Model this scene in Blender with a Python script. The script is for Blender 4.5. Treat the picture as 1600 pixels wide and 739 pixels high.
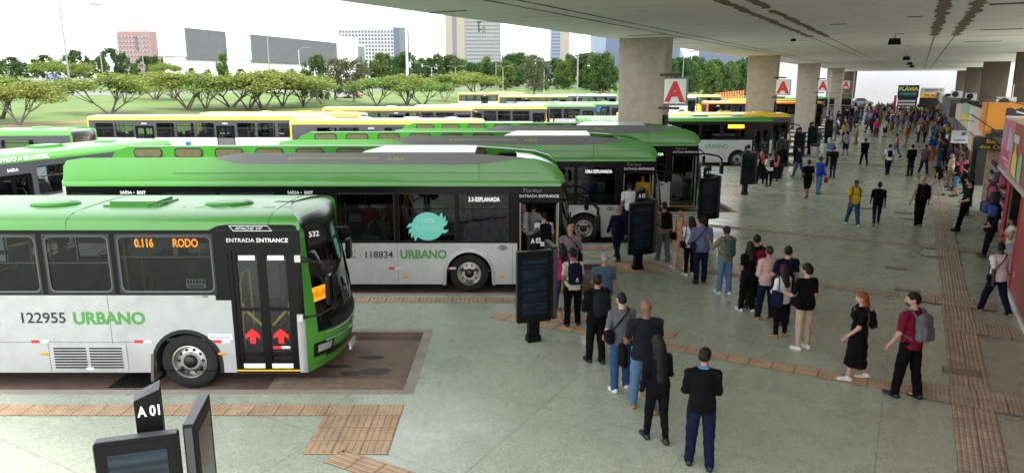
import bpy, bmesh, math, random
import numpy as np
from mathutils import Vector, Matrix
R = math.radians
random.seed(7)
for o in list(bpy.data.objects): bpy.data.objects.remove(o)
sc = bpy.context.scene
C = sc.collection
# ---------------------------------------------------------------- camera, sky, sun, exposure
F_PX, PITCH, CAM_H = 1120.0, math.atan(241.5 / 1120.0), 5.13
cd = bpy.data.cameras.new("camera"); cam = bpy.data.objects.new("camera", cd); C.objects.link(cam)
cam.location = (0, 0, CAM_H); cam.rotation_euler = (math.pi / 2 - PITCH, 0, 0)
cd.sensor_width = 36; cd.lens = 36 * F_PX / 1600; cd.clip_start = 0.1; cd.clip_end = 4000
sc.camera = cam
SUN_EL, SUN_AZ = R(58), R(148)            # azimuth of the sun, clockwise from +Y
w = bpy.data.worlds.new("World"); sc.world = w; w.use_nodes = True
nt = w.node_tree; nt.nodes.clear()
sky = nt.nodes.new("ShaderNodeTexSky"); sky.sky_type = 'NISHITA'; sky.sun_disc = False
sky.sun_elevation = SUN_EL; sky.sun_rotation = SUN_AZ; sky.dust_density = 4.0; sky.ozone_density = 0.6; sky.air_density = 1.2
cl = nt.nodes.new("ShaderNodeMixRGB"); cl.inputs[0].default_value = 0.72
cl.inputs[2].default_value = (10.5, 10.7, 11.0, 1)          # bright thin overcast
bg = nt.nodes.new("ShaderNodeBackground"); bg.inputs[1].default_value = 0.085
ow = nt.nodes.new("ShaderNodeOutputWorld")
nt.links.new(sky.outputs[0], cl.inputs[1]); nt.links.new(cl.outputs[0], bg.inputs[0]); nt.links.new(bg.outputs[0], ow.inputs[0])
sd = bpy.data.lights.new("sun", 'SUN'); sd.energy = 1.0; sd.angle = R(12); sd.color = (1, .95, .87)
sun = bpy.data.objects.new("sun", sd); C.objects.link(sun)
sun.rotation_euler = (math.pi / 2 - SUN_EL, 0, math.pi - SUN_AZ); sun.location = (-20, 0, 60)
sc.view_settings.view_transform = 'Standard'; sc.view_settings.look = 'None'
sc.view_settings.gamma = 1; sc.view_settings.use_curve_mapping = False
sc.view_settings.exposure = 2.22
sc.cycles.use_denoising = True
sc.cycles.max_bounces = 9; sc.cycles.diffuse_bounces = 6; sc.cycles.transparent_max_bounces = 14
sc.cycles.glossy_bounces = 3; sc.cycles.sample_clamp_indirect = 6
# ---------------------------------------------------------------- helpers
def G(px, py, z=0.0):
    """ground point (at height z) that the photo shows at this pixel of the 1600 px wide picture"""
    a = math.atan((py - 369.5) / F_PX) + PITCH
    Y = (CAM_H - z) / math.tan(a); zc = Y * math.cos(PITCH) + (CAM_H - z) * math.sin(PITCH)
    return (px - 800) / F_PX * zc, Y
HALL = R(29.1); U = Vector((math.sin(HALL), math.cos(HALL), 0)); V = Vector((math.cos(HALL), -math.sin(HALL), 0))
def edge_x(Y): return 4.4 - (33 - Y) * math.tan(HALL)
def terrain(X, Y):
    d = (edge_x(Y) - X) * math.cos(HALL)
    z = -.17
    if d > 38: z += .04 * (min(d, 195) - 38)
    return z
def GT(px, py):
    dx = (px - 800) / F_PX; dy = -(py - 369.5) / F_PX
    c, s = math.cos(PITCH), math.sin(PITCH)
    D = Vector((dx, c + dy * s, dy * c - s)); t = 5.0
    while t < 1500:
        p = D * t
        if CAM_H + p.z <= terrain(p.x, p.y): return p.x, p.y, terrain(p.x, p.y)
        t += .25
    return D.x * 500, D.y * 500, terrain(D.x * 500, D.y * 500)

class MB:
    def __init__(s): s.v = []; s.f = []; s.m = []
    def add(s, vs, fs, m=0):
        b = len(s.v); s.v += [tuple(v) for v in vs]; s.f += [tuple(b + i for i in f) for f in fs]; s.m += [m] * len(fs); return s
    def quad(s, a, b, c, d, m=0): return s.add([a, b, c, d], [(0, 1, 2, 3)], m)
    def poly(s, pts, m=0): return s.add(pts, [tuple(range(len(pts)))], m)
    def box(s, c, d, rz=0, m=0, mat=None):
        x, y, z = d[0] / 2, d[1] / 2, d[2] / 2
        vs = [Vector((a * x, b * y, e * z)) for a in (-1, 1) for b in (-1, 1) for e in (-1, 1)]
        Rm = mat if mat is not None else Matrix.Rotation(rz, 3, 'Z')
        vs = [Rm @ v + Vector(c) for v in vs]
        return s.add(vs, [(0, 1, 3, 2), (4, 6, 7, 5), (0, 4, 5, 1), (2, 3, 7, 6), (0, 2, 6, 4), (1, 5, 7, 3)], m)
    def tube(s, pts, r, n=8, m=0, cap=True):
        pts = [Vector(p) for p in pts]; k = len(pts); rs = r if isinstance(r, (list, tuple)) else [r] * k
        vs = []
        for i, p in enumerate(pts):
            d = (pts[min(i + 1, k - 1)] - pts[max(i - 1, 0)]).normalized()
            a = d.orthogonal().normalized() if i == 0 else (a - d * a.dot(d)).normalized()
            b = d.cross(a)
            vs += [p + (a * math.cos(2 * math.pi * j / n) + b * math.sin(2 * math.pi * j / n)) * rs[i] for j in range(n)]
        fs = [(i * n + j, i * n + (j + 1) % n, (i + 1) * n + (j + 1) % n, (i + 1) * n + j) for i in range(k - 1) for j in range(n)]
        if cap: fs += [tuple(range(n - 1, -1, -1)), tuple((k - 1) * n + j for j in range(n))]
        return s.add(vs, fs, m)
    def lathe(s, prof, n=24, m=0, M=Matrix.Identity(4)):
        k = len(prof); vs = [M @ Vector((r * math.cos(2 * math.pi * j / n), r * math.sin(2 * math.pi * j / n), z)) for r, z in prof for j in range(n)]
        fs = [(i * n + j, i * n + (j + 1) % n, (i + 1) * n + (j + 1) % n, (i + 1) * n + j) for i in range(k - 1) for j in range(n)]
        return s.add(vs, fs, m)
    def prism(s, pts, vec, m=0):
        """polygon pts extruded by vec (closed)"""
        n = len(pts); a = [Vector(p) for p in pts]; b = [p + Vector(vec) for p in a]
        return s.add(a + b, [tuple(range(n - 1, -1, -1)), tuple(range(n, 2 * n))] + [(i, (i + 1) % n, n + (i + 1) % n, n + i) for i in range(n)], m)
    def ell(s, c, r, n=12, k=8, m=0):
        vs = [(c[0] + r[0] * math.sin(math.pi * i / k) * math.cos(2 * math.pi * j / n), c[1] + r[1] * math.sin(math.pi * i / k) * math.sin(2 * math.pi * j / n), c[2] + r[2] * math.cos(math.pi * i / k)) for i in range(k + 1) for j in range(n)]
        return s.add(vs, [(i * n + j, (i + 1) * n + j, (i + 1) * n + (j + 1) % n, i * n + (j + 1) % n) for i in range(k) for j in range(n)], m)
    def mesh(s, name, mats, smooth=False, ang=None):
        if smooth:      # weld coincident corners so that shading runs on across faces
            key, idx, vv = {}, [], []
            for v in s.v:
                k = (round(v[0], 4), round(v[1], 4), round(v[2], 4))
                if k not in key: key[k] = len(vv); vv.append(v)
                idx.append(key[k])
            nf, nm = [], []
            for f, m_ in zip(s.f, s.m):
                q = []
                for i in f:
                    j = idx[i]
                    if j not in q: q.append(j)
                if len(q) > 2: nf.append(tuple(q)); nm.append(m_)
            s.v, s.f, s.m = vv, nf, nm
        me = bpy.data.meshes.new(name); me.from_pydata(s.v, [], s.f)
        for mt in (mats if isinstance(mats, (list, tuple)) else [mats]): me.materials.append(mt)
        if len(me.materials) > 1: me.polygons.foreach_set("material_index", s.m)
        if smooth:
            me.polygons.foreach_set("use_smooth", [True] * len(me.polygons))
            try: me.set_sharp_from_angle(angle=R(ang or 40))
            except Exception: pass
        me.update(); return me
    def build(s, name, mats, parent=None, smooth=False, ang=None):
        o = bpy.data.objects.new(name, s.mesh(name, mats, smooth, ang)); C.objects.link(o)
        if parent is not None: o.parent = parent
        return o

def tag(o, label=None, cat=None, group=None, kind=None):
    if label: o["label"] = label
    if cat: o["category"] = cat
    if group: o["group"] = group
    if kind: o["kind"] = kind
    return o
def empty(name, loc=(0, 0, 0), rz=0):
    o = bpy.data.objects.new(name, None); C.objects.link(o); o.location = loc; o.rotation_euler = (0, 0, rz); o.empty_display_size = .2
    return o
def kids(o): return [c for c in bpy.data.objects if c.parent == o]
def copy_tree(o, parent=None, table=None):
    if table is None:
        table = {}
        for c in bpy.data.objects:
            if c.parent: table.setdefault(c.parent.name, []).append(c)
    c = o.copy(); C.objects.link(c)
    if parent is not None: c.parent = parent
    for ch in table.get(o.name, []): copy_tree(ch, c, table)
    return c
def rrect(x0, x1, z0, z1, r, n=5):
    """rounded rectangle as (x, z) points, counter-clockwise"""
    pts = []
    for cx, cz, a0 in ((x1 - r, z1 - r, 0), (x0 + r, z1 - r, 90), (x0 + r, z0 + r, 180), (x1 - r, z0 + r, 270)):
        for i in range(n): a = R(a0 + 90 * i / (n - 1)); pts.append((cx + r * math.cos(a), cz + r * math.sin(a)))
    return pts
# ---------------------------------------------------------------- materials
MATS = {}
def M(name, col, rough=.5, metal=0., var=.0, scale=6., bump=0., bscale=40., coat=0., emit=None, estr=1., spec=.5, dirt=None, dscale=1.5, damt=.5):
    if name in MATS: return MATS[name]
    m = bpy.data.materials.new(name); m.use_nodes = True; n = m.node_tree.nodes; l = m.node_tree.links
    b = n["Principled BSDF"]; col = tuple(col) + (1,)
    b.inputs["Base Color"].default_value = col; b.inputs["Roughness"].default_value = rough; b.inputs["Metallic"].default_value = metal
    b.inputs["Specular IOR Level"].default_value = spec
    if coat: b.inputs["Coat Weight"].default_value = coat; b.inputs["Coat Roughness"].default_value = .08
    if emit: b.inputs["Emission Color"].default_value = tuple(emit) + (1,); b.inputs["Emission Strength"].default_value = estr
    tc = n.new("ShaderNodeTexCoord"); out = None
    if var or dirt:
        nz = n.new("ShaderNodeTexNoise"); nz.inputs["Scale"].default_value = scale; nz.inputs["Detail"].default_value = 5; nz.inputs["Roughness"].default_value = .65
        l.new(tc.outputs["Object"], nz.inputs["Vector"])
        rp = n.new("ShaderNodeMapRange"); rp.inputs[1].default_value = .3; rp.inputs[2].default_value = .7; rp.inputs[3].default_value = 1 - var; rp.inputs[4].default_value = 1 + var
        l.new(nz.outputs["Fac"], rp.inputs[0])
        mx = n.new("ShaderNodeVectorMath"); mx.operation = 'SCALE'; mx.inputs[0].default_value = col[:3]; l.new(rp.outputs[0], mx.inputs["Scale"]); out = mx.outputs[0]
    if dirt:
        n2 = n.new("ShaderNodeTexNoise"); n2.inputs["Scale"].default_value = dscale; n2.inputs["Detail"].default_value = 8; n2.inputs["Roughness"].default_value = .7
        l.new(tc.outputs["Object"], n2.inputs["Vector"])
        r2 = n.new("ShaderNodeMapRange"); r2.inputs[1].default_value = .45; r2.inputs[2].default_value = .75; r2.inputs[4].default_value = damt; l.new(n2.outputs["Fac"], r2.inputs[0])
        m2 = n.new("ShaderNodeMixRGB"); m2.inputs[2].default_value = tuple(dirt) + (1,); l.new(r2.outputs[0], m2.inputs[0]); l.new(out, m2.inputs[1]); out = m2.outputs[0]
    if out: l.new(out, b.inputs["Base Color"])
    if bump:
        n3 = n.new("ShaderNodeTexNoise"); n3.inputs["Scale"].default_value = bscale; n3.inputs["Detail"].default_value = 4; l.new(tc.outputs["Object"], n3.inputs["Vector"])
        bp = n.new("ShaderNodeBump"); bp.inputs["Strength"].default_value = bump; bp.inputs["Distance"].default_value = .02; l.new(n3.outputs["Fac"], bp.inputs["Height"]); l.new(bp.outputs[0], b.inputs["Normal"])
    MATS[name] = m; return m
def glass(name, tint, refl=.5, rough=.03):
    if name in MATS: return MATS[name]
    m = bpy.data.materials.new(name); m.use_nodes = True; n = m.node_tree.nodes; l = m.node_tree.links; n.clear()
    t = n.new("ShaderNodeBsdfTransparent"); t.inputs[0].default_value = tuple(tint) + (1,)
    g = n.new("ShaderNodeBsdfGlossy"); g.inputs["Roughness"].default_value = rough; g.inputs[0].default_value = (1, 1, 1, 1)
    lw = n.new("ShaderNodeFresnel"); lw.inputs[0].default_value = 1.5
    mp = n.new("ShaderNodeMath"); mp.operation = 'MULTIPLY'; mp.inputs[1].default_value = refl * 2; mp.use_clamp = True
    mx = n.new("ShaderNodeMixShader"); o = n.new("ShaderNodeOutputMaterial")
    l.new(lw.outputs[0], mp.inputs[0]); l.new(mp.outputs[0], mx.inputs[0]); l.new(t.outputs[0], mx.inputs[1]); l.new(g.outputs[0], mx.inputs[2]); l.new(mx.outputs[0], o.inputs[0])
    MATS[name] = m; return m

def text(s, size, m, parent=None, loc=(0, 0, 0), rot=(math.pi / 2, 0, 0), ext=.002, bold=0., align='LEFT', sx=1., name="lettering", space=1., shear=0.):
    cu = bpy.data.curves.new("t", 'FONT'); cu.body = s; cu.size = size; cu.extrude = ext; cu.offset = bold * size; cu.align_x = align; cu.space_character = space; cu.shear = shear
    cu.resolution_u = 3
    o = bpy.data.objects.new("t", cu); C.objects.link(o)
    dg = bpy.context.evaluated_depsgraph_get(); me = bpy.data.meshes.new_from_object(o.evaluated_get(dg))
    bpy.data.objects.remove(o); bpy.data.curves.remove(cu)
    me.materials.clear(); me.materials.append(m); me.name = name
    o = bpy.data.objects.new(name, me); C.objects.link(o); o.location = loc; o.rotation_euler = rot; o.scale = (sx, 1, 1)
    if parent is not None: o.parent = parent
    return o

# ---------------------------------------------------------------- smooth solids from blended shapes (bodies, clothes, bags)
def sdf_mesh(prims, res=.02, k=.02, cuts=(), wob=0., seed=0):
    lo = np.min([p[-2] for p in prims], axis=0) - 3 * res - k; hi = np.max([p[-1] for p in prims], axis=0) + 3 * res + k
    n = np.ceil((hi - lo) / res).astype(int) + 1
    ax = [lo[i] + res * np.arange(n[i]) for i in range(3)]
    D = np.full(n, .5, dtype=np.float32)
    for p in prims:
        a = np.maximum(((p[-2] - 2 * k - 2 * res - lo) / res).astype(int), 0); b = np.minimum(((p[-1] + 2 * k + 2 * res - lo) / res).astype(int) + 2, n)
        X, Y, Z = np.meshgrid(ax[0][a[0]:b[0]], ax[1][a[1]:b[1]], ax[2][a[2]:b[2]], indexing='ij')
        if p[0] == 'c':
            A, B, ra, rb, fl = p[1:6]
            # flatten: depth direction (world Y) scaled
            ba = B - A; L = float(ba @ ba) + 1e-9
            h = np.clip(((X - A[0]) * ba[0] + (Y - A[1]) * ba[1] + (Z - A[2]) * ba[2]) / L, 0, 1)
            dx = X - A[0] - h * ba[0]; dy = (Y - A[1] - h * ba[1]) / fl; dz = Z - A[2] - h * ba[2]
            d = (np.sqrt(dx * dx + dy * dy + dz * dz) - (ra + (rb - ra) * h)) * min(1, fl + .15)
        elif p[0] == 'e':
            c, r, Rm = p[1:4]; q = np.stack([X - c[0], Y - c[1], Z - c[2]], -1)
            if Rm is not None: q = q @ Rm
            k0 = np.sqrt(((q / r) ** 2).sum(-1)); k1 = np.sqrt(((q / r ** 2) ** 2).sum(-1)) + 1e-6; d = k0 * (k0 - 1) / k1
        else:
            c, hf, rd, Rm = p[1:5]; q = np.stack([X - c[0], Y - c[1], Z - c[2]], -1)
            if Rm is not None: q = q @ Rm
            q = np.abs(q) - (hf - rd); d = np.sqrt((np.maximum(q, 0) ** 2).sum(-1)) + np.minimum(q.max(-1), 0) - rd
        S = D[a[0]:b[0], a[1]:b[1], a[2]:b[2]]
        h = np.clip(.5 + .5 * (S - d) / k, 0, 1); D[a[0]:b[0], a[1]:b[1], a[2]:b[2]] = S * (1 - h) + d * h - k * h * (1 - h)
    if wob or cuts:
        X, Y, Z = np.meshgrid(*ax, indexing='ij')
        if wob:
            s1 = seed * 1.7
            D += wob * (np.sin(19 * X + 11 * Z + s1 + 2 * np.sin(9 * Z + s1)) * np.sin(23 * Y - 13 * Z + s1) + .6 * np.sin(41 * Z + 17 * X + s1 * 2 + 3 * np.sin(14 * Y))).astype(np.float32)
        for nx, ny, nz, of in cuts: D = np.maximum(D, nx * X + ny * Y + nz * Z - of)
    D[0] = D[-1] = .1; D[:, 0] = D[:, -1] = .1; D[:, :, 0] = D[:, :, -1] = .1
    s = D < 0; c8 = [(i, j, q) for i in (0, 1) for j in (0, 1) for q in (0, 1)]
    sl = lambda A, o: A[o[0]:n[0] - 1 + o[0], o[1]:n[1] - 1 + o[1], o[2]:n[2] - 1 + o[2]]
    cnt = sum(sl(s, o).astype(np.int8) for o in c8); cell = np.argwhere((cnt > 0) & (cnt < 8))
    idx = np.full(n, -1, dtype=np.int64); idx[cell[:, 0], cell[:, 1], cell[:, 2]] = np.arange(len(cell))
    acc = np.zeros((len(cell), 3)); num = np.zeros(len(cell))
    for o in c8:
        for axi in range(3):
            if o[axi]: continue
            o2 = list(o); o2[axi] = 1
            d0 = D[cell[:, 0] + o[0], cell[:, 1] + o[1], cell[:, 2] + o[2]]; d1 = D[cell[:, 0] + o2[0], cell[:, 1] + o2[1], cell[:, 2] + o2[2]]
            mk = (d0 < 0) != (d1 < 0); t = np.where(mk, d0 / np.where(mk, d0 - d1, 1), 0)
            pt = np.array(o, float)[None, :].repeat(len(cell), 0); pt[:, axi] = t
            acc += pt * mk[:, None]; num += mk
    vs = lo + res * (cell + acc / num[:, None])
    F = []
    for axi in range(3):
        b_, c_ = (axi + 1) % 3, (axi + 2) % 3
        m0 = np.moveaxis(s, axi, 0); e = np.argwhere(m0[:-1] != m0[1:])
        full = np.zeros((len(e), 3), int); oth = [i for i in range(3) if i != axi]
        full[:, axi] = e[:, 0]; full[:, oth[0]] = e[:, 1]; full[:, oth[1]] = e[:, 2]
        q = []
        for db, dc in ((0, 0), (1, 0), (1, 1), (0, 1)):
            t = full.copy(); t[:, b_] -= db; t[:, c_] -= dc; q.append(idx[t[:, 0], t[:, 1], t[:, 2]])
        q = np.stack(q, 1); ins = s[full[:, 0], full[:, 1], full[:, 2]]; q[~ins] = q[~ins][:, ::-1]
        F.append(q)
    F = np.concatenate(F)
    return vs, F
def cap_(a, b, ra, rb, fl=1.):
    a = np.array(a, float); b = np.array(b, float); r = max(ra, rb); return ('c', a, b, ra, rb, fl, np.minimum(a, b) - r, np.maximum(a, b) + r)
def ell_(c, r, Rm=None):
    c = np.array(c, float); r = np.array(r, float); e = r if Rm is None else np.full(3, r.max()); return ('e', c, r, Rm, c - e, c + e)
def box_(c, h, rd, Rm=None):
    c = np.array(c, float); h = np.array(h, float); e = h if Rm is None else np.full(3, np.linalg.norm(h)); return ('b', c, h, rd, Rm, c - e, c + e)
def rotm(rx=0, ry=0, rz=0):
    from mathutils import Euler
    return np.array(Euler((rx, ry, rz)).to_matrix())
def np_mesh(name, vs, F, mats, smooth=True):
    me = bpy.data.meshes.new(name); me.from_pydata(vs.tolist(), [], F.tolist())
    for m in (mats if isinstance(mats, (list, tuple)) else [mats]): me.materials.append(m)
    me.polygons.foreach_set("use_smooth", [smooth] * len(me.polygons)); me.update(); return me
def np_obj(name, vs, F, mats, parent=None):
    o = bpy.data.objects.new(name, np_mesh(name, vs, F, mats)); C.objects.link(o)
    if parent is not None: o.parent = parent
    return o
# ================================================================ setting: ground, platform, slab, columns
def floor_mat():
    m = bpy.data.materials.new("terrazzo"); m.use_nodes = True; n = m.node_tree.nodes; l = m.node_tree.links; b = n["Principled BSDF"]
    tc = n.new("ShaderNodeTexCoord"); mp = n.new("ShaderNodeMapping"); mp.inputs["Rotation"].default_value = (0, 0, HALL); l.new(tc.outputs["Object"], mp.inputs[0])
    def noise(sc_, det, lo, hi, a, b_):
        z = n.new("ShaderNodeTexNoise"); z.inputs["Scale"].default_value = sc_; z.inputs["Detail"].default_value = det; z.inputs["Roughness"].default_value = .65; l.new(mp.outputs[0], z.inputs["Vector"])
        r = n.new("ShaderNodeMapRange"); r.inputs[1].default_value = lo; r.inputs[2].default_value = hi; r.inputs[3].default_value = a; r.inputs[4].default_value = b_; l.new(z.outputs["Fac"], r.inputs[0]); return r.outputs[0]
    sp = n.new("ShaderNodeTexVoronoi"); sp.inputs["Scale"].default_value = 42; l.new(mp.outputs[0], sp.inputs["Vector"])
    cr = n.new("ShaderNodeValToRGB"); cr.color_ramp.interpolation = 'CONSTANT'; e = cr.color_ramp.elements
    e[0].position = 0; e[0].color = (.375, .43, .325, 1); e[1].position = .3; e[1].color = (.43, .48, .375, 1)
    for p_, c_ in ((.55, (.375, .415, .325, 1)), (.74, (.51, .53, .44, 1)), (.92, (.31, .34, .27, 1))): x = e.new(p_); x.color = c_
    sx = n.new("ShaderNodeSeparateColor"); l.new(sp.outputs["Color"], sx.inputs[0]); l.new(sx.outputs[0], cr.inputs[0])
    def mul(c0, f):
        v = n.new("ShaderNodeVectorMath"); v.operation = 'SCALE'; l.new(c0, v.inputs[0]); l.new(f, v.inputs["Scale"]); return v.outputs[0]
    c = mul(cr.outputs[0], noise(.3, 4, .3, .7, .80, .93)); c = mul(c, noise(3.5, 6, .3, .75, 1.05, .90))
    st = n.new("ShaderNodeMixRGB"); st.inputs[2].default_value = (.24, .225, .185, 1); l.new(noise(.4, 4, .5, .8, 0, .35), st.inputs[0]); l.new(c, st.inputs[1])
    br = n.new("ShaderNodeTexBrick"); br.offset = 0; br.inputs["Scale"].default_value = 1; br.inputs["Brick Width"].default_value = 2.4; br.inputs["Row Height"].default_value = 2.4; br.inputs["Mortar Size"].default_value = .006; br.inputs["Mortar Smooth"].default_value = .3
    br.inputs["Color1"].default_value = br.inputs["Color2"].default_value = (1, 1, 1, 1); br.inputs["Mortar"].default_value = (.42, .42, .4, 1); l.new(mp.outputs[0], br.inputs["Vector"])
    mm = n.new("ShaderNodeMixRGB"); mm.blend_type = 'MULTIPLY'; mm.inputs[0].default_value = 1; l.new(st.outputs[0], mm.inputs[1]); l.new(br.outputs[0], mm.inputs[2]); l.new(mm.outputs[0], b.inputs["Base Color"])
    l.new(noise(1.2, 6, .3, .7, .17, .40), b.inputs["Roughness"]); b.inputs["Specular IOR Level"].default_value = .45
    return m
FLOOR = floor_mat()
ASPH = M("asphalt", (.10, .097, .094), .85, var=.25, scale=2, bump=.3, bscale=60, dirt=(.035, .033, .03), dscale=.4, damt=.7)
BAYF = M("bay_floor", (.20, .135, .10), .75, var=.2, scale=3, bump=.2, bscale=30, dirt=(.07, .052, .042), dscale=1.1, damt=.6)
CONC = M("kerb_concrete", (.30, .27, .235), .8, var=.2, scale=5, bump=.2, dirt=(.12, .10, .085), dscale=2.5, damt=.7)
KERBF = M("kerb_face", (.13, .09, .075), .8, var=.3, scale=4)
GRASS = M("grass", (.060, .116, .008), .9, var=.35, scale=.12, bump=.5, bscale=3, dirt=(.12, .105, .035), dscale=.035, damt=.5)

def grid_sheet(name, xs, ys, zf, m, off=0.):
    b = MB(); nx, ny = len(xs), len(ys)
    b.add([(x, y, zf(x, y) + off) for y in ys for x in xs], [(j * nx + i, j * nx + i + 1, (j + 1) * nx + i + 1, (j + 1) * nx + i) for j in range(ny - 1) for i in range(nx - 1)])
    return b.build(name, m, smooth=True)
xs = [-1500, -900, -600, -450] + list(range(-380, 420, 10)) + [450, 600, 900, 1500]
ys = list(range(-60, 520, 10)) + [560, 650, 800, 1000, 1500, 2500]
tag(grid_sheet("ground", xs, ys, terrain, GRASS), kind="structure")
tag(MB().quad((-60, -50, -.158), (150, -50, -.158), (150, 230, -.158), (-60, 230, -.158)).build("bus_apron", ASPH), kind="structure") if False else None
# apron follows the hall: a band 38 m wide beside the platform
pa = [(edge_x(-50) - 43, -50), (edge_x(-50) + 60, -50), (edge_x(230) + 60, 230), (edge_x(230) - 43, 230)]
tag(MB().poly([(x, y, -.162) for x, y in pa]).build("bus_apron", ASPH), kind="structure")
# roads across the lawn
def road(name, d0, d1, y0=-40, y1=330, m=ASPH, off=.02):
    b = MB(); n = 60; vs = []
    for i in range(n + 1):
        Y = y0 + (y1 - y0) * i / n
        for d in (d0, (d0 * 2 + d1) / 3, (d0 + 2 * d1) / 3, d1):
            x = edge_x(Y) - d / math.cos(HALL); vs.append((x, Y, terrain(x, Y) + off))
    b.add(vs, [(i * 4 + j, i * 4 + j + 1, i * 4 + j + 5, i * 4 + j + 4)[::-1] for i in range(n) for j in range(3)])
    return tag(b.build(name, m, smooth=True), kind="structure")
ROADL = M("pale_road", (.12, .118, .12), .85, var=.1, scale=1)
road("road", 112, 124, m=ROADL); road("far_road", 175, 186, m=ROADL); road("dirt_path", 64, 66.5, 60, 330, m=M("bare_earth", (.17, .10, .055), .95, var=.2, scale=.8))

# platform with recessed bays; every strip is (Y0, Y1, left end X)
BAYS = [(11.4, 14.28, -1.85), (17.1, 20.0, 2.55), (22.8, 25.7, 6.1), (28.5, 31.4, 8.9)]
y = 44.55
while y < 128: BAYS.append((y, y + 2.9, -8.6 + .55 * (y + 1.45) + 1.15)); y += 5.7
strips = []; yc = -14.
def left_end(Y): return edge_x(Y) - 17 if Y < 33 else edge_x(Y) - 9.5
for y0, y1, fx in BAYS:
    strips.append((yc, y0, left_end((yc + y0) / 2))); strips.append((y0, y1, fx)); yc = y1
strips.append((yc, 149., edge_x(145) - 10))
XR = 140.
b = MB()
for i, (y0, y1, xl) in enumerate(strips):
    b.quad((xl, y0, 0), (XR, y0, 0), (XR, y1, 0), (xl, y1, 0), 0)
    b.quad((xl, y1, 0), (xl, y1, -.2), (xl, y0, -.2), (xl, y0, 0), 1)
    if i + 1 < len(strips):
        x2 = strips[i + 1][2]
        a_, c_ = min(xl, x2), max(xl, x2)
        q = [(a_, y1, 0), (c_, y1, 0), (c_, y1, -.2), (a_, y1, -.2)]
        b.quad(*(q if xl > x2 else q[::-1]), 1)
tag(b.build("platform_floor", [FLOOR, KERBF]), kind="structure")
b = MB(); kb = MB()
for y0, y1, fx in BAYS:
    kb.quad((fx - 9, y0 + .003, -.154), (fx - .003, y0 + .003, -.154), (fx - .003, y1 - .003, -.154), (fx - 9, y1 - .003, -.154))
    xl = fx - 12
    b.quad((fx, y0 - .17, .004), (fx + .19, y0 - .17, .004), (fx + .19, y1 + .17, .004), (fx, y1 + .17, .004))
    b.quad((xl, y1, .004), (fx, y1, .004), (fx, y1 + .17, .004), (xl, y1 + .17, .004)); b.quad((xl, y0 - .17, .004), (fx, y0 - .17, .004), (fx, y0, .004), (xl, y0, .004))
tag(kb.build("bay_floor", BAYF), kind="structure"); tag(b.build("kerb", CONC), kind="structure")
# worn wedge ramp and puddles in the first bay
b = MB().add([(-4.2, 11.44, -.15), (-2.0, 11.44, -.15), (-2.0, 12.2, -.15), (-4.2, 12.0, -.15), (-4.2, 11.44, -.02), (-4.2, 12.0, -.02)], [(0, 1, 4), (3, 5, 2), (0, 4, 5, 3), (4, 1, 2, 5)])
tag(b.build("timber_wedge", M("old_timber", (.22, .16, .115), .8, var=.3, scale=8)), "brown timber wedge lying in the empty end of the first bay", "wedge")
WET = M("puddle", (.075, .08, .085), .2, var=.1, dirt=(.13, .105, .09), dscale=4, damt=.6)
b = MB()
for cx, cy, rx, ry, s in ((-2.55, 12.55, .33, .2, 1), (-3.0, 12.45, .22, .13, 2), (-2.75, 13.25, .3, .12, 3), (-3.3, 12.8, .3, .1, 4)):
    random.seed(s); pts = [(cx + rx * math.cos(a) * random.uniform(.7, 1.1), cy + ry * math.sin(a) * random.uniform(.7, 1.1), -.149) for a in [i * math.pi / 9 for i in range(18)]]; b.poly(pts)
tag(b.build("puddle", WET), kind="structure")
# drain grate in the road beside the first bus
b = MB()
for i in range(9): b.box((-7.05 + i * .07, 12.25, -.146), (.035, .75, .02), 0)
b.box((-6.77, 12.25, -.153), (.75, .85, .012), 0, 1)
tag(b.build("drain_grate", [M("iron_dark", (.02, .02, .02), .6), M("black_gap", (.006, .006, .006), .9)]), "black slotted drain grate in the road under the front bus", "drain grate")

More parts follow.
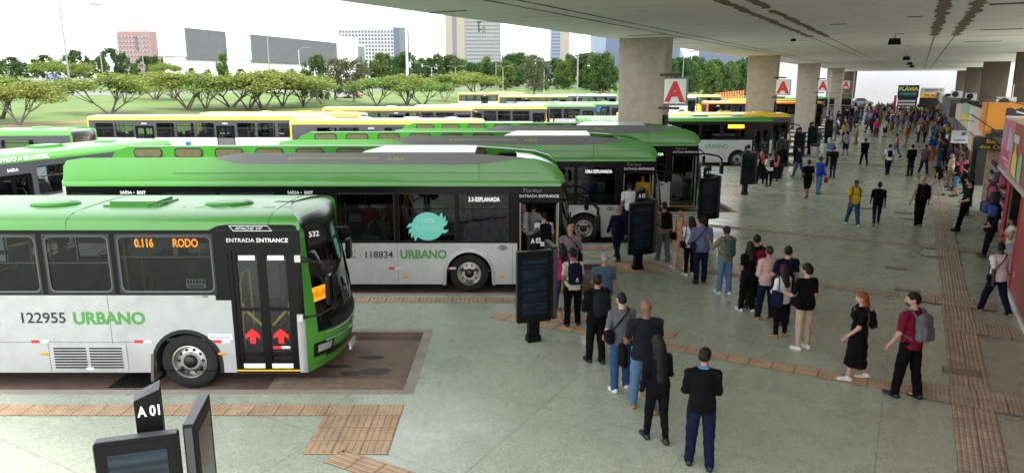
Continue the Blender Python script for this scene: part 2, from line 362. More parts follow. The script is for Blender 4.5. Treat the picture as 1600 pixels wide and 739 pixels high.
# ---- tactile paving
TAC = M("tactile_tile", (.42, .285, .175), .7, var=.22, scale=3.5, dirt=(.20, .15, .11), dscale=1.3, damt=.7)
TACB = M("tactile_brown", (.40, .32, .24), .7, var=.2, scale=3, dirt=(.16, .13, .105), dscale=1.1, damt=.7)
GROOVE = M("tactile_joint", (.16, .105, .07), .9)
def tactile(o, du, nx, ny, kind, m, t=.4, name="tactile_strip"):
    """tiles of side t from corner o along du (nx of them) and across it (ny); kind: 'bars' along du, 'cross' bars across, 'dots'"""
    du = Vector(du).normalized(); dv = Vector((-du.y, du.x, 0)); o = Vector((o[0], o[1], 0)); b = MB()
    P = lambda a, c, z: o + du * a + dv * c + Vector((0, 0, z))
    b.quad(P(0, 0, .005), P(nx * t, 0, .005), P(nx * t, ny * t, .005), P(0, ny * t, .005), 1)
    g = .006
    for i in range(nx):
        for j in range(ny):
            a0, c0, a1, c1 = i * t + g, j * t + g, (i + 1) * t - g, (j + 1) * t - g
            b.quad(P(a0, c0, .009), P(a1, c0, .009), P(a1, c1, .009), P(a0, c1, .009), 0)
            def bump(x0, y0, x1, y1):
                q = .010; z0, z1 = .0095, .0165
                v = [P(x0, y0, z0), P(x1, y0, z0), P(x1, y1, z0), P(x0, y1, z0), P(x0 + q, y0 + q, z1), P(x1 - q, y0 + q, z1), P(x1 - q, y1 - q, z1), P(x0 + q, y1 - q, z1)]
                b.add(v, [(4, 5, 6, 7), (0, 1, 5, 4), (1, 2, 6, 5), (2, 3, 7, 6), (3, 0, 4, 7)], 0)
            if kind == 'dots':
                k = 6
                for p in range(k):
                    for q in range(k):
                        x, y_ = a0 + (p + .5) * (t - 2 * g) / k, c0 + (q + .5) * (t - 2 * g) / k; bump(x - .017, y_ - .017, x + .017, y_ + .017)
            else:
                for p in range(4):
                    q0 = (p + .14) * t / 4; q1 = (p + .86) * t / 4
                    if kind == 'bars': bump(a0 + .012, j * t + q0, a1 - .012, j * t + q1)
                    else: bump(i * t + q0, c0 + .012, i * t + q1, c1 - .012)
    return tag(b.build(name, [m, GROOVE]), kind="structure")
TT = .4
ox, oy = G(632, 632)
tactile((ox - 22 * TT, oy - TT), (1, 0, 0), 22, 1, 'dots', TAC)
tactile((ox - 3 * TT, oy - 4 * TT - .0), (1, 0, 0), 3, 3, 'cross', TAC)
# guiding strips that cross the hall, and the long one beside the shops
gx, gy = G(1497, 739); org = Vector((gx, gy, 0))
lo_ = Vector((*G(1461, 385), 0)); LU = (lo_ - org).normalized(); LV = Vector((LU.y, -LU.x, 0))
tactile(org - LU * 4, LU, 13, 1, 'bars', TACB) if False else None
def strip_uv(start, n, m=TACB, kind='bars', t=TT, ny=1): return tactile((start[0], start[1]), V, n, ny, kind, m, t)
o_long = org - U * 3.2
# long strip is one and a half tile wide, drawn as two lanes of .3 m
b_o = o_long + V * .6
tactile((b_o.x, b_o.y), U, 220, 2, 'bars', TACB, .3)
CROSS = []
for px, py, ln in ((1438, 612, 8.6), (1405, 461, 8.8), (1430, 383, 10.4), (1415, 309, 8), (1430, 262, 11), (1430, 236, 11), (1432, 216, 12)):
    X, Y = G(px, py); CROSS.append((X, Y))
    e = Vector((X, Y, 0)); n = int(ln / TT); s = e - V * (n * TT) - U * .2
    tactile((s.x, s.y), V, n, 1, 'bars', TAC if py == 612 else TACB)
    p = e - U * .35 + V * .02
    tactile((p.x, p.y), V, 5, 3, 'dots', TACB, .3) if False else None
for px, py, k in ((1441, 598, 4), (1432, 459, 4), (1474, 500, 6), (1437, 380, 4)):
    X, Y = G(px, py); p = Vector((X, Y, .004)) - U * .75
    b = tactile((p.x, p.y), V, k, 2, 'dots', TACB, .4); b.location.z = .012
e = Vector((*G(1545, 527), 0)); tactile((e.x, e.y), V, 12, 1, 'bars', TACB)
s = Vector((*G(505, 722), 0)); tactile((s.x, s.y), V, 7, 1, 'bars', TAC)
X, Y = G(1390, 472)
# strips between the parked buses
for px, py, n, x1 in ((812, 468, 20, None), (960, 388, 18, None)):
    X, Y = G(px, py); tactile((X - n * TT, Y - .25), (1, 0, 0), n, 1, 'cross', TAC)
X, Y = G(905, 487); tactile((X - 1.2, Y - .8), (1, 0, 0), 3, 3, 'cross', TAC)
X, Y = G(884, 500); s = Vector((X, Y, 0)); tactile((s.x, s.y), V, 6, 1, 'bars', TAC)
X, Y = G(985, 416); tactile((X - .8, Y - .8), (1, 0, 0), 4, 3, 'cross', TAC)
# worn inspection covers
b = MB(); COV = M("steel_cover", (.26, .24, .20), .5, .3, var=.25, scale=9)
for px, py, lx, ly in ((1400, 419, .5, .2), (1455, 401, .5, .2), (1418, 454, .5, .2), (1411, 333, .55, .22), (1417, 342, .4, .18), (1502, 582, .55, .25), (1355, 326, .5, .22)):
    X, Y = G(px, py)
    c_ = Vector((X, Y, .012)); b.box(c_, (lx + .05, ly + .05, .02), -HALL, 1); b.box(c_ + Vector((0, 0, .005)), (lx, ly, .02), -HALL, 0)
tag(b.build("floor_cover", [COV, GROOVE]), kind="structure")

# ---- roof slab over the hall
SLZ = 7.0
def slab_mat():
    m = bpy.data.materials.new("slab_concrete"); m.use_nodes = True; n = m.node_tree.nodes; l = m.node_tree.links; b = n["Principled BSDF"]; b.inputs["Roughness"].default_value = .85
    tc = n.new("ShaderNodeTexCoord"); mp = n.new("ShaderNodeMapping"); mp.inputs["Rotation"].default_value = (0, 0, HALL); l.new(tc.outputs["Object"], mp.inputs[0])
    def noise(sc_, lo, hi, stretch=None):
        z = n.new("ShaderNodeTexNoise"); z.inputs["Scale"].default_value = sc_; z.inputs["Detail"].default_value = 7; z.inputs["Roughness"].default_value = .65
        src = mp.outputs[0]
        if stretch:
            m2 = n.new("ShaderNodeMapping"); m2.inputs["Scale"].default_value = stretch; l.new(src, m2.inputs[0]); src = m2.outputs[0]
        l.new(src, z.inputs["Vector"])
        r = n.new("ShaderNodeMapRange"); r.inputs[1].default_value = lo; r.inputs[2].default_value = hi; l.new(z.outputs["Fac"], r.inputs[0]); return r.outputs[0]
    a = n.new("ShaderNodeMixRGB"); a.inputs[1].default_value = (.72, .69, .675, 1); a.inputs[2].default_value = (.64, .61, .595, 1); l.new(noise(.35, .3, .7, (.3, 1.6, 1)), a.inputs[0])
    c = n.new("ShaderNodeMixRGB"); c.inputs[2].default_value = (.34, .32, .285, 1); l.new(noise(1.4, .58, .8), c.inputs[0]); l.new(a.outputs[0], c.inputs[1])
    br = n.new("ShaderNodeTexBrick"); br.offset = .5; br.inputs["Scale"].default_value = 1; br.inputs["Brick Width"].default_value = 2.4; br.inputs["Row Height"].default_value = .62; br.inputs["Mortar Size"].default_value = .012; br.inputs["Mortar Smooth"].default_value = .8
    br.inputs["Color1"].default_value = (1, 1, 1, 1); br.inputs["Color2"].default_value = (.93, .93, .93, 1); br.inputs["Mortar"].default_value = (.88, .88, .87, 1); l.new(mp.outputs[0], br.inputs["Vector"])
    mm = n.new("ShaderNodeMixRGB"); mm.blend_type = 'MULTIPLY'; mm.inputs[0].default_value = 1; l.new(c.outputs[0], mm.inputs[1]); l.new(br.outputs[0], mm.inputs[2]); l.new(mm.outputs[0], b.inputs["Base Color"])
    return m
SLAB = slab_mat()
def on_hall(a, c, z): # a metres along the hall from the slab-edge point abreast of Y=33, c metres across it
    p = Vector((4.4, 33, 0)) + U * a + V * c; return (p.x, p.y, z)
SW = 20.2
b = MB(); A0, A1 = -28., 119.  # near end cut short, out of view, so more sky light reaches the hall
b.quad(on_hall(A0, 0, SLZ), on_hall(A0, SW, SLZ), on_hall(A1, SW, SLZ), on_hall(A1, 0, SLZ)); b.quad(on_hall(A0, 0, SLZ + 1), on_hall(A1, 0, SLZ + 1), on_hall(A1, SW, SLZ + 1), on_hall(A0, SW, SLZ + 1))
for c0 in (0, SW):
    q = [on_hall(A0, c0, SLZ), on_hall(A1, c0, SLZ), on_hall(A1, c0, SLZ + 1), on_hall(A0, c0, SLZ + 1)]; b.quad(*(q[::-1] if c0 == 0 else q))
b.quad(on_hall(A1, 0, SLZ), on_hall(A1, SW, SLZ), on_hall(A1, SW, SLZ + 1), on_hall(A1, 0, SLZ + 1)); b.quad(on_hall(A0, SW, SLZ), on_hall(A0, 0, SLZ), on_hall(A0, 0, SLZ + 1), on_hall(A0, SW, SLZ + 1))
tag(b.build("roof_slab", SLAB), kind="structure")
# joints and stained grooves in the soffit
STAIN = M("rust_stain", (.15, .10, .065), .9, var=.4, scale=6); SEAM = M("dark_seam", (.06, .055, .05), .9, var=.3)
def groove(c0, a0, a1, wd=.05, m=SEAM, jit=.03, bb=None):
    n = max(3, int((a1 - a0) / .35)); random.seed(int(c0 * 91 + a0)); L_, R_ = [], []
    for i in range(n + 1):
        a = a0 + (a1 - a0) * i / n; L_.append(on_hall(a, c0 - wd / 2 - random.random() * jit, SLZ - .006)); R_.append(on_hall(a, c0 + wd / 2 + random.random() * jit, SLZ - .006))
    bb.add(L_ + R_, [(i, n + 1 + i, n + 2 + i, i + 1) for i in range(n)])
def ceil_ac(px, py):
    X, Y = G(px, py, SLZ); p = Vector((X, Y, 0)) - Vector((4.4, 33, 0)); return p.dot(U), p.dot(V)
bs = MB(); bt = MB()
for (p0, p1) in (((742, 0), (990, 42.5)), ((800, 0), (975, 33))):
    c0 = (ceil_ac(*p0)[1] + ceil_ac(*p1)[1]) / 2; groove(c0, -40, 70, .05, jit=.05, bb=bs)
for (p0, p1) in (((1115, 0), (1270, 58)), ((1165, 0), (1297, 58))):
    a_, c_ = ceil_ac(*p0); a2, c2 = ceil_ac(*p1); groove((c_ + c2) / 2, -45, a2, .14, jit=.12, bb=bt); groove((c_ + c2) / 2, a2, 100, .03, jit=.02, bb=bs)
for (p0, p1) in (((1482, 0), (1458, 56)), ((1542, 0), (1488, 56))):
    a_, c_ = ceil_ac(*p0); a2, c2 = ceil_ac(*p1); groove((c_ + c2) / 2, -45, a2, .13, jit=.16, bb=bt); groove((c_ + c2) / 2, a2, 100, .03, jit=.02, bb=bs)
a2, _ = ceil_ac(1480, 58)
for a_ in (a2, a2 + 33, a2 + 66): bs.box(on_hall(a_, SW / 2, SLZ - .006), (SW - .1, .035, .004), -HALL)
tag(bs.build("soffit_seam", SEAM), kind="structure"); tag(bt.build("soffit_stain", STAIN), kind="structure")
b = MB(); bw = MB()
for px, py, lx, ly in ((1565, 46, 1.3, .12), (1535, 65, 1.5, .1), (1592, 5, 1.2, .22), (1430, 26, .4, .06), (1405, 53, .35, .05), (1420, 72, .3, .06), (700, 18, 1.2, .05), (1010, 55, 1.6, .05), (1310, 38, .5, .05)):
    a_, c_ = ceil_ac(px, py); b.box(on_hall(a_, c_, SLZ - .012), (lx, ly, .016), -HALL)
for px, py, lx, ly in ((852, 29, .95, .55), (1215, 14, .6, .3), (1295, 48, .45, .2), (1500, 77, .5, .35), (1480, 59, .4, .2)):
    a_, c_ = ceil_ac(px, py); random.seed(px)
    cc = Vector(on_hall(a_, c_, SLZ - .008)); bw.poly([cc + V * (lx * math.cos(t) * random.uniform(.6, 1)) + U * (ly * math.sin(t) * random.uniform(.5, 1)) for t in [-i * math.pi / 9 for i in range(18)]])
tag(b.build("soffit_crack", SEAM), kind="structure"); tag(bw.build("soffit_patch", M("pale_plaster", (.72, .70, .6), .9, var=.1)), kind="structure")

# ---- columns: board-marked concrete, one row by the buses, one through the shops
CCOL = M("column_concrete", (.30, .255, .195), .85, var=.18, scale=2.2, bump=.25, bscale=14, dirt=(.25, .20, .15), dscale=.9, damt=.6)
CDARK = M("column_brown_shade", (.062, .042, .030), .85, var=.2, scale=2.5, bump=.25, bscale=14)
def column(px_l, Y, w_, d_, m, label, grp, extra=None):
    zc = Y * math.cos(PITCH) - 1.87 * math.sin(PITCH); X = (px_l - 800) / F_PX * zc
    b = MB(); n = 6
    o = empty("concrete_column", (X, Y, 0), -HALL)
    lv = [(0, .9), (2.2, .93), (4.6, .97), (7.0, 1.0)]
    c0 = w_ / 2
    for (z0, s0), (z1, s1) in zip(lv[:-1], lv[1:]):
        def ring(s_, z_): return [(c0 - w_ / 2 * s_, 0, z_), (c0 + w_ / 2 * s_, 0, z_), (c0 + w_ / 2 * s_, d_, z_), (c0 - w_ / 2 * s_, d_, z_)]
        a, c = ring(s0, z0), ring(s1, z1 - .02 if z1 < 7 else z1 - .002)
        b.add(a + c, [(i, (i + 1) % 4, 4 + (i + 1) % 4, 4 + i) for i in range(4)])
        g1, g2 = ring(s1 * .985, z1 - .02), ring(s1 * .985, z1)
        if z1 < 7: b.add(g1 + g2, [(i, (i + 1) % 4, 4 + (i + 1) % 4, 4 + i) for i in range(4)])
    b.build("shaft", m, o)
    tag(o, label, "column", grp); return o
ORD = ["nearest", "second", "third", "fourth", "farthest"]
LCOLS = []
for i, (px, Y, w_) in enumerate(((968, 33, 2.15), (1169, 55, 2.15), (1247, 78, 2.15), (1293, 106, 2.2), (1319, 137, 2.2))):
    LCOLS.append(column(px, Y, w_, .95, CCOL if i < 4 else CDARK, f"{ORD[i]} pale concrete column of the row beside the bus bays", "columns beside the bus bays"))  # farthest column: the shadow it stands in is painted as brown colour
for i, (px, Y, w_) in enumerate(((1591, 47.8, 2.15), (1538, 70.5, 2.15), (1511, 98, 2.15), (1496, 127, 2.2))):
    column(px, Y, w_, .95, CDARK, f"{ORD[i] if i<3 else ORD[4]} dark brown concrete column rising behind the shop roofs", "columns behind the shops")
# end wall of the hall
WH = M("white_wall", (.40, .40, .42), .8, var=.05, scale=.6)
b = MB(); pw = on_hall(121.5, -6, 0)
b.box(on_hall(126, 12, 4.6), (62, .4, 9.6), -HALL); tag(b.build("end_wall", WH), kind="structure")
# ================================================================ buses
GREENR = M("bus_roof_green", (.050, .22, .03), .42, spec=.35, coat=.12, var=.05, scale=1.2); GREEN = M("bus_green", (.054, .245, .026), .3, coat=.35, var=.04, scale=2)
GREEND = M("bus_green_dark", (.03, .16, .02), .4)  # darker green for seams, bumper line and battery boxes
SILVER = M("bus_silver", (.41, .43, .43), .36, .15, coat=.3, var=.05, scale=2, dirt=(.27, .255, .225), dscale=2.6, damt=.55)
YELLOW = M("bus_yellow", (.74, .46, .006), .35, coat=.3, var=.03)
WHITEP = M("bus_white", (.80, .80, .79), .35, coat=.3, var=.03)
ORANGE = M("bus_orange", (.72, .12, .02), .35, coat=.3)
REDP = M("bus_red", (.55, .02, .02), .35, coat=.3)
BLUEP = M("bus_blue", (.05, .36, .62), .35, coat=.3)
FGREY = M("fairing_grey", (.13, .133, .125), .4, var=.05)
BLACKB = M("bus_black", (.003, .003, .0034), .28, spec=.18)
GREYB = M("bus_dark_grey", (.045, .047, .055), .35)
RUB = M("rubber", (.006, .006, .0065), .75, var=.2, scale=20)
TYRE = M("tyre", (.010, .0095, .009), .85, var=.25, scale=12, bump=.2, bscale=60)
ALU = M("aluminium", (.46, .45, .43), .36, .9, var=.1, scale=12)
ALUB = M("aluminium_dull", (.55, .52, .47), .45, .6, var=.15, scale=12)
HUB = M("hub_black", (.006, .006, .006), .35)
DARKIN = M("wheel_well", (.004, .012, .012), .9)
CABIN = M("cabin_grey", (.10, .10, .105), .7)
CABF = M("cabin_floor", (.03, .03, .034), .7)
SEATB = M("seat_blue", (.014, .02, .04), .7)
SEATG = M("seat_grey", (.06, .06, .07), .6)
RAILY = M("rail_yellow", (.80, .52, .02), .35)
GLS = glass("bus_glass", (.26, .28, .28), .25); GLB = glass("bus_glass_clear", (.55, .60, .60), .3)
GLD = glass("bus_glass_dark", (.11, .12, .125), .3)
GLW = glass("windscreen_glass", (.33, .36, .36), .7)
GLDOOR = glass("door_glass", (.72, .76, .76), .3)
LEDO = M("led_orange", (.02, .01, .0), .5, emit=(1, .30, .01), estr=1.1)
LEDW = M("led_white", (.1, .1, .1), .5, emit=(1, .97, .95), estr=1.0)
LEDP = M("display_panel", (.055, .05, .045), .4)
TXW = M("white_lettering", (.80, .80, .80), .5)
TXK = M("black_lettering", (.010, .011, .014), .5)
TXG = M("green_lettering", (.06, .27, .04), .5)
TXT = M("teal_sticker", (.17, .66, .53), .5)
TXTL = M("pale_teal_lettering", (.42, .80, .70), .5)
TXL = M("lime_lettering", (.42, .50, .05), .5)
REDS = M("red_sticker", (.68, .015, .02), .45)
REFW = M("reflector_white", (.62, .62, .64), .35)
AMB = M("amber_lamp", (.85, .25, .01), .25)
LAMPG = M("headlamp_glass", (.40, .42, .44), .08, .3, coat=.6)
CHROME = M("chrome", (.65, .66, .68), .15, .95)
SIGNW = M("window_sticker", (.70, .72, .73), .5)
KHAKI = M("roof_slot_inside", (.10, .078, .040), .8, var=.2)
PANEL = M("roof_panel_pale", (.36, .42, .39), .3, .2, coat=.3)
BLUEI = M("accessible_blue", (.02, .10, .55), .4)

def tri_top(b, ring, m):
    """cap a closed ring that is symmetric in y (first half y<0, second half y>0 reversed)"""
    n = len(ring); h = n // 2
    for i in range(h - 1): b.quad(ring[i], ring[i + 1], ring[n - 2 - i], ring[n - 1 - i], m)

class Bus:
    def __init__(s, label, loc, rz, L, st, group, name="city_bus"):
        s.root = empty(name, loc, rz); tag(s.root, label, "bus", group); s.L = L; s.st = st; s.W = 1.25
    # side geometry -------------------------------------------------------------------------
    def shell(s):
        st, L, W = s.st, s.L, s.W; c = st['c']; xf = -c; xr = -L + .16
        zs, zw, zt = st['skirt'], st['waist'], st['band']
        mats = [st['low'], st['bandm'], st['cant'], st['roof'], st['front'], BLACKB, CABIN, RUB, GREEND]
        b = MB()
        for sg in (-1, 1):
            y = sg * W
            holes = [(w[0], w[1], w[2], w[3]) for w in s.windows] + ([(d[0], d[1], d[2], d[3]) for d in s.doors] if sg < 0 else [])
            xs = {xr, xf}
            for h in holes: xs |= {h[0], h[1]}
            for wx in s.wheels:
                for k in range(17): xs.add(wx + st['arch'] * math.cos(math.pi * k / 16))
            for x_ in st.get('cuts', ()): xs.add(x_)
            xs = sorted(x for x in xs if xr <= x <= xf)
            def zb(x):
                z = zs
                for wx in s.wheels:
                    if abs(x - wx) < st['arch']: z = max(z, .5 + math.sqrt(max(0, st['arch'] ** 2 - (x - wx) ** 2)) * st.get('archz', 1))
                return z
            for xa, xb in zip(xs[:-1], xs[1:]):
                if xb - xa < 1e-5: continue
                xm = (xa + xb) / 2
                hs = sorted((h[2], h[3]) for h in holes if h[0] - 1e-6 <= xm <= h[1] + 1e-6)
                wz = st['waistf'](xm, sg) if 'waistf' in st else zw
                segs = []; z0 = None
                lo = 'b'
                for h in hs + [(zt, zt)]:
                    segs.append((lo, h[0])); lo = h[1]
                for z0, z1 in segs:
                    za, zc_ = (zb(xa), zb(xb)) if z0 == 'b' else (z0, z0)
                    if z1 <= min(za, zc_) + 1e-4: continue
                    cuts = [z for z in (wz,) if max(za, zc_) < z < z1]
                    lv = [(za, zc_)] + [(z, z) for z in cuts] + [(z1, z1)]
                    for (p0, p1), (q0, q1) in zip(lv[:-1], lv[1:]):
                        zm = (p0 + p1 + q0 + q1) / 4; m = 0 if zm < wz else 1
                        q = [(xa, y, p0), (xb, y, p1), (xb, y, q1), (xa, y, q0)]
                        b.quad(*(q if sg < 0 else q[::-1]), m)
        # front and rear arcs, roof rings
        ys = [-W, -W * .99, -W * .97, -W * .94, -W * .90, -W * .85, -W * .72, -W * .5, -W * .25, 0]; ys = ys + [-v for v in ys[-2::-1]]
        def front(z, sc_=1., back=0.):
            f = st['rake'](z)
            return [Vector((-c * abs(v / W) ** st.get('pw', 2.4) - f * (1 - abs(v / W) ** 4) - back * (1 - .35 * abs(v / W) ** 4), v * sc_, z)) for v in ys]
        zl = st['frontz']
        for k in range(len(zl) - 1):
            A, B = front(zl[k]), front(zl[k + 1])
            A[0].x = A[-1].x = B[0].x = B[-1].x = xf
            for i in range(len(ys) - 1):
                m = st['frontm'](abs(ys[i] + ys[i + 1]) / 2 / W, (zl[k] + zl[k + 1]) / 2)
                if m is None: continue
                b.quad(A[i], A[i + 1], B[i + 1], B[i], m)
        ry = [W, W * .97, W * .88, W * .5, 0, -W * .5, -W * .88, -W * .97, -W]
        rear = lambda z, sc_=1, f=0.: [Vector((-L + (.16 if abs(v) >= W * .99 else .06 if abs(v) > W * .95 else .0) + f, v * sc_, z)) for v in ry]
        zr = [zs, .95, zw, zw + .25, zt - .12, zt]
        for k in range(len(zr) - 1):
            A, B = rear(zr[k]), rear(zr[k + 1])
            for i in range(len(ry) - 1):
                m = st['rearm'](abs(ry[i] + ry[i + 1]) / 2 / W, (zr[k] + zr[k + 1]) / 2); b.quad(A[i], A[i + 1], B[i + 1], B[i], m)
        # roof
        rings = []
        xf_list = [xr] + list(st.get('roofx', ())) + [xf]
        for z, sc_, back in st['roofprof']:
            fr = front(z, sc_, back)
            if back == 0 and z <= zt + 1e-6: fr[0].x = fr[-1].x = xf
            rr = rear(z, sc_, back * .3)
            sideR = [Vector((x, -W * sc_, z)) for x in xf_list[1:-1]]; sideL = [Vector((x, W * sc_, z)) for x in xf_list[1:-1]][::-1]
            h = rr[len(rr) // 2:]; h1 = rr[:len(rr) // 2 + 1]
            rings.append(h + sideR + fr[:len(fr) // 2 + 1] + [v.copy() for v in fr[len(fr) // 2:]] + sideL + h1)
        for k in range(len(rings) - 1):
            A, B = rings[k], rings[k + 1]; zm = (st['roofprof'][k][0] + st['roofprof'][k + 1][0]) / 2; n = len(A)
            for i in range(n):
                j = (i + 1) % n
                if (A[i] - A[j]).length < 1e-5 and (B[i] - B[j]).length < 1e-5: continue
                b.quad(A[i], A[j], B[j], B[i], st['roofm'](zm, (A[i] + A[j]) / 2))
        tri_top(b, rings[-1], st['roofm'](9, Vector((-L / 2, 0, 0))))
        # floor pan
        b.quad((xr, -W + .02, zs + .02), (xr, W - .02, zs + .02), (xf, W - .02, zs + .02), (xf, -W + .02, zs + .02), 5)
        s.body = b.build("body", mats, s.root, smooth=True, ang=58)
        s.front = front; return s
    def cabin(s, seats=True, z0=None):
        st, L = s.st, s.L; z0 = z0 or st.get('floor', .95); b = MB()
        b.box((-L / 2 - .3, 0, z0 - .04), (L - 1.6, 2.36, .05), m=1); b.quad((-L + .25, -1.18, st['band'] - .05), (-L + .25, 1.18, st['band'] - .05), (-1.2, 1.18, st['band'] - .05), (-1.2, -1.18, st['band'] - .05), 0)
        b.box((-L + .35, 0, (z0 + st['band']) / 2), (.06, 2.3, st['band'] - z0 - .12), m=0)
        for sg in (-1, 1): b.box((-L / 2 - 1.3, sg * 1.2, (z0 + st['waist']) / 2), (L - 4.6, .05, st['waist'] - z0 - .03), m=0)
        b.box((-1.25, .55, z0 + .5), (.08, 1.15, 1.0), m=1)
        b.build("cabin", [CABIN, CABF], s.root)
        if seats:
            sb = MB()
            sb.box((0, 0, .42), (.42, .44, .07)); sb.box((-.21, 0, .76), (.06, .44, .66), mat=Matrix.Rotation(-.12, 3, 'Y')); sb.box((-.02, 0, .2), (.1, .3, .4), m=1)
            sb.tube([(-.25, -.2, 1.06), (-.24, -.2, 1.16), (-.24, .2, 1.16), (-.25, .2, 1.06)], .016, 6, 2)
            me = sb.mesh("seat", [SEATB if st.get('sb', 1) else SEATG, RUB, RAILY]); x = -L + 1.2
            while x < -2.6:
                if all(not (d[0] - .35 < x < d[1] + .35) for d in s.doors):
                    for y in (-.92, -.46, .46, .92):
                        if y > 0 or x < -4.6:
                            o = bpy.data.objects.new("seat", me); C.objects.link(o); o.parent = s.root; o.location = (x, y, z0)
                x += .95
            rb = MB(); ze = st['band'] - .12
            x = -L + 1.6
            while x < -1.6:
                for y in (-.28, .28): rb.tube([(x, y, z0), (x, y, ze)], .019, 6)
                x += 1.7
            for y in (-.4, .4): rb.tube([(-L + .6, y, ze - .1), (-1.4, y, ze - .1)], .017, 6)
            for d in s.doors:
                for x in (d[0] + .08, d[1] - .08):
                    rb.tube([(x, -1.0, z0 - .2), (x, -1.02, z0 + .9), (x, -.9, z0 + 1.05), (x, -.55, z0 + 1.05), (x, -.5, z0)], .02, 6)
            rb.build("grab_rail", RAILY, s.root, smooth=True)
        return s
    def window(s, x0, x1, z0, z1, sg, r=.12, g=None, fr=.035, split=None, frm=None, inset=.012, bars=()):
        y = sg * (s.W - inset); b = MB(); b.quad((x0, y, z0), (x1, y, z0), (x1, y, z1), (x0, y, z1))
        if sg > 0: b.f = [f[::-1] for f in b.f]
        o = b.build("window", g or GLS, s.root)
        f = MB(); y0 = sg * (s.W + .006); y1 = sg * (s.W - .02)
        def ringpts(e, rr): return rrect(x0 + e, x1 - e, z0 + e, z1 - e, max(rr - e, .01))
        outr = rrect(x0 - .006, x1 + .006, z0 - .006, z1 + .006, .012); a1, a2 = ringpts(fr * .45, r), ringpts(fr, r)
        n = len(outr)
        for i in range(n):
            j = (i + 1) % n
            for m, (P0, P1, ya, yb) in enumerate(((outr, a1, y0, y0 + sg * .004), (a1, a2, y0 + sg * .004, y0 - sg * .004), (a2, a2, y0 - sg * .004, y1))):
                f.quad((P0[i][0], ya, P0[i][1]), (P0[j][0], ya, P0[j][1]), (P1[j][0], yb, P1[j][1]), (P1[i][0], yb, P1[i][1]), 1 if m == 1 else 0)
        if split:
            f.box(((x0 + x1) / 2, y + sg * -.004, z0 + (z1 - z0) * split), (x1 - x0 - .05, .02, .028), m=0)
        for bx in bars: f.box((bx, y, (z0 + (z1 - z0) * (split or 0) + z1) / 2), (.025, .02, (z1 - z0) * (1 - (split or 0)) - .06), m=0)
        f.build("frame", [s.st.get('framem', BLACKB), s.st.get('frame2', RUB)], o, smooth=False)
        return o
    def door(s, x0, x1, z0, z1, mode='shut', y=None, arrows=False, glassm=None):
        y = y or -(s.W - .05); o = empty("door", (0, 0, 0)); o.parent = s.root; xm = (x0 + x1) / 2; t = .07
        b = MB()
        b.box((x0 + .03, y + .02, (z0 + z1) / 2), (.06, .12, z1 - z0)); b.box((x1 - .03, y + .02, (z0 + z1) / 2), (.06, .12, z1 - z0)); b.box((xm, y + .02, z1 - .03), (x1 - x0 - .12, .12, .06))
        b.build("frame", BLACKB, o)
        st_ = MB(); st_.box((xm, y + .05, z0 - .02), (x1 - x0, .2, .05), m=0); st_.box((xm, y - .055, z0 + .012), (x1 - x0, .02, .022), m=1); st_.box((xm, y + .6, z0 + .1), (x1 - x0, 1., .2), m=0); st_.build("step", [CABF, RAILY], o)
        leaves = []
        for k, (a, c_) in enumerate(((x0 + .06, xm), (xm, x1 - .06))):
            lf = MB(); g = MB(); wl = c_ - a
            if mode == 'shut': M4 = Matrix.Translation((a, y, 0))
            elif mode == 'none': continue
            else:   # folded inwards beside the opening
                M4 = Matrix.Translation((a if k == 0 else c_, y + .02, 0)) @ Matrix.Rotation(R(88) if k == 0 else R(92), 4, 'Z')
            def bx(c0, d0, mb, m=0):
                q = MB().box(c0, d0); mb.add([M4 @ Vector(v) for v in q.v], q.f, m)
            zz0, zz1 = z0 + .03, z1 - .06; zm = z0 + (z1 - z0) * .5
            for xx in (t / 2, wl - t / 2): bx((xx, 0, (zz0 + zz1) / 2), (t, .045, zz1 - zz0), lf, 4 if mode == 'open' else 0)
            for zz, hh in ((zz0 + .06, .12), (zm, .05), (zz1 - .05, .1)): bx((wl / 2, 0, zz), (wl - 2 * t, .04, hh), lf)
            bx((wl / 2, .0, (zz0 + zz1) / 2), (wl - 2 * t + .01, .012, zz1 - zz0 - .1), g)
            L_ = lf.build("door_leaf", [BLACKB, WHITEP, REDS, REFW, ALUB], o); g.build("pane", glassm or GLDOOR, L_); leaves.append(L_)
            if arrows:
                k2 = MB(); ym = y - .012
                cx = a + wl / 2; zc_ = z0 + .62
                ar = [(-.05, -.14), (.05, -.14), (.05, 0), (.13, -.05), (.13, .03), (0, .15), (-.13, .03), (-.13, -.05), (-.05, 0)]
                k2.prism([(cx + p, ym, zc_ + q * .95) for p, q in ar], (0, .003, 0), 0)
                if k == 1: k2.box((cx - .08, ym, z0 + .42), (.15, .004, .05), m=0); k2.box((cx + .07, ym, z0 + .42), (.15, .004, .05), m=1)
                k2.box((cx, y - .026, z0 + .085), (wl - .12, .006, .085), m=2)
                k2.box((cx, ym, z1 - .2), (.28, .004, .09), m=3); k2.build("sticker", [REDS, REFW, WHITEP, SIGNW], L_)
                r2 = MB(); sgn = 1 if k == 0 else -1
                r2.tube([(cx - sgn * .15, y + .06, z0 + 1.12), (cx + sgn * .15, y + .06, z0 + .80)], .022, 8); r2.tube([(cx - sgn * .15, y + .06, z0 + .98), (cx - sgn * .15, y + .06, z0 + 1.2)], .016, 6); r2.build("grab_rail", RAILY, L_, smooth=True)
        return o
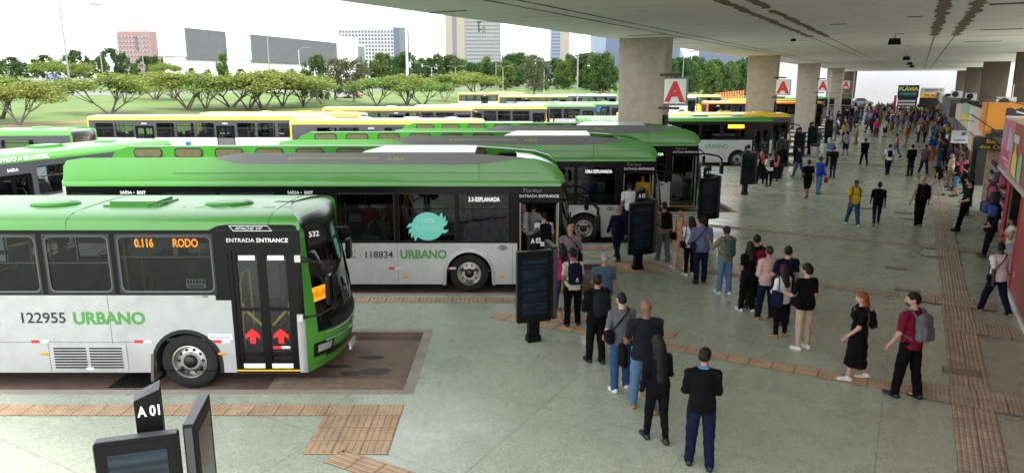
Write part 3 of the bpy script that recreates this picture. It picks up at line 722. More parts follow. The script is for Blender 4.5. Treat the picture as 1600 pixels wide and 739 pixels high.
    def wheel(s, x, dual=False, bright=True, steer=0.):
        for sg in (-1, 1):
            o = empty("wheel", (x, sg * (s.W - .19), .5), steer); o.parent = s.root
            Mt = Matrix.Rotation(R(90) * (1 if sg < 0 else -1), 4, 'X')
            t = MB(); t.lathe([(.30, -.12), (.40, -.13), (.47, -.125), (.495, -.10), (.5, -.06), (.5, .06), (.495, .10), (.485, .12), (.45, .135), (.38, .138), (.32, .13), (.295, .12)], 40, 0, Mt); t.build("tyre", TYRE, o, smooth=True)
            r_ = MB(); r_.lathe([(.297, .118), (.30, .135), (.285, .14), (.265, .12), (.25, .07), (.24, .05), (.17, .075), (.165, .085), (.12, .085)], 40, 0, Mt); r_.lathe([(.122, .08), (.115, .12), (.08, .15), (.0, .155)], 20, 1, Mt)
            for k in range(10):
                a = 2 * math.pi * k / 10; p = Mt @ Vector((.205 * math.cos(a), .205 * math.sin(a), .066)); q = Mt @ Vector((.205 * math.cos(a), .205 * math.sin(a), .069))
                r_.tube([p, q + (q - p) * .01], .028, 10, 2)
                p = Mt @ Vector((.145 * math.cos(a + .31), .145 * math.sin(a + .31), .08)); q = Mt @ Vector((.145 * math.cos(a + .31), .145 * math.sin(a + .31), .105)); r_.tube([p, q], .013, 6, 0)
            r_.lathe([(.0, -.05), (.29, -.05), (.3, .0)], 16, 2, Mt)
            r_.build("rim", [ALU if bright else ALUB, HUB, DARKIN], o, smooth=True)
        # wheel well and arch trim
        a = s.st['arch']
        for sg in (-1, 1):
            b = MB(); pts = [(x + a * math.cos(math.pi * k / 16), .5 + a * s.st.get('archz', 1) * math.sin(math.pi * k / 16)) for k in range(17)]; pts = [(x + a, s.st['skirt'])] + pts + [(x - a, s.st['skirt'])]
            for (p, q) in zip(pts[:-1], pts[1:]):
                b.quad((p[0], sg * s.W, p[1]), (q[0], sg * s.W, q[1]), (q[0], sg * .6, q[1]), (p[0], sg * .6, p[1]), 0)
                n1 = Vector((p[0] - x, p[1] - .5)).normalized() * s.st.get('archw', .05); n2 = Vector((q[0] - x, q[1] - .5)).normalized() * s.st.get('archw', .05)
                yo = sg * (s.W + .018)
                if p[1] > s.st['skirt'] + .01 or q[1] > s.st['skirt'] + .01:
                    b.quad((p[0], yo, p[1]), (q[0], yo, q[1]), (q[0] + n2.x, yo - sg * .014, q[1] + n2.y), (p[0] + n1.x, yo - sg * .014, p[1] + n1.y), 1)
                    b.quad((p[0], sg * s.W, p[1]), (q[0], sg * s.W, q[1]), (q[0], yo, q[1]), (p[0], yo, p[1]), 1)
            b.poly([(p[0], sg * .6, p[1]) for p in pts], 0)
            b.build("wheel_arch", [DARKIN, s.st.get('archm', RUB)], s.root)
    def txt(s, str_, x, z, size, m, bold=0, sx=1., align='LEFT', y=None, **k):
        return text(str_, size, m, s.root, (x, (-s.W - .004) if y is None else y, z), bold=bold, sx=sx, align=align, **k)
    def marks(s, xs, z, mx):
        b = MB(); c_ = MB(); y = -s.W - .004
        for x in xs: b.box((x - .075, y, z), (.15, .006, .05), m=0); b.box((x + .075, y, z), (.15, .006, .05), m=1)
        if xs: b.build("reflector", [REDS, REFW], s.root)
        for x in mx:
            q = MB().ell((x, -s.W, z - .22), (.085, .025, .028), 10, 6); q.build("marker_light", AMB, s.root, smooth=True)
    def roof_vents(s, items, z):
        for kind, x, y in items:
            if kind == 'dome':
                q = MB(); q.lathe([(.38, 0), (.39, .04), (.36, .075), (.2, .1), (0, .11)], 24, 0, Matrix.Translation((x, y, z)) @ Matrix.Diagonal((1.1, .8, 1, 1))); q.build("roof_vent", s.st['roofvent'], s.root, smooth=True)
            else:
                q = MB(); q.prism([(x - .5, y - .36, z + .0), (x + .5, y - .36, z + .0), (x + .5, y + .36, z), (x - .5, y + .36, z)], (0, 0, .05)); q.prism([(x - .42, y - .3, z + .05), (x + .42, y - .3, z + .05), (x + .42, y + .3, z + .05), (x - .42, y + .3, z + .05)], (0, 0, .05))
                q.tube([(x + .3, y - .4, z + .06), (x + .52, y - .1, z + .06)], .02, 6); q.build("roof_hatch", s.st['roofvent'], s.root)
    def mirror(s, pts, head, hd, r=.018):
        o = empty("mirror", (0, 0, 0)); o.parent = s.root
        q = MB()
        for p in pts: q.tube(p, r, 8)
        q.build("arm", BLACKB, o, smooth=True)
        vs, F = sdf_mesh([box_(head, (hd[0] / 2, hd[1] / 2, hd[2] / 2), .04)], .018); np_obj("housing", vs, F, BLACKB, o)
        return o
    def wipers(s, z0, z1):
        q = MB()
        for y0, dy in ((-.75, .35), (.15, .55)):
            p0 = s.front(z0); 
            def on(y, z): 
                c = s.st['c']; f = s.st['rake'](z); return Vector((-c * abs(y / s.W) ** s.st.get('pw', 2.4) - f * (1 - abs(y / s.W) ** 4) + .03, y, z))
            q.tube([on(y0, z0), on(y0 + dy * .5, (z0 + z1) / 2), on(y0 + dy, z1)], .012, 6); q.tube([on(y0 + dy * .2, z1 - .5), on(y0 + dy * 1.1, z1 + .25)], .016, 6)
        q.build("wiper", BLACKB, s.root)
    def front_panel(s, name, y0, y1, z0, z1, m, off=.008, n=8, nz=3, parent=None):
        """a panel that follows the curved front between y0..y1, z0..z1"""
        q = MB(); c = s.st['c']; W = s.W; vs = []
        for j in range(nz + 1):
            z = z0 + (z1 - z0) * j / nz
            for i in range(n + 1):
                y = y0 + (y1 - y0) * i / n; f = s.st['rake'](z)
                vs.append((-c * abs(y / W) ** s.st.get('pw', 2.4) - f * (1 - abs(y / W) ** 4) + off, y * (1 + off / 2), z))
        q.add(vs, [(j * (n + 1) + i, j * (n + 1) + i + 1, (j + 1) * (n + 1) + i + 1, (j + 1) * (n + 1) + i) for j in range(nz) for i in range(n)])
        return q.build(name, m, parent or s.root, smooth=True)
    def front_led(s, str_, y, z, size, m, **k):
        """upright lettering on the front, read from ahead"""
        c = s.st['c']; f = s.st['rake'](z); x = -c * abs(y / s.W) ** s.st.get('pw', 2.4) - f * (1 - abs(y / s.W) ** 4) + .03
        return text(str_, size, m, s.root, (x, y, z), (R(90), 0, R(90)), align='CENTER', **k)

def rake_d(z): return np.interp(z, [.3, .55, .8, 1.05, 1.4, 2.0, 2.5, 2.8, 2.95, 3.1, 3.25], [.16, .06, .0, .0, .05, .17, .27, .30, .36, .5, .7]).item()
def rake_e(z): return np.interp(z, [.2, .5, .8, 1.1, 1.6, 2.3, 2.8, 3.1, 3.5], [.10, .03, 0, .02, .07, .16, .24, .32, .6]).item()

def style_diesel(cant=GREEN, low=SILVER, roof=GREENR, front=GREEN, band=BLACKB, rearc=None, **kw):
    st = dict(c=.5, skirt=.33, waist=1.72, band=2.86, arch=.56, low=low, bandm=band, cant=cant, roof=roof, front=front, roofvent=roof, rake=rake_d,
        frontz=[.33, .55, .8, 1.0, 1.18, 1.3, 1.6, 2.0, 2.3, 2.42, 2.5, 2.75, 2.86], floor=.95, archm=RUB, archw=.06)
    def fm(a, z):
        if a > .85: return 4
        if z < 1.0: return 4
        if z < 1.3: return 5
        if 1.3 < z < 2.42: return None
        return 5
    st['frontm'] = fm
    st['rearm'] = lambda a, z: 2 if (a > .9 or z > 2.6) else (0 if z < 1.7 else 5)
    st['roofprof'] = [(2.86, 1.0, 0.), (2.925, .993, .0), (2.975, .982, .015), (3.015, .963, .04), (3.045, .935, .08), (3.072, .89, .14), (3.096, .81, .24), (3.115, .70, .36), (3.128, .5, .5), (3.135, .25, .62), (3.137, .05, .7)]
    st['roofm'] = lambda z, p: (5 if (p.x > -.62 - .25 * (z > 3.06) and z < 3.0 and abs(p.y) < 1.10) else 2 if z < st.get('cantz', 3.025) else 3)
    st.update(kw); return st
# ---- the nearest bus: white and green diesel
def bus_body(b, wheels, windows, doors, wsplit=.62, g=None, r=.12, cabin=True, seats=True, rects=True, modes=()):
    b.wheels, b.windows, b.doors = wheels, windows, doors; b.shell()
    for k, wx in enumerate(wheels): b.wheel(wx, bright=k == 0)
    for x0, x1, z0, z1 in windows:
        for sg in (-1, 1): b.window(x0, x1, z0, z1, sg, r=r, split=wsplit, g=g)
    for k, d in enumerate(doors): b.door(*d[:4], mode=(modes[k] if k < len(modes) else 'shut'))
    if cabin: b.cabin(seats)
    return b
GRP = "buses parked in the bays"
st = style_diesel(waist=1.73, framem=M("window_rubber", (.008, .008, .009), .45), frame2=M("frame_grey", (.06, .062, .07), .35))
st['waistf'] = lambda x, sg: (1.30 if (x > -.66) else (1.73 if x < -2.0 else 1.64)) if sg < 0 else 1.73
st['cuts'] = (-.66, -2.0)
B1 = Bus("white and green diesel bus 122955 with its door shut, nearest in the front bay", (-3.05, 12.97, -.15), 0, 12.4, st, GRP)
W1 = [(-3.60, -1.97, 1.76, 2.79), (-4.82, -3.70, 1.76, 2.79), (-6.04, -4.92, 1.76, 2.79), (-7.26, -6.14, 1.76, 2.79), (-9.6, -8.5, 1.76, 2.79), (-10.8, -9.7, 1.76, 2.79), (-12.0, -10.9, 1.76, 2.79)]
B1.wheels = [-2.58, -9.3]; B1.windows = W1; B1.doors = [(-1.74, -.64, .36, 2.58), (-8.4, -7.35, .36, 2.58)]
B1.shell(); B1.cabin()
for k, x in enumerate(B1.wheels): B1.wheel(x)
for k, (x0, x1, z0, z1) in enumerate(W1):
    for sg in (-1, 1): B1.window(x0, x1, z0, z1, sg, r=.13, split=(.52 if k else .62), fr=.05, bars=() if k == 0 else ((x0 + x1) / 2,))
B1.door(*B1.doors[0], arrows=True); B1.door(*B1.doors[1])
yf = -1.254
B1.txt("URBANO", -4.48, 1.22, .30, TXG, bold=.03, sx=1.0)
B1.txt("122955", -5.41, 1.24, .265, TXK, bold=.012, sx=1.03)
B1.txt("Área 1", -6.02, 1.37, .115, TXK); B1.txt("Piracicabana", -6.30, 1.22, .115, TXK)
B1.txt("ENTRADA •", -1.74, 2.655, .098, TXW, sx=1.06); B1.txt("ENTRANCE", -1.235, 2.655, .098, TXW, bold=.02, sx=1.06)
B1.txt("SAÍDA • EXIT", -8.2, 2.65, .095, TXW)
B1.txt("APACHE VIP", -1.58, 2.872, .062, TXW, sx=1.35, shear=.3)
q = MB(); pts = [(-1.67, 2.935), (-1.03, 2.935), (-.96, 2.85), (-1.6, 2.85)]; q.tube([(x, yf, z) for x, z in pts + pts[:1]], .007, 4); q.build("badge_outline", TXW, B1.root)
# black sweep of the cantrail above the door
q = MB(); q.prism([(x, -1.2525, z) for x, z in ((-2.02, 2.862), (-1.93, 2.905), (-1.84, 2.938), (-1.7, 2.952), (-.62, 2.952), (-.56, 2.93), (-.54, 2.862))], (0, .01, 0)); q.build("cantrail_panel", BLACKB, B1.root)
# side route display inside the first window
q = MB(); q.box((-2.82, -1.20, 2.635), (1.08, .02, .2)); dsp = q.build("destination_sign", LEDP, B1.root)
text("0.116", .2, LEDO, dsp, (-3.30, -1.216, 2.565), bold=.03, sx=.72); text("RODO", .2, LEDO, dsp, (-2.66, -1.216, 2.565), bold=.02, sx=.72)
q = MB(); q.box((-2.32, -1.232, 1.93), (.33, .004, .16), m=0)
for k in range(6): q.box((-2.45 + k * .052, -1.235, 1.965), (.034, .004, .06), m=1)
for k in range(3): q.box((-2.32, -1.235, 1.91 - k * .022), (.26, .004, .009), m=1)
q.build("window_sticker", [SIGNW, TXK], B1.root)
q = MB(); q.box((-5.55, -1.226, 2.62), (.22, .004, .22)); q.box((-5.55, -1.226, 2.38), (.2, .004, .12)); q.box((-6.6, -1.226, 2.58), (.4, .004, .3)); q.build("window_sticker", SIGNW, B1.root)
q = MB(); q.box((-1.98, -1.254, .985), (.42, .004, .1), m=0)
for k in range(3): q.box((-1.98, -1.257, 1.012 - k * .026), (.36, .003, .008), m=1)
q.build("sticker", [WHITEP, BLUEI], B1.root)
B1.marks([-5.1, -3.32, -1.96], .90, [-5.05, -1.98]); B1.txt("• • • • ® ®", -2.35, 1.69, .05, TXK)
# engine vent
o = MB(); o.prism([(x, -1.262, z) for x, z in rrect(-4.93, -3.62, .36, .86, .03)], (0, .012, 0), 0)
for c0 in (-4.6, -3.98):
    for k in range(8): o.box((c0, -1.266, .43 + k * .05), (.56, .01, .024), m=1)
o.box((-4.28, -1.268, .41), (.13, .012, .045), m=2); o.build("vent_grille", [SILVER, HUB, WHITEP], B1.root)
q = MB()
for x0, z0, x1, z1 in ((-6.9, .89, -3.2, .89), (-1.98, .89, -1.76, .89), (-3.85, .33, -3.85, 1.72), (-4.97, .33, -4.97, .89)): q.box(((x0 + x1) / 2, -1.2515, (z0 + z1) / 2), (max(.008, x1 - x0), .003, max(.008, z1 - z0)))
q.build("panel_seam", M("seam_grey", (.12, .12, .12), .6), B1.root)
q = MB(); q.box((-3.2, -1.1, .42), (.05, .35, .5), mat=Matrix.Rotation(.1, 3, 'Y')); q.build("mud_flap", M("mud_flap", (.13, .105, .08), .85, var=.25), B1.root)
B1.roof_vents([('dome', -5.15, -.25), ('hatch', -3.65, -.15), ('dome', -2.05, -.2), ('hatch', -7.6, 0), ('dome', -9.2, 0)], 3.115)
text("122955", .62, M("faint_roof_number", (.055, .27, .03), .4), B1.root, (-2.9, -.95, 3.085), (R(8), 0, 0), ext=.001, sx=1.2)
q = MB()
for x in (-1.02, -4.4, -6.9, -9.6): q.tube([(x, y * 1.25, z + .004) for z, y in ((2.87, -.999), (2.975, -.985), (3.045, -.938), (3.096, -.815), (3.128, -.5), (3.14, 0), (3.128, .5), (3.096, .815), (2.975, .985))], .006, 4)
q.build("roof_seam", GREEND, B1.root)
# glass and details of the front
q = B1.front_panel("windscreen", -1.065, 1.065, 1.29, 2.43, GLW, .004, 14, 6)
B1.front_panel("destination_sign", -.98, .98, 2.5, 2.78, M("sign_glass", (.02, .02, .022), .12, coat=.5), .006, 10, 3)
text("532", .13, TXW, B1.root, (-.43, -.97, 2.68), (R(85), R(0), R(42)), bold=.02)
B1.front_panel("grille", -.8, .8, .99, 1.16, M("grille_black", (.012, .012, .012), .6, bump=.5, bscale=80), .01, 10, 2)
for k in range(5): B1.front_panel("grille_bar", -.78, .78, 1.0 + k * .034, 1.008 + k * .034, HUB, .022, 10, 1)
for z in (.95, .80): B1.front_panel("chrome_strip", -.95, .95, z, z + .03, CHROME, .014, 12, 1)
B1.front_panel("bumper_intake", -.9, .9, .50, .62, HUB, .008, 10, 1)
for sg in (-1, 1):
    h = B1.front_panel("headlight", sg * .80, sg * 1.08, .64, .77, LAMPG, .014, 5, 3)
    if sg > 0: h.data.flip_normals()
    B1.front_panel("lamp_surround", sg * .74, sg * 1.15, .56, .82, HUB, .008, 5, 2, parent=h)
    q = B1.front_panel("bumper_line", sg * .55, sg * 1.2, .44, .452, GREEND, .004, 6, 1)
q = MB(); q.lathe([(.075, 0), (.08, .012), (.06, .02), (0, .02)], 20, 0, Matrix.Translation((.014, 0, .88)) @ Matrix.Rotation(R(90), 4, 'Y')); q.build("badge", CHROME, B1.root, smooth=True)
q = MB(); q.box((.0, 0, .42), (.03, .42, .13)); q.build("number_plate", REFW, B1.root)
text("PAV-2I55", .1, TXK, B1.root, (.018, 0, .385), (R(90), 0, R(90)), align='CENTER') if False else None
# orange route board behind the windscreen
q = MB(); q.box((0, 0, 0), (.02, .46, .24)); rb = q.build("route_board", LEDO, B1.root); rb.location = (-.36, -.72, 1.62); rb.rotation_euler = (0, R(-10), R(-28))
q = MB()
for k in range(10): q.box((.013, -.19 + k * .042, random.uniform(-.03, .03)), (.006, .02, random.uniform(.08, .15)))
q.build("board_lettering", M("board_dark", (.5, .12, .0), .6, emit=(.5, .1, 0), estr=.6), rb)
q = MB(); q.box((-.55, 0, 1.22), (.5, 2.0, .08), m=0); q.box((-.85, .55, 1.3), (.15, .7, .35), m=0); q.lathe([(.2, 0), (.215, .015), (.2, .03)], 20, 0, Matrix.Translation((-1.0, .55, 1.5)) @ Matrix.Rotation(R(-60), 4, 'Y')); q.build("dashboard", HUB, B1.root)
B1.wipers(1.3, 2.0)
B1.mirror([[(-.52, -1.25, 2.40), (-.3, -1.38, 2.38), (.03, -1.36, 2.24)], [(-.52, -1.25, 2.32), (-.25, -1.36, 2.34), (.03, -1.34, 2.22)], [(-.55, -1.27, 1.34), (-.2, -1.36, 1.42), (.03, -1.33, 1.56)], [(.03, -1.35, 2.24), (.05, -1.34, 1.55)]], (-.02, -1.34, 1.87), (.1, .3, .52))
B1.mirror([[(-.52, 1.25, 2.40), (-.3, 1.38, 2.38), (-.25, 1.36, 2.22)]], (-.3, 1.36, 1.95), (.1, .26, .42))
for x, z in ((-.55, 2.38), (-.57, 1.34)): q = MB(); q.box((x, -1.275, z), (.1, .06, .12)); q.build("mirror_mount", ALUB, B1.root)

# ---- electric buses with tall roof fairings
def style_electric():
    st = dict(c=.42, pw=2.6, skirt=.24, waist=1.31, band=2.75, arch=.58, low=M("bus_pale", (.48, .50, .48), .32, .1, coat=.4, var=.03, dirt=(.30, .285, .25), dscale=2.4, damt=.5), bandm=BLACKB, cant=GREEN, roof=GREEN, front=GREEN, roofvent=GREEN, rake=rake_e,
        frontz=[.24, .5, .8, 1.0, 1.2, 1.6, 2.0, 2.3, 2.5, 2.62, 2.75], floor=.62, archm=SILVER, archw=.09, sb=0)
    def fm(a, z):
        if a > .955: return 4
        if z < 1.0: return 4 if a > .5 else 5
        if a > .9: return 5
        if z < 2.3: return None
        return 5
    st['frontm'] = fm; st['rearm'] = lambda a, z: 0 if a > .45 else (4 if z > 2.4 else 5)
    st['roofprof'] = [(2.75, 1.0, 0.), (2.86, .995, .0), (2.9, .975, .03), (2.96, .93, .06), (3.0, .7, .12), (3.02, .05, .4)]
    st['roofm'] = lambda z, p: 2
    st['waistf'] = lambda x, sg: 1.31
    return st
def electric(label, loc, number, led, L=12.85, modes=('open', 'shut', 'shut'), seats=True, dest_w=1.25):
    b = Bus(label, loc, 0, L, style_electric(), GRP)
    # bus length runs from the nose at x=0; window band is one dark glazed strip
    W_ = [(-2.98, -1.69, 1.34, 2.58), (-4.48, -3.04, 1.34, 2.58), (-6.02, -4.56, 1.34, 2.58), (-8.9, -7.52, 1.34, 2.58), (-10.3, -8.96, 1.34, 2.58), (-12.6, -11.75, 1.5, 2.58)]
    D_ = [(-1.5, -.40, .28, 2.40), (-7.42, -6.12, .28, 2.42), (-11.62, -10.4, .28, 2.42)]
    b.wheels = [-2.72, -9.6]; b.windows = W_; b.doors = D_; b.shell(); b.cabin(seats)
    for k, x in enumerate(b.wheels): b.wheel(x, bright=False)
    for k, (x0, x1, z0, z1) in enumerate(W_):
        for sg in (-1, 1): b.window(x0, x1, z0, z1, sg, r=.05, fr=.03, split=.68, g=GLS, bars=((x0 + x1) / 2,) if k else ())
    for d, m in zip(D_, modes): b.door(*d, mode=m, glassm=GLD)
    # smoked upper edge of the glazing
    b.txt(number, -5.38, .93, .25, TXK, bold=.008, sx=1.0); b.txt("URBANO", -4.46, .92, .31, TXG, bold=.03, sx=.92)
    b.txt("Área 1", -5.88, 1.06, .11, TXK); b.txt("Piracicabana", -6.08, .93, .10, TXK)
    b.txt("ENTRADA •", -1.45, 2.475, .095, TXW, sx=1.04); b.txt("ENTRANCE", -.97, 2.475, .095, TXW, bold=.02, sx=1.04); b.txt("Torino", -1.40, 2.60, .14, M("grey_lettering", (.20, .20, .21), .5), sx=1.25, shear=.35)
    for x in (-7.2, -11.35): b.txt("SAÍDA •", x, 2.56, .105, TXW, bold=.005); b.txt("EXIT", x + .42, 2.56, .105, TXW, bold=.025)
    q = MB(); q.box((-2.2, -1.20, 2.42), (dest_w, .02, .17)); dsp = q.build("destination_sign", HUB, b.root); text(led, .155, LEDW, dsp, (-2.72, -1.216, 2.365), bold=.015, sx=.72)
    q = MB(); q.prism([(-1.86 + .115 * math.cos(a), -1.253, 1.19 + .06 * math.sin(a)) for a in [i * math.pi / 10 for i in range(20)]], (0, -.003, 0)); o = q.build("maker_badge", TXK, b.root); text("BYD", .08, SIGNW, o, (-1.86, -1.259, 1.163), align='CENTER', sx=1.1, bold=.01)
    b.marks([-4.6, -3.2], .66, [-4.35, -1.9])
    q = MB()
    for x in (-4.52, -1.62): q.box((x, -1.2515, .78), (.008, .003, 1.05))
    q.build("panel_seam", MATS["seam_grey"], b.root)
    # roof fairings: a panel on each side, the far one pierced by rounded slots
    for sg in (-1, 1):
        f = MB(); y0, y1 = sg * 1.235, sg * 1.10
        prof = [(-L + .12, 2.88, 3.24), (-L + .22, 2.88, 3.38), (-L + .6, 2.88, 3.44 if sg < 0 else 3.54), (-8.95, 2.88, 3.46 if sg < 0 else 3.56), (-8.35, 2.88, 3.56), (-2.9, 2.88, 3.56), (-2.4, 2.88, 3.53), (-1.7, 2.88, 3.48), (-1.0, 2.88, 3.42), (-.62, 2.88, 3.30), (-.42, 2.88, 3.12), (-.34, 2.88, 2.98)]
        n = len(prof)
        for (xa, a0, a1), (xb, c0, c1) in zip(prof[:-1], prof[1:]):
            am, cm = a0 + (a1 - a0) * .42, c0 + (c1 - c0) * .42
            q1 = [(xa, y0, a0), (xb, y0, c0), (xb, y0 - sg * .02, cm), (xa, y0 - sg * .02, am)]; q2 = [(xa, y0 - sg * .02, am), (xb, y0 - sg * .02, cm), (xb, y0 - sg * .075, c1), (xa, y0 - sg * .075, a1)]
            q3 = [(xa, y0 - sg * .075, a1), (xb, y0 - sg * .075, c1), (xb, y1 - sg * .06, c1 - .01), (xa, y1 - sg * .06, a1 - .01)]; q4 = [(xa, y1 - sg * .06, a1 - .01), (xb, y1 - sg * .06, c1 - .01), (xb, y1, c0), (xa, y1, a0)]
            for q_, m_ in ((q1, 0), (q2, 0), (q3, 1), (q4, 0)): f.quad(*(q_ if sg < 0 else q_[::-1]), m_)
        fo = f.build("roof_fairing", [GREEN, M("fairing_edge", (.03, .045, .05), .3)], b.root, smooth=True, ang=30)
        # grey centre panel with pointed ends
        yo = lambda z: sg * (1.235 - .02 - .055 * max(0, (z - 3.2)) / .46 + .004)
        g = MB(); pl = [(-8.95, 3.655), (-8.35, 3.42), (-2.45, 3.36), (-1.85, 3.40), (-1.35, 3.47), (-2.3, 3.60), (-2.9, 3.657)]
        tops = [(-8.95, 3.655), (-2.9, 3.655), (-2.35, 3.59), (-1.35, 3.475)]; bots = [(-8.95, 3.65), (-8.35, 3.38), (-2.85, 3.30), (-1.35, 3.46)]
        xs_ = [-8.95, -8.35, -2.9, -2.35, -1.35]; tz = [3.462, 3.562, 3.562, 3.535, 3.462]; bz = [3.45, 3.30, 3.28, 3.30, 3.45]
        for i in range(4):
            q_ = [(xs_[i], yo(bz[i]), bz[i]), (xs_[i + 1], yo(bz[i + 1]), bz[i + 1]), (xs_[i + 1], yo(tz[i + 1]), tz[i + 1]), (xs_[i], yo(tz[i]), tz[i])]; g.quad(*(q_ if sg < 0 else q_[::-1]))
        g.build("grey_panel", FGREY, fo)
        if sg < 0:
            k = MB(); k.box((-6.0, yo(3.43) - .004, 3.44), (2.2, .004, .012)); k.lathe([(.03, 0), (.03, .006), (.018, .006)], 14, 0, Matrix.Translation((-7.1, yo(3.43), 3.44)) @ Matrix.Rotation(R(90), 4, 'X')); k.build("lime_line", TXL, fo)
            text("e.bus", .13, TXL, fo, (-4.7, yo(3.43) - .006, 3.40), (R(90), 0, 0), sx=1.5, shear=.25)
            k = MB(); k.box((-2.45, -1.238, 3.1), (.012, .01, .5)); k.box((-5.5, -1.237, 3.08), (9.0, .004, .014)); k.build("fairing_seam", GREEND, fo)
        if sg > 0:
            k = MB(); x = -L + .75
            while x < -1.3:
                pts = rrect(x, x + .78, 3.22, 3.49 if x < -2.6 else 3.38, .1)
                k.prism([(px, 1.03, pz) for px, pz in pts], (0, -.006, 0), 1); k.prism([(px, 1.022, pz) for px, pz in rrect(x + .03, x + .75, 3.25, 3.46 if x < -2.6 else 3.35, .08)], (0, -.004, 0), 0); x += 1.12
            k.build("fairing_slot", [KHAKI, HUB], fo)
    e = MB(); e.box((-3.9, .1, 3.1), (2.7, 1.5, .24)); e.box((-7.5, 0, 3.08), (3.6, 1.6, .2)); e.prism([(-5.35, -.95, 3.53), (-2.55, -.95, 3.53), (-2.55, .1, 3.60), (-4.95, .1, 3.60)], (0, 0, .04), 1); e.box((-3.9, -.5, 3.4), (2.4, .5, .2), m=2)
    e.build("battery_pack", [GREEND, PANEL, ALUB], b.root)
    fr = MB()
    for zz, bk in ((3.0, .5), (3.25, .62)): pass
    # curved green brow joining the fairings at the front
    q = MB(); ysn = [-1.1 + 2.2 * i / 12 for i in range(13)]; prof2 = [(-.30, 2.9), (-.42, 3.08), (-.66, 3.24), (-1.05, 3.36), (-1.5, 3.40)]
    vs = [(x - .28 * abs(y / 1.1) ** 2.6 * (1 if i < 3 else .4), y, z) for i, (x, z) in enumerate(prof2) for y in ysn]
    q.add(vs, [(j * 13 + i, j * 13 + i + 1, (j + 1) * 13 + i + 1, (j + 1) * 13 + i) for j in range(4) for i in range(12)]); q.build("brow", GREEN, b.root, smooth=True)
    b.front_panel("windscreen", -1.14, 1.14, .99, 2.31, GLW, .004, 12, 6); b.front_panel("destination_sign", -.95, .95, 2.36, 2.6, MATS["sign_glass"], .006, 10, 3)
    for sg in (-1, 1):
        h = b.front_panel("headlight", sg * .8, sg * 1.1, .62, .8, LAMPG, .012, 5, 3)
        if sg > 0: h.data.flip_normals()
    b.front_panel("bumper", -1.0, 1.0, .32, .5, HUB, .01, 10, 2); b.front_panel("dashboard", -1.1, 1.1, .99, 1.08, HUB, -.1, 10, 1); b.wipers(1.0, 1.7)
    b.mirror([[(-.42, -1.25, 2.42), (-.1, -1.38, 2.44), (.35, -1.42, 2.36), (.52, -1.4, 2.2)], [(.5, -1.4, 2.25), (.5, -1.4, 2.0)]], (.5, -1.4, 1.85), (.12, .26, .42), .035)
    b.mirror([[(-.42, 1.25, 2.42), (.35, 1.42, 2.36), (.52, 1.4, 2.2)]], (.5, 1.4, 1.9), (.12, .26, .42), .03)
    return b
B2 = electric("electric bus 118834 with a round teal sticker on its window, doors open", (1.63, 18.86, -.15), "118834", "3.3-ESPLANADA")
# round sticker with leaves
q = MB(); cx, cz = -3.74, 1.74; q.prism([(cx + .40 * math.cos(a), -1.246, cz + .36 * math.sin(a)) for a in [i * math.pi / 18 for i in range(36)]], (0, -.003, 0), 0)
for a in (10, 25, 40, 175, 195, 210, 225, -20):
    c0 = Vector((cx + .44 * math.cos(R(a)), -1.248, cz + .38 * math.sin(R(a)))); d = Vector((math.cos(R(a + 40)), 0, math.sin(R(a + 40)))) * .1; e = Vector((-d.z, 0, d.x)) * .5
    q.prism([c0 - d, c0 + e, c0 + d * 1.2, c0 - e], (0, -.002, 0), 0)
o = q.build("round_sticker", TXT, B2.root)
text("100%", .17, TXTL, o, (cx, -1.252, cz + .09), bold=.02, align='CENTER'); text("ELÉTRICO", .125, TXTL, o, (cx, -1.252, cz - .08), bold=.02, align='CENTER', sx=1.1); text("#sustentável", .07, TXTL, o, (cx, -1.252, cz - .2), align='CENTER')
q = MB()
for x, z, w_, h_ in ((-2.95, 1.96, .42, .2), (-5.55, 1.95, .3, .2), (-4.1, 1.82, .3, .35), (-5.2, 1.45, .45, .1)): q.box((x, -1.232, z), (w_, .003, h_))
q.build("window_sticker", M("frosted_sticker", (.16, .17, .18), .4), B2.root)
B3 = electric("second electric bus in the row, with lettering 108.6 on its side display", (5.1, 24.55, -.15), "118842", "108.6 ESPLANADA")
B4 = electric("third electric bus in the row, beside the nearest concrete column", (7.95, 30.25, -.15), "118851", "0.108 ESPLANADA", seats=False)

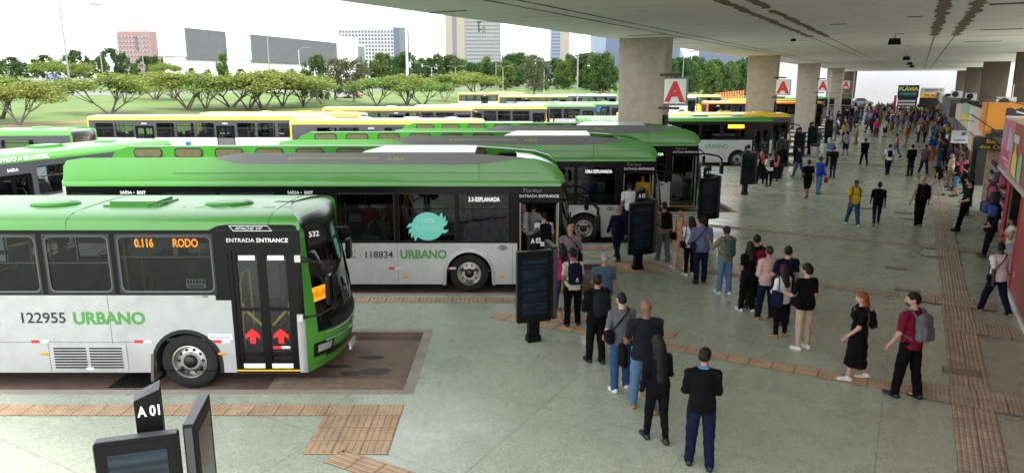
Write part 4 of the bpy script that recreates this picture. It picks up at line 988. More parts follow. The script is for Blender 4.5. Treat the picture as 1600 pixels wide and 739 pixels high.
# ---- plainer buses further off
def simple_bus(label, loc, rz=0, L=12.2, cant=GREEN, low=SILVER, roof=GREENR, front=GREEN, band=GREYB, led=None, name_txt=None, txtm=TXG, rearc=None, brt=False, grp="buses beyond the bays", seats=False, acs=(), cabin=True):
    st = style_diesel(cant=cant, low=low, roof=roof, front=front, band=band, framem=band, frame2=RUB)
    if rearc is not None or cant is YELLOW: st['rearm'] = lambda a, z: 2
    if cant is YELLOW: st['cantz'] = 3.118
    b = Bus(label, loc, rz, L, st, grp)
    W_ = [(-3.6, -2.0, 1.76, 2.7)]; x = -3.75
    D_ = [(-1.74, -.64, .36, 2.5)]
    k = 0
    while x > -L + 1.5:
        k += 1
        if k in (3, 7): D_.append((x - 1.25, x - .05, .36, 2.5)); x -= 1.35
        else: W_.append((x - 1.2, x, 1.76, 2.7)); x -= 1.3
    bus_body(b, [-2.58, -L + 3.3], W_, D_, seats=seats, g=(GLS if grp == GRP else GLB), cabin=cabin)
    b.front_panel("windscreen", -1.065, 1.065, 1.29, 2.43, GLW, .004, 10, 5); b.front_panel("destination_sign", -.95, .95, 2.5, 2.76, MATS["sign_glass"], .006, 8, 2)
    for sg in (-1, 1):
        h = b.front_panel("headlight", sg * .82, sg * 1.13, .60, .80, LAMPG, .014, 4, 2)
        if sg > 0: h.data.flip_normals()
    b.mirror([[(-.5, -1.25, 2.42), (.1, -1.4, 2.3), (.2, -1.4, 2.1)]], (.2, -1.4, 1.9), (.1, .26, .5), .03)
    for d in D_[1:]: b.txt("SAÍDA", (d[0] + d[1]) / 2, 2.6, .13, TXW, align='CENTER', bold=.01)
    if name_txt: b.txt(name_txt, -4.7, 1.2, .36, txtm, bold=.02)
    if led:
        q = MB(); q.box((-2.8, -1.262, 2.56), (1.0, .01, .22)); o = q.build("destination_sign", LEDO if led is True else HUB, b.root)
        if led is not True: text(led, .2, LEDO, o, (-3.2, -1.27, 2.49), bold=.01, sx=.8)
    b.roof_vents(acs or [('dome', -2.4, 0), ('hatch', -4.8, 0), ('dome', -7.6, 0)], 3.115)
    return b
b6 = simple_bus("white and green diesel bus with an orange route display, beyond the nearest column", (16.75, 46.3, -.15), 0, 12.6, led=True, name_txt="URBANO", band=BLACKB, seats=False, grp=GRP)
q = MB(); q.box((-3.0, -1.27, 2.56), (.7, .004, .1)); 
text("MOVIDO A BIODIESEL", .26, TXW, b6.root, (-12.0, -1.256, 2.90), bold=.01)
by = simple_bus("yellow roofed bus behind the orange display bus, its nose showing", (20.0, 52.0, -.15), 0, 12.4, cant=YELLOW, roof=YELLOW, front=YELLOW, low=WHITEP, grp=GRP)
by2 = simple_bus("long white bus with a yellow roof, third behind the nearest column", (24.5, 60.4, -.15), 0, 12.4, cant=YELLOW, roof=YELLOW, front=YELLOW, low=WHITEP, grp=GRP) if False else None
bo = simple_bus("orange banded bus with a yellow roof and grey flank, beside the second column", (35.3, 82.7, -.15), 0, 13.5, cant=ORANGE, roof=YELLOW, front=REDP, low=FGREY, band=BLACKB, grp=GRP)
q = MB(); q.box((-6, 0, 3.24), (9, 1.5, .16)); q.build("roof_unit", YELLOW, bo.root)
bg2 = simple_bus("green and grey bus behind the scaffold at the far end", (49.6, 106.6, -.15), 0, 13.2, low=FGREY, band=BLACKB, grp=GRP)
# parked rows out on the apron
ba = simple_bus("long yellow topped bus seen whole at the back, exit doors on its side", (-11.6, 48.2, -.16), 0, 16.0, cant=YELLOW, roof=WHITEP, front=YELLOW, low=WHITEP, rearc=1, seats=True)
bb = simple_bus("yellow topped bus parked right in front of the long one", (-1.2, 43.4, -.16), 0, 11.8, cant=YELLOW, roof=WHITEP, front=YELLOW, low=WHITEP, rearc=1, led="BANDEIRANTE" if False else None)
be = simple_bus("yellow topped bus with a rounded yellow nose, behind the long one", (-10.2, 52.6, -.16), 0, 12.0, cant=YELLOW, roof=YELLOW, front=YELLOW, low=WHITEP)
bc = simple_bus("yellow topped bus in the back row below the white lamp mast", (-3.0, 64.0, -.16), 0, 13.4, cant=YELLOW, roof=WHITEP, front=YELLOW, low=WHITEP)
bd = simple_bus("yellow topped bus in the back row, second from its right end", (2.9, 69.0, -.16), 0, 12, cant=YELLOW, roof=WHITEP, front=YELLOW, low=WHITEP)
for px, Y, c_, l_, ro, lb in ((862, 66.5, YELLOW, WHITEP, WHITEP, "yellow topped bus at the right end of the back row"), (893, 72, YELLOW, WHITEP, YELLOW, "all yellow nosed bus just left of the green one at the back"), (938, 71.5, GREEN, SILVER, GREEN, "green topped silver bus at the back, left of the nearest column"), (982, 78, GREEN, SILVER, GREEN, "green topped bus half hidden by the nearest column")):
    X = (px - 800) / F_PX * (Y * .9775 + .5); simple_bus(lb, (X, Y + 1.25, -.16), 0, 12, cant=c_, roof=ro, front=c_, low=l_)
for px, Y, c_, l_, ro, lb, z in ((890, 118, YELLOW, M("bus_mid_grey", (.25, .25, .27), .5), WHITEP, "grey and yellow bus on the road at the foot of the trees", 0), (822, 124, YELLOW, WHITEP, WHITEP, "white and yellow bus on the road left of the grey one", 0), (966, 125, BLUEP, BLUEP, WHITEP, "blue bus on the far road left of the nearest column", 0), (1030 + 60, 112, SILVER, SILVER, WHITEP, "silver bus past the red letter sign, rear towards the lawn", 0), (1128, 120, YELLOW, YELLOW, YELLOW, "all yellow bus at the foot of the orange railings", 0)):
    X = (px - 800) / F_PX * (Y * .9775 + .5); tz = terrain(X, Y); simple_bus(lb, (X, Y, tz + .03), 0, 11.5, cant=c_, roof=ro, front=c_, low=l_, cabin=False)
g1 = simple_bus("green bus with white biodiesel lettering, turning away at the left edge", (-14.3, 28.9, -.16), R(72), 12.4, band=GREYB, seats=True)
text("MOVIDO A BIODIESEL", .19, TXW, g1.root, (-7.6, -1.256, 2.91), bold=.01)
for px in (): pass
g2 = simple_bus("green bus at the left edge, behind the biodiesel one", (-20.0, 34.6, -.16), R(4), 12.2, band=GREYB, low=SILVER)
q = MB(); q.box((-9.5, -1.258, 1.3), (.36, .004, .36)); q.build("access_sticker", BLUEI, ba.root); q = MB(); q.box((-12.2, -1.258, 1.3), (.36, .004, .36)); q.build("access_sticker", BLUEI, ba.root)
# ================================================================ totems, shops, ceiling fittings
BLK = M("totem_black", (.0035, .0035, .004), .45, var=.15, scale=5, spec=.15); BLKE = M("totem_edge", (.035, .037, .043), .4, .2)
def screen_mat():
    m = bpy.data.materials.new("totem_screen"); m.use_nodes = True; n = m.node_tree.nodes; l = m.node_tree.links; b = n["Principled BSDF"]
    b.inputs["Roughness"].default_value = .1; b.inputs["Specular IOR Level"].default_value = .3
    tc = n.new("ShaderNodeTexCoord"); mp = n.new("ShaderNodeMapping"); mp.inputs["Scale"].default_value = (.4, .4, 7); l.new(tc.outputs["Object"], mp.inputs[0])
    z = n.new("ShaderNodeTexNoise"); z.inputs["Scale"].default_value = 2.2; z.inputs["Detail"].default_value = 3; l.new(mp.outputs[0], z.inputs["Vector"])
    r = n.new("ShaderNodeValToRGB"); e = r.color_ramp.elements; e[0].position = .42; e[0].color = (.006, .008, .011, 1); e[1].position = .72; e[1].color = (.016, .032, .05, 1); l.new(z.outputs["Fac"], r.inputs[0]); l.new(r.outputs[0], b.inputs["Base Color"])
    return m
SCREEN = screen_mat(); TXLED = M("totem_lettering", (.70, .70, .68), .5)
def totem(no, X, Y, label):
    o = empty("information_totem", (X, Y, 0), 0); tag(o, label, "information totem", "dark screen totems by the bays")
    b = MB(); w_, d_ = .225, .14
    b.box((0, 0, .06), (w_ + .05, d_ + .05, .12)); b.prism([(-w_ / 2, -d_ / 2, .12), (w_ / 2, -d_ / 2, .12), (w_ / 2, d_ / 2, .12), (-w_ / 2, d_ / 2, .12)], (0, 0, 2.08))
    z0 = 2.201; top = [(-w_ / 2, -d_ / 2, z0), (w_ / 2, -d_ / 2, z0 + .09), (w_ / 2, d_ / 2, z0 + .13), (-w_ / 2, d_ / 2, z0 + .03)]
    b.add([(-w_ / 2, -d_ / 2, z0 - .002), (w_ / 2, -d_ / 2, z0 - .002), (w_ / 2, d_ / 2, z0 - .002), (-w_ / 2, d_ / 2, z0 - .002)] + top, [(4, 5, 6, 7)], 1); b.add([(-w_ / 2, -d_ / 2, z0), (w_ / 2, -d_ / 2, z0), (w_ / 2, d_ / 2, z0), (-w_ / 2, d_ / 2, z0)] + top, [(0, 1, 5, 4), (1, 2, 6, 5), (2, 3, 7, 6), (3, 0, 4, 7)])
    p = b.build("post", [BLK, BLKE], o); p.rotation_euler = (0, 0, R(20)); text(no, .145, TXLED, p, (-.088, -d_ / 2 - .003, 2.04), bold=.022, sx=.74)
    for a, off, k in ((R(17), Vector((-.0, -.26, 0)), 0), (R(101), Vector((.35, .22, 0)), 1)):
        s_ = MB(); Wd, th, zb, zt = .70, .10, .50, 1.93
        if k: zt = 1.97
        s_.prism([(x, -th / 2, z) for x, z in rrect(-Wd / 2, Wd / 2, zb, zt, .02, 3)], (0, th, 0), 0)
        s_.box((0, .0, zt + .004), (Wd - .02, th - .01, .008), m=1); s_.box((-Wd / 2 - .006, 0, (zb + zt) / 2), (.012, th - .03, zt - zb - .05), m=1)
        s_.prism([(x, -th / 2 - .004, z) for x, z in rrect(-Wd / 2 + .03, Wd / 2 - .03, zb + .04, zt - .04, .015, 3)], (0, .004, 0), 0)
        q = s_.build("screen_panel", [BLK, BLKE], o); q.location = off; q.rotation_euler = (0, 0, a)
        t = MB(); t.box((0, -th / 2 - .007, (zb + zt) / 2 + .02), (Wd - .2, .006, zt - zb - .3)); t.build("screen", SCREEN, q)
        t = MB(); t.box((.0, th / 2 + .01, 1.2), (.2, .06, .3)); t.build("bracket", BLKE, q)
    return o
totem("A 01", -3.47, 6.35, "black screen totem lettered A 01 in the bottom left foreground")
TOT = [("A 02", (833, 532), "beside the open door of the electric bus"), ("A 03", (996, 421), "in the second queue"), ("A 04", (1100, 362), "behind the headphones man"), ("A 05", (1163, 304), "beside the orange display bus"), ("A 06", (1216, 274), "next to the dark litter bin"), ("A 07", (1243, 256), "third beyond the orange display bus"), ("A 08", (1264, 241), "next to the white litter bin"), ("A 09", (1290, 224), "in front of the orange banded bus"), ("A 10", (1307, 210), "near the foot of the scaffold"), ("A 11", (1318, 202), "right below the scaffold"), ("A 12", (1327, 195), "farthest, past the scaffold")]
for no, p_, wh in TOT:
    X, Y = G(*p_); totem(no, X, Y, f"black screen totem {wh}, lettered {no}" )
# letter signs hung on the bus-side columns
RLET = M("red_letter", (.62, .02, .025), .5); SGNW = M("sign_white", (.74, .77, .72), .5); SGNF = M("sign_frame", (.22, .21, .2), .5)
for i, c in enumerate(LCOLS[:4]):
    o = empty("letter_sign", (0, 0, 0), -HALL); p = c.location + V * 1.98 - U * .08; o.location = (p.x, p.y, 0)
    tag(o, f"white square sign with a red letter A on the {ORD[i]} column", "sign", "letter signs on the columns")
    z0 = 4.1; b = MB(); b.box((.66, .12, z0 + .62), (1.04, .16, 1.12)); b.build("frame", SGNF, o)
    b = MB(); b.box((.66, .035, z0 + .62), (.96, .02, 1.04)); f = b.build("panel", SGNW, o); text("A", 1.12, RLET, f, (.66, .022, z0 + .22), bold=.05, align='CENTER', ext=.004)
    b = MB(); b.box((.4, .1, z0 + 1.32), (.9, .1, .1)); b.box((.4, .1, z0 - .1), (.9, .1, .1)); b.build("arm", CDARK, o)
    b = MB(); b.prism([(-.02, .15, 2.6), (.22, .15, 2.85), (.22, .15, 3.6), (-.02, .15, 3.85)], (0, .5, 0)); q = b.build("speaker_box", BLK, o)
# fittings under the slab
def cbox(px, py, drop, sz, label, cat="speaker"):
    a_, c_ = ceil_ac(px, py - 6); x, y_, _ = on_hall(a_, c_, 0); o = empty("hanging_speaker", (x, y_, SLZ), -HALL); tag(o, label, cat, "boxes hung under the slab")
    b = MB(); b.tube([(0, 0, 0), (0, 0, -drop)], .018, 6); b.build("rod", BLK, o)
    b = MB(); b.prism([(-sz / 2, -sz * .3, -drop - sz * .5), (sz / 2, -sz * .3, -drop - sz * .5), (sz * .4, -sz * .25, -drop), (-sz * .4, -sz * .25, -drop)], (0, sz * .55, 0)); b.build("housing", BLK, o)
cbox(1399, 62, .12, .5, "largest black box hung under the slab, nearest over the hall"); cbox(1417, 92, .12, .5, "black box hung under the slab, second in the line"); cbox(1422, 102, .1, .5, "black box hung under the slab, third in the line"); cbox(1425, 107, .1, .5, "small black box hung under the slab, farthest in the line"); cbox(1240, 66, .03, .22, "small dark box fixed to the soffit at the cross joint")
a_, c_ = ceil_ac(748, 34); x, y_, _ = on_hall(a_, c_, 0); o = empty("hanging_camera", (x, y_, SLZ)); tag(o, "camera on a rusty bracket under the left edge of the slab", "camera")
b = MB(); b.tube([(0, 0, 0), (0, 0, -.33)], .022, 8); b.box((0, 0, -.02), (.16, .1, .04)); b.tube([(0, 0, -.25), (.12, 0, -.25)], .014, 6); b.build("bracket", M("rusty_iron", (.10, .06, .045), .8, var=.3), o); b = MB(); b.box((.16, 0, -.24), (.1, .14, .18)); b.build("housing", M("beige_housing", (.42, .38, .32), .6), o)
# litter bins
def bin_(px, py, m, label):
    X, Y = G(px, py); o = empty("litter_bin", (X, Y, 0)); tag(o, label, "litter bin")
    b = MB(); b.lathe([(.0, .0), (.24, .0), (.31, .72), (.32, .74), (.30, .76), (.27, .7), (.25, .4), (0, .38)], 20); b.build("body", m, o, smooth=True)
    b = MB(); b.lathe([(.315, .66), (.34, .68), (.34, .77), (.315, .79)], 20); b.build("rim", BLK, o, smooth=True)
bin_(1214, 279, BLK, "black tapered litter bin beside totem A 06"); bin_(1272, 243, M("bin_white", (.6, .6, .58), .5), "white litter bin with a black rim beside totem A 08")

# ---- shops along the right side of the hall
SHG = M("shutter_grey", (.07, .073, .077), .55, .3, var=.12); SHROOF = M("shop_roof", (.028, .022, .019), .85, var=.35, scale=1.5); SHW = M("shop_white", (.62, .62, .60), .6, var=.06, dirt=(.4, .38, .34), damt=.4)
SHRED = M("shop_red", (.36, .005, .010), .4, coat=.3); PINK = M("sign_pink", (.78, .16, .30), .4); PINKD = M("sign_magenta", (.50, .05, .17), .4); CORAL = M("sign_coral", (.42, .07, .055), .4); ORNG = M("sign_orange", (.85, .32, .02), .4); PALEP = M("sign_pale_pink", (.72, .55, .50), .5)
SGREEN = M("sign_green", (.30, .52, .38), .4); BEIGE = M("sign_beige", (.66, .47, .32), .5); LEM = M("sign_lemon", (.80, .66, .10), .4); SBLK = M("sign_black", (.012, .012, .012), .35); GOLD = M("sign_gold", (.75, .56, .06), .45)
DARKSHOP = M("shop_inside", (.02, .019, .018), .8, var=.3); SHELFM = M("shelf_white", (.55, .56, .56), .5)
def hbox(b, a0, a1, c0, c1, z0, z1, m=0):
    """box in hall coordinates: a along, c across; local frame of a shop root placed at on_hall(0,0,0) turned with the hall: x=c, y=a"""
    b.box(((c0 + c1) / 2, (a0 + a1) / 2, (z0 + z1) / 2), (c1 - c0, a1 - a0, z1 - z0), m=m)
def shop(label, name="shop"):
    o = empty(name, on_hall(0, 0, 0), -HALL); tag(o, label, "shop", "shops along the hall"); return o
FC = 14.65
# nearest: red fronted shop with the pink sign
s1 = shop("red fronted bag shop with pink and coral sign boards, nearest on the right")
b = MB(); hbox(b, -26, -10.05, FC, FC + .12, .14, 2.72, 0); hbox(b, -26, -10.0, FC - .04, FC + .16, .0, .14, 1); hbox(b, -10.1, -9.98, FC - .02, FC + .14, .14, 2.72, 0); b.build("red_front", [SHRED, SHW], s1)
b = MB(); b.box((FC + .0, -10.6, .62), (.03, .11, .14)); b.build("socket", M("socket_beige", (.5, .42, .26), .5), s1)
b = MB(); b.tube([(FC + .02, -6.95, 0), (FC + .02, -6.95, 2.7)], .055, 10); b.build("pole", SHRED, s1, smooth=True)
b = MB(); hbox(b, -10., -7.6, FC + .75, FC + .85, 0, 2.7, 0); hbox(b, -26, -5.2, FC + 3.6, FC + 3.7, 0, 3.2, 1); hbox(b, -5.3, -5.2, FC + .3, FC + 3.6, 0, 3.2, 1); b.build("wall", [SHW, DARKSHOP], s1)
b = MB(); hbox(b, -8.55, -8.35, FC + .735, FC + .75, 1.75, 2.0, 0); b.build("notice", BLUEI, s1)
b = MB(); hbox(b, -26, -5.3, FC + .14, FC + 3.7, 3.2, 3.3, 0); b.build("roof", SHROOF, s1)
sb = MB(); hbox(sb, -26, -5.42, FC - .16, FC + .02, 2.74, 4.12, 0); hbox(sb, -26, -5.42, FC - .18, FC + .0, 2.62, 2.735, 1); sg = sb.build("sign_board", [PALEP, ALUB], s1)
xs_ = FC - .164
def spoly(mats, polys, nm, par):   # flat artwork on the sign face; polygons in (a, z)
    b = MB()
    for k, (m, pts) in enumerate(polys): b.prism([(xs_ - .002 - .0012 * k, a, z) for a, z in pts], (.0012, 0, 0), m)
    return b.build(nm, mats, par)
rp = lambda a0, a1, z0, z1: [(a0, z0), (a1, z0), (a1, z1), (a0, z1)]
art = [(0, rp(-8.2, -5.44, 2.76, 4.1)), (1, rp(-7.6, -5.44, 2.76, 3.28)), (2, rp(-26, -8.25, 2.76, 4.1)), (3, rp(-8.24, -8.14, 2.76, 4.1))]
for k in range(5): art.append((3, rp(-5.75 - k * .22, -5.63 - k * .22, 3.35 + .03 * k, 4.0 - .05 * (k % 2))))
art += [(5, rp(-7.6, -7.1, 3.3, 3.9)), (5, rp(-8.05, -7.7, 3.35, 3.8)), (3, rp(-7.9, -7.1, 2.9, 2.95)), (3, rp(-7.7, -6.2, 3.02, 3.08)), (3, rp(-9.6, -8.5, 3.62, 3.82)), (4, [(-8.7, 2.85), (-9.7, 2.78), (-9.6, 3.3), (-9.25, 3.45), (-9.2, 3.58), (-9.0, 3.6), (-8.95, 3.42), (-8.7, 3.3)]), (6, [(-9.9, 2.8), (-10.7, 2.8), (-10.6, 3.4), (-10.2, 3.5), (-9.95, 3.35)]), (3, rp(-12.5, -11, 3.3, 3.8))]
spoly([PINK, PINKD, CORAL, SHW, LEM, M("sign_lilac", (.60, .52, .62), .5), SGREEN], art, "sign_artwork", sg)
# hanging goods
random.seed(5)
bagc = [M("bag_pink", (.30, .05, .11), .7), M("bag_blue", (.015, .045, .20), .7), M("bag_dark", (.008, .008, .012), .7), M("bag_red", (.20, .015, .025), .7), M("bag_violet", (.08, .035, .10), .7)]
def goods_bag(a, c, z, m, s_=1., label=None):
    vs, F = sdf_mesh([box_((0, 0, 0), (.16 * s_, .11 * s_, .22 * s_), .09), box_((0, -.1 * s_, -.07 * s_), (.11 * s_, .05 * s_, .1 * s_), .04)], .03); o = np_obj("hanging_bag", vs, F, m); o.location = on_hall(a, c, z); o.rotation_euler = (0, 0, random.uniform(-1.6, -.2))
    return tag(o, label, "bag", "bags hung outside the red shop")
k = 0
for row in range(3):
    for j in range(4):
        a_ = -6.55 + j * .34; z_ = 2.35 - row * .42; m = [0, 3, 2, 4, 2, 0, 2, 3, 1, 2, 1, 2][k]; nm = ["pink", "blue", "black", "dark red", "violet"][m]
        goods_bag(a_ + random.uniform(-.1, .1), FC - .10 - .10 * row + random.uniform(-.08, .08), z_ + random.uniform(-.08, .08), bagc[m], .82, f"{nm} bag in the {['top', 'middle', 'lowest'][row]} row outside the shop, {['next to', 'second from', 'third from', 'farthest from'][j]} the red pole"); k += 1
# shoe shop
s2 = shop("shoe shop with an orange shoe board and a black name sign, behind the red one")
b = MB(); hbox(b, -5.1, 3.3, FC + 2.6, FC + 2.7, 0, 3.3, 0); hbox(b, 3.3, 3.45, FC + .2, FC + 2.7, 0, 3.0, 1); hbox(b, 1.8, 1.95, FC - .4, FC - .25, 0, 2.6, 0); b.build("wall", [DARKSHOP, BEIGE], s2)
b = MB()
for r_ in range(5): hbox(b, -3.6, 3.1, FC + .25, FC + .6, .5 + r_ * .38, .52 + r_ * .38)
b.build("shelf", SHELFM, s2)
b = MB(); hbox(b, 3.1, 3.28, FC + .0, FC + 3.0, 3.12, 4.34, 0); hbox(b, 3.30, 11.6, FC - .05, FC + .05, 2.75, 3.95, 1); hbox(b, 3.28, 5.4, FC - .06, FC + .06, 3.12, 4.3, 2); ob = b.build("sign_board", [ORNG, PALEP, ORNG], s2)
b = MB()
for cx, cz, sx_, m in ((FC + 1.0, 3.97, .42, 0), (FC + 1.05, 3.47, .46, 1)):
    b.prism([(cx + sx_ * x, 3.094, cz + z) for x, z in ((-1, -.12), (-.6, -.2), (.9, -.2), (1, -.05), (.55, .03), (.2, .2), (-.3, .1), (-.55, .18), (-.95, .16))], (0, -.004, 0), m); b.prism([(cx + sx_ * x, 3.088, cz + z) for x, z in ((-.9, -.2), (.95, -.2), (.95, -.14), (-.9, -.14))], (0, -.003, 0), 2); b.prism([(cx + sx_ * x, 3.086, cz + z) for x, z in ((-.2, .0), (.5, -.08), (.45, -.02), (-.15, .06))], (0, -.002, 0), 2)
b.build("shoe_picture", [M("shoe_dark", (.05, .04, .045), .5), M("shoe_teal", (.06, .10, .12), .5), SGNW], ob)
b = MB(); hbox(b, 1.75, 1.95, FC - .42, FC + 2.0, 2.60, 3.06, 0); hbox(b, 1.96, 4.6, FC - .46, FC - .38, 2.5, 3.04, 1); hbox(b, 1.96, 3.0, FC - .38, FC - .1, 2.98, 3.04, 2); ns = b.build("name_sign", [SBLK, BEIGE, M("rust_roof", (.16, .08, .05), .8)], s2)
text("Baratão", .21, GOLD, ns, (FC + .42, 1.745, 2.85), (R(90), 0, 0), bold=.03, align='CENTER', sx=1.35); text("dos Calçados", .19, GOLD, ns, (FC + .45, 1.745, 2.65), (R(90), 0, 0), bold=.03, align='CENTER', sx=1.3)
b = MB(); hbox(b, -5.1, 3.2, FC + .1, FC + 2.7, 3.05, 3.12); hbox(b, 1.4, 3.0, FC + .2, FC + 2.6, 3.12, 3.3); b.build("roof", SHROOF, s2)
random.seed(9); shm = [M("shoe_black", (.02, .02, .02), .6), M("shoe_navy", (.04, .06, .14), .6), M("shoe_white", (.6, .6, .6), .6), M("shoe_red", (.4, .05, .05), .6)]
for r_ in range(5):
    for j in range(9):
        b = MB(); b.prism([(0, x, z) for x, z in ((-.14, 0), (.13, 0), (.14, .05), (.02, .09), (-.06, .12), (-.14, .11))], (.09, 0, 0)); o = b.build("shoe", random.choice(shm)); o.location = on_hall(-3.2 + j * .72, FC + .3, .521 + r_ * .38); o.rotation_euler = (0, 0, -HALL); tag(o, "display shoe on a white shelf of the shoe shop", "shoe", "shoes on the shelves")
# shops further along
def row_shop(a0, a1, m, label, zt=3.95, zb=2.75, shut=SHG, proud=.0, sub=None):
    s_ = shop(label); b = MB(); hbox(b, a0 + .1, a1 - .1, FC + .35, FC + 3.2, 0, 3.1, 0); b.build("wall", DARKSHOP, s_)
    b = MB()
    n = max(1, int((a1 - a0) / 2.4))
    for k in range(n):
        q0 = a0 + .12 + (a1 - a0 - .2) * k / n; q1 = a0 + (a1 - a0 - .2) * (k + 1) / n
        for r_ in range(24): hbox(b, q0, q1, FC + .30, FC + .33 + .012 * (r_ % 2), r_ * .105, r_ * .105 + .1)
    b.build("shutter", shut, s_)
    b = MB(); hbox(b, a0 + .02, a1 - .02, FC - .12 - proud, FC + .1, zb, zt, 0)
    if sub: hbox(b, a0 + .3, a1 - .3, FC - .126 - proud, FC - .12 - proud, zb + .15, zt - .45, 1)
    b.build("sign_board", [m, sub or m], s_); b = MB(); hbox(b, a0 + .02, a1 - .02, FC + .12, FC + 3.3, 3.1, 3.22); hbox(b, a0 + .8, a0 + 2.2, FC + .6, FC + 1.8, 3.22, 3.6); b.build("roof", SHROOF, s_)
    return s_
row_shop(12.0, 19.8, SGREEN, "shop with a pale green board and yellow pictures, past the shoe shop", zt=3.9, sub=LEM)
row_shop(20.0, 27, PALEP, "shop with a pale pink board, past the green one", zt=3.7)
row_shop(27.2, 36, SHG, "dark grey shuttered kiosk past the pale pink board", zt=3.9, proud=.35)
row_shop(36.2, 47, BEIGE, "shop with a beige board, before the far crowd", zt=3.8)
row_shop(47.2, 62, SHG, "shuttered shop past the beige board", zt=3.6); row_shop(62.2, 78, SHW, "pale shop well down the hall, before the two signs at the end", zt=3.6); row_shop(78.2, 95, SHG, "last shuttered shop on the right of the hall", zt=3.6)
# posters on the shutters and goods put out in front
random.seed(31); POST = [M("poster_" + n, c, .5) for n, c in (("red", (.5, .03, .04)), ("yellow", (.6, .45, .05)), ("white", (.6, .6, .58)), ("blue", (.04, .12, .4)), ("teal", (.05, .3, .3)), ("orange", (.6, .2, .03)))]
for s_ in [o for o in bpy.data.objects if o.name.startswith("shop") and o.get("group") == "shops along the hall"][2:]:
    for sh in [c for c in bpy.data.objects if c.parent == s_ and c.name.startswith("shutter")]:
        ys_ = [v.co.y for v in sh.data.vertices]; y0, y1 = min(ys_), max(ys_)
        for k in range(5):
            a_ = random.uniform(y0 + .5, y1 - .5); z_ = random.uniform(1.1, 2.2); w_, h_ = random.uniform(.4, .8), random.uniform(.4, .9)
            b = MB(); b.box((FC + .28, a_, z_), (.012, w_, h_), m=0); b.box((FC + .272, a_, z_ + h_ * .2), (.008, w_ * .8, h_ * .25), m=1); b.box((FC + .272, a_, z_ - h_ * .15), (.008, w_ * .6, h_ * .2), m=2); p_ = random.sample(POST, 3); b.build("poster", p_, s_)
# hanging white board
o = empty("hanging_board", on_hall(8.6, FC - .55, 0.42), -HALL); tag(o, "small white board hung out over the shoppers, blue lettering", "sign"); b = MB(); b.box((0, 0, 2.2), (.72, .06, .58)); p = b.build("panel", SHW, o); text("Leitura", .17, BLUEI, p, (0, -.034, 2.0), align='CENTER', bold=.02); b = MB(); b.tube([(-.1, 0, 2.56), (-.1, .1, 2.95), (.6, .2, 2.95)], .015, 6); b.ell((.12, -.034, 2.34), (.1, .004, .08), 10, 6, 0); b.build("bracket", BLUEI, o)
# air conditioners and wires above the roofs
def ac(a, c, z, label, s_=1.):
    o = empty("air_conditioner", on_hall(a, c, z), -HALL); tag(o, label, "air conditioner"); b = MB(); b.box((0, 0, .32 * s_), (.85 * s_, .32 * s_, .6 * s_)); b.box((-.3 * s_, 0, .01), (.05, .3 * s_, .03)); b.box((.3 * s_, 0, .01), (.05, .3 * s_, .03)); b.build("casing", SHW, o); b = MB(); b.lathe([(.25 * s_, 0), (.25 * s_, .012), (0, .02)], 20, 0, Matrix.Translation((-.1, -.162 * s_, .33 * s_)) @ Matrix.Rotation(R(90), 4, 'X')); b.build("fan", HUB, o)
ac(18.5, FC + 1.9, 3.6, "white air conditioner between two brown columns on the shop roof", 1.1); ac(50, FC + .7, 3.6, "white air conditioner at the edge of the far shop roof", 1.1); ac(58, FC + 2.3, 3.25, "round fan air conditioner in front of the farthest brown column", 1.2)
b = MB(); 
for z_, c_ in ((3.55, FC - .1), (4.4, FC + .6)): b.tube([on_hall(-10 + 8 * i, c_, z_ - .12 * math.sin(math.pi * (i % 2))) for i in range(9)], .018, 5)
o = b.build("cable", BLK); tag(o, "dark cables slung along the shop roofs", "cable")
b = MB(); P0 = Vector(on_hall(6, FC + 1.0, 3.12))
b.tube([P0, P0 + Vector((0, 0, 1.9))], .02, 6); b.tube([P0 + Vector((0, 0, 1.2)), P0 + V * .8 + Vector((0, 0, .1))], .014, 6); b.tube([P0 + Vector((0, 0, 1.2)), P0 - V * .5 + U * .8 + Vector((0, 0, .1))], .014, 6); tag(b.build("aerial_pole", ALUB), "thin grey pole with stays on the shop roof", "pole")
# the two kiosks across the end of the hall
kx = shop("kiosk at the far end under a dark sign lettered FLÁVIA", "kiosk"); A_ = 99.
b = MB(); hbox(b, A_, A_ + 4, 9.4, 12.1, 0, 2.7, 0); b.build("wall", DARKSHOP, kx); b = MB(); hbox(b, A_ - .15, A_, 9.3, 12.2, 2.7, 4.6, 0); p = b.build("sign_board", M("sign_navy", (.012, .016, .04), .4), kx)
text("FLÁVIA", .78, M("sign_yellow_green", (.75, .72, .10), .5), p, (10.75, A_ - .16, 3.75), (R(90), 0, 0), bold=.04, align='CENTER', sx=1.05); text("PRESENTES", .46, M("sign_turquoise", (.05, .45, .42), .5), p, (10.75, A_ - .16, 3.1), (R(90), 0, 0), bold=.03, align='CENTER')
b = MB()
for r_ in range(4): hbox(b, A_ - .1, A_ - .02, 9.5, 11.9, .5 + r_ * .5, .82 + r_ * .5)
b.build("display", SHELFM, kx); b = MB(); hbox(b, A_ - .3, A_ - .1, 8.9, 9.25, 0, 3.0); b.build("side_post", SHRED, kx)
kz = shop("kiosk at the far end under a yellow and white sign, green counter", "kiosk")
b = MB(); hbox(b, A_ + .5, A_ + 4, 12.4, 15.5, 0, 2.9, 0); b.build("wall", DARKSHOP, kz); b = MB(); hbox(b, A_ + .3, A_ + .45, 12.4, 15.6, 2.7, 4.2, 0); hbox(b, A_ + .28, A_ + .3, 12.4, 15.2, 2.7, 3.4, 1); p = b.build("sign_board", [SHW, LEM], kz)
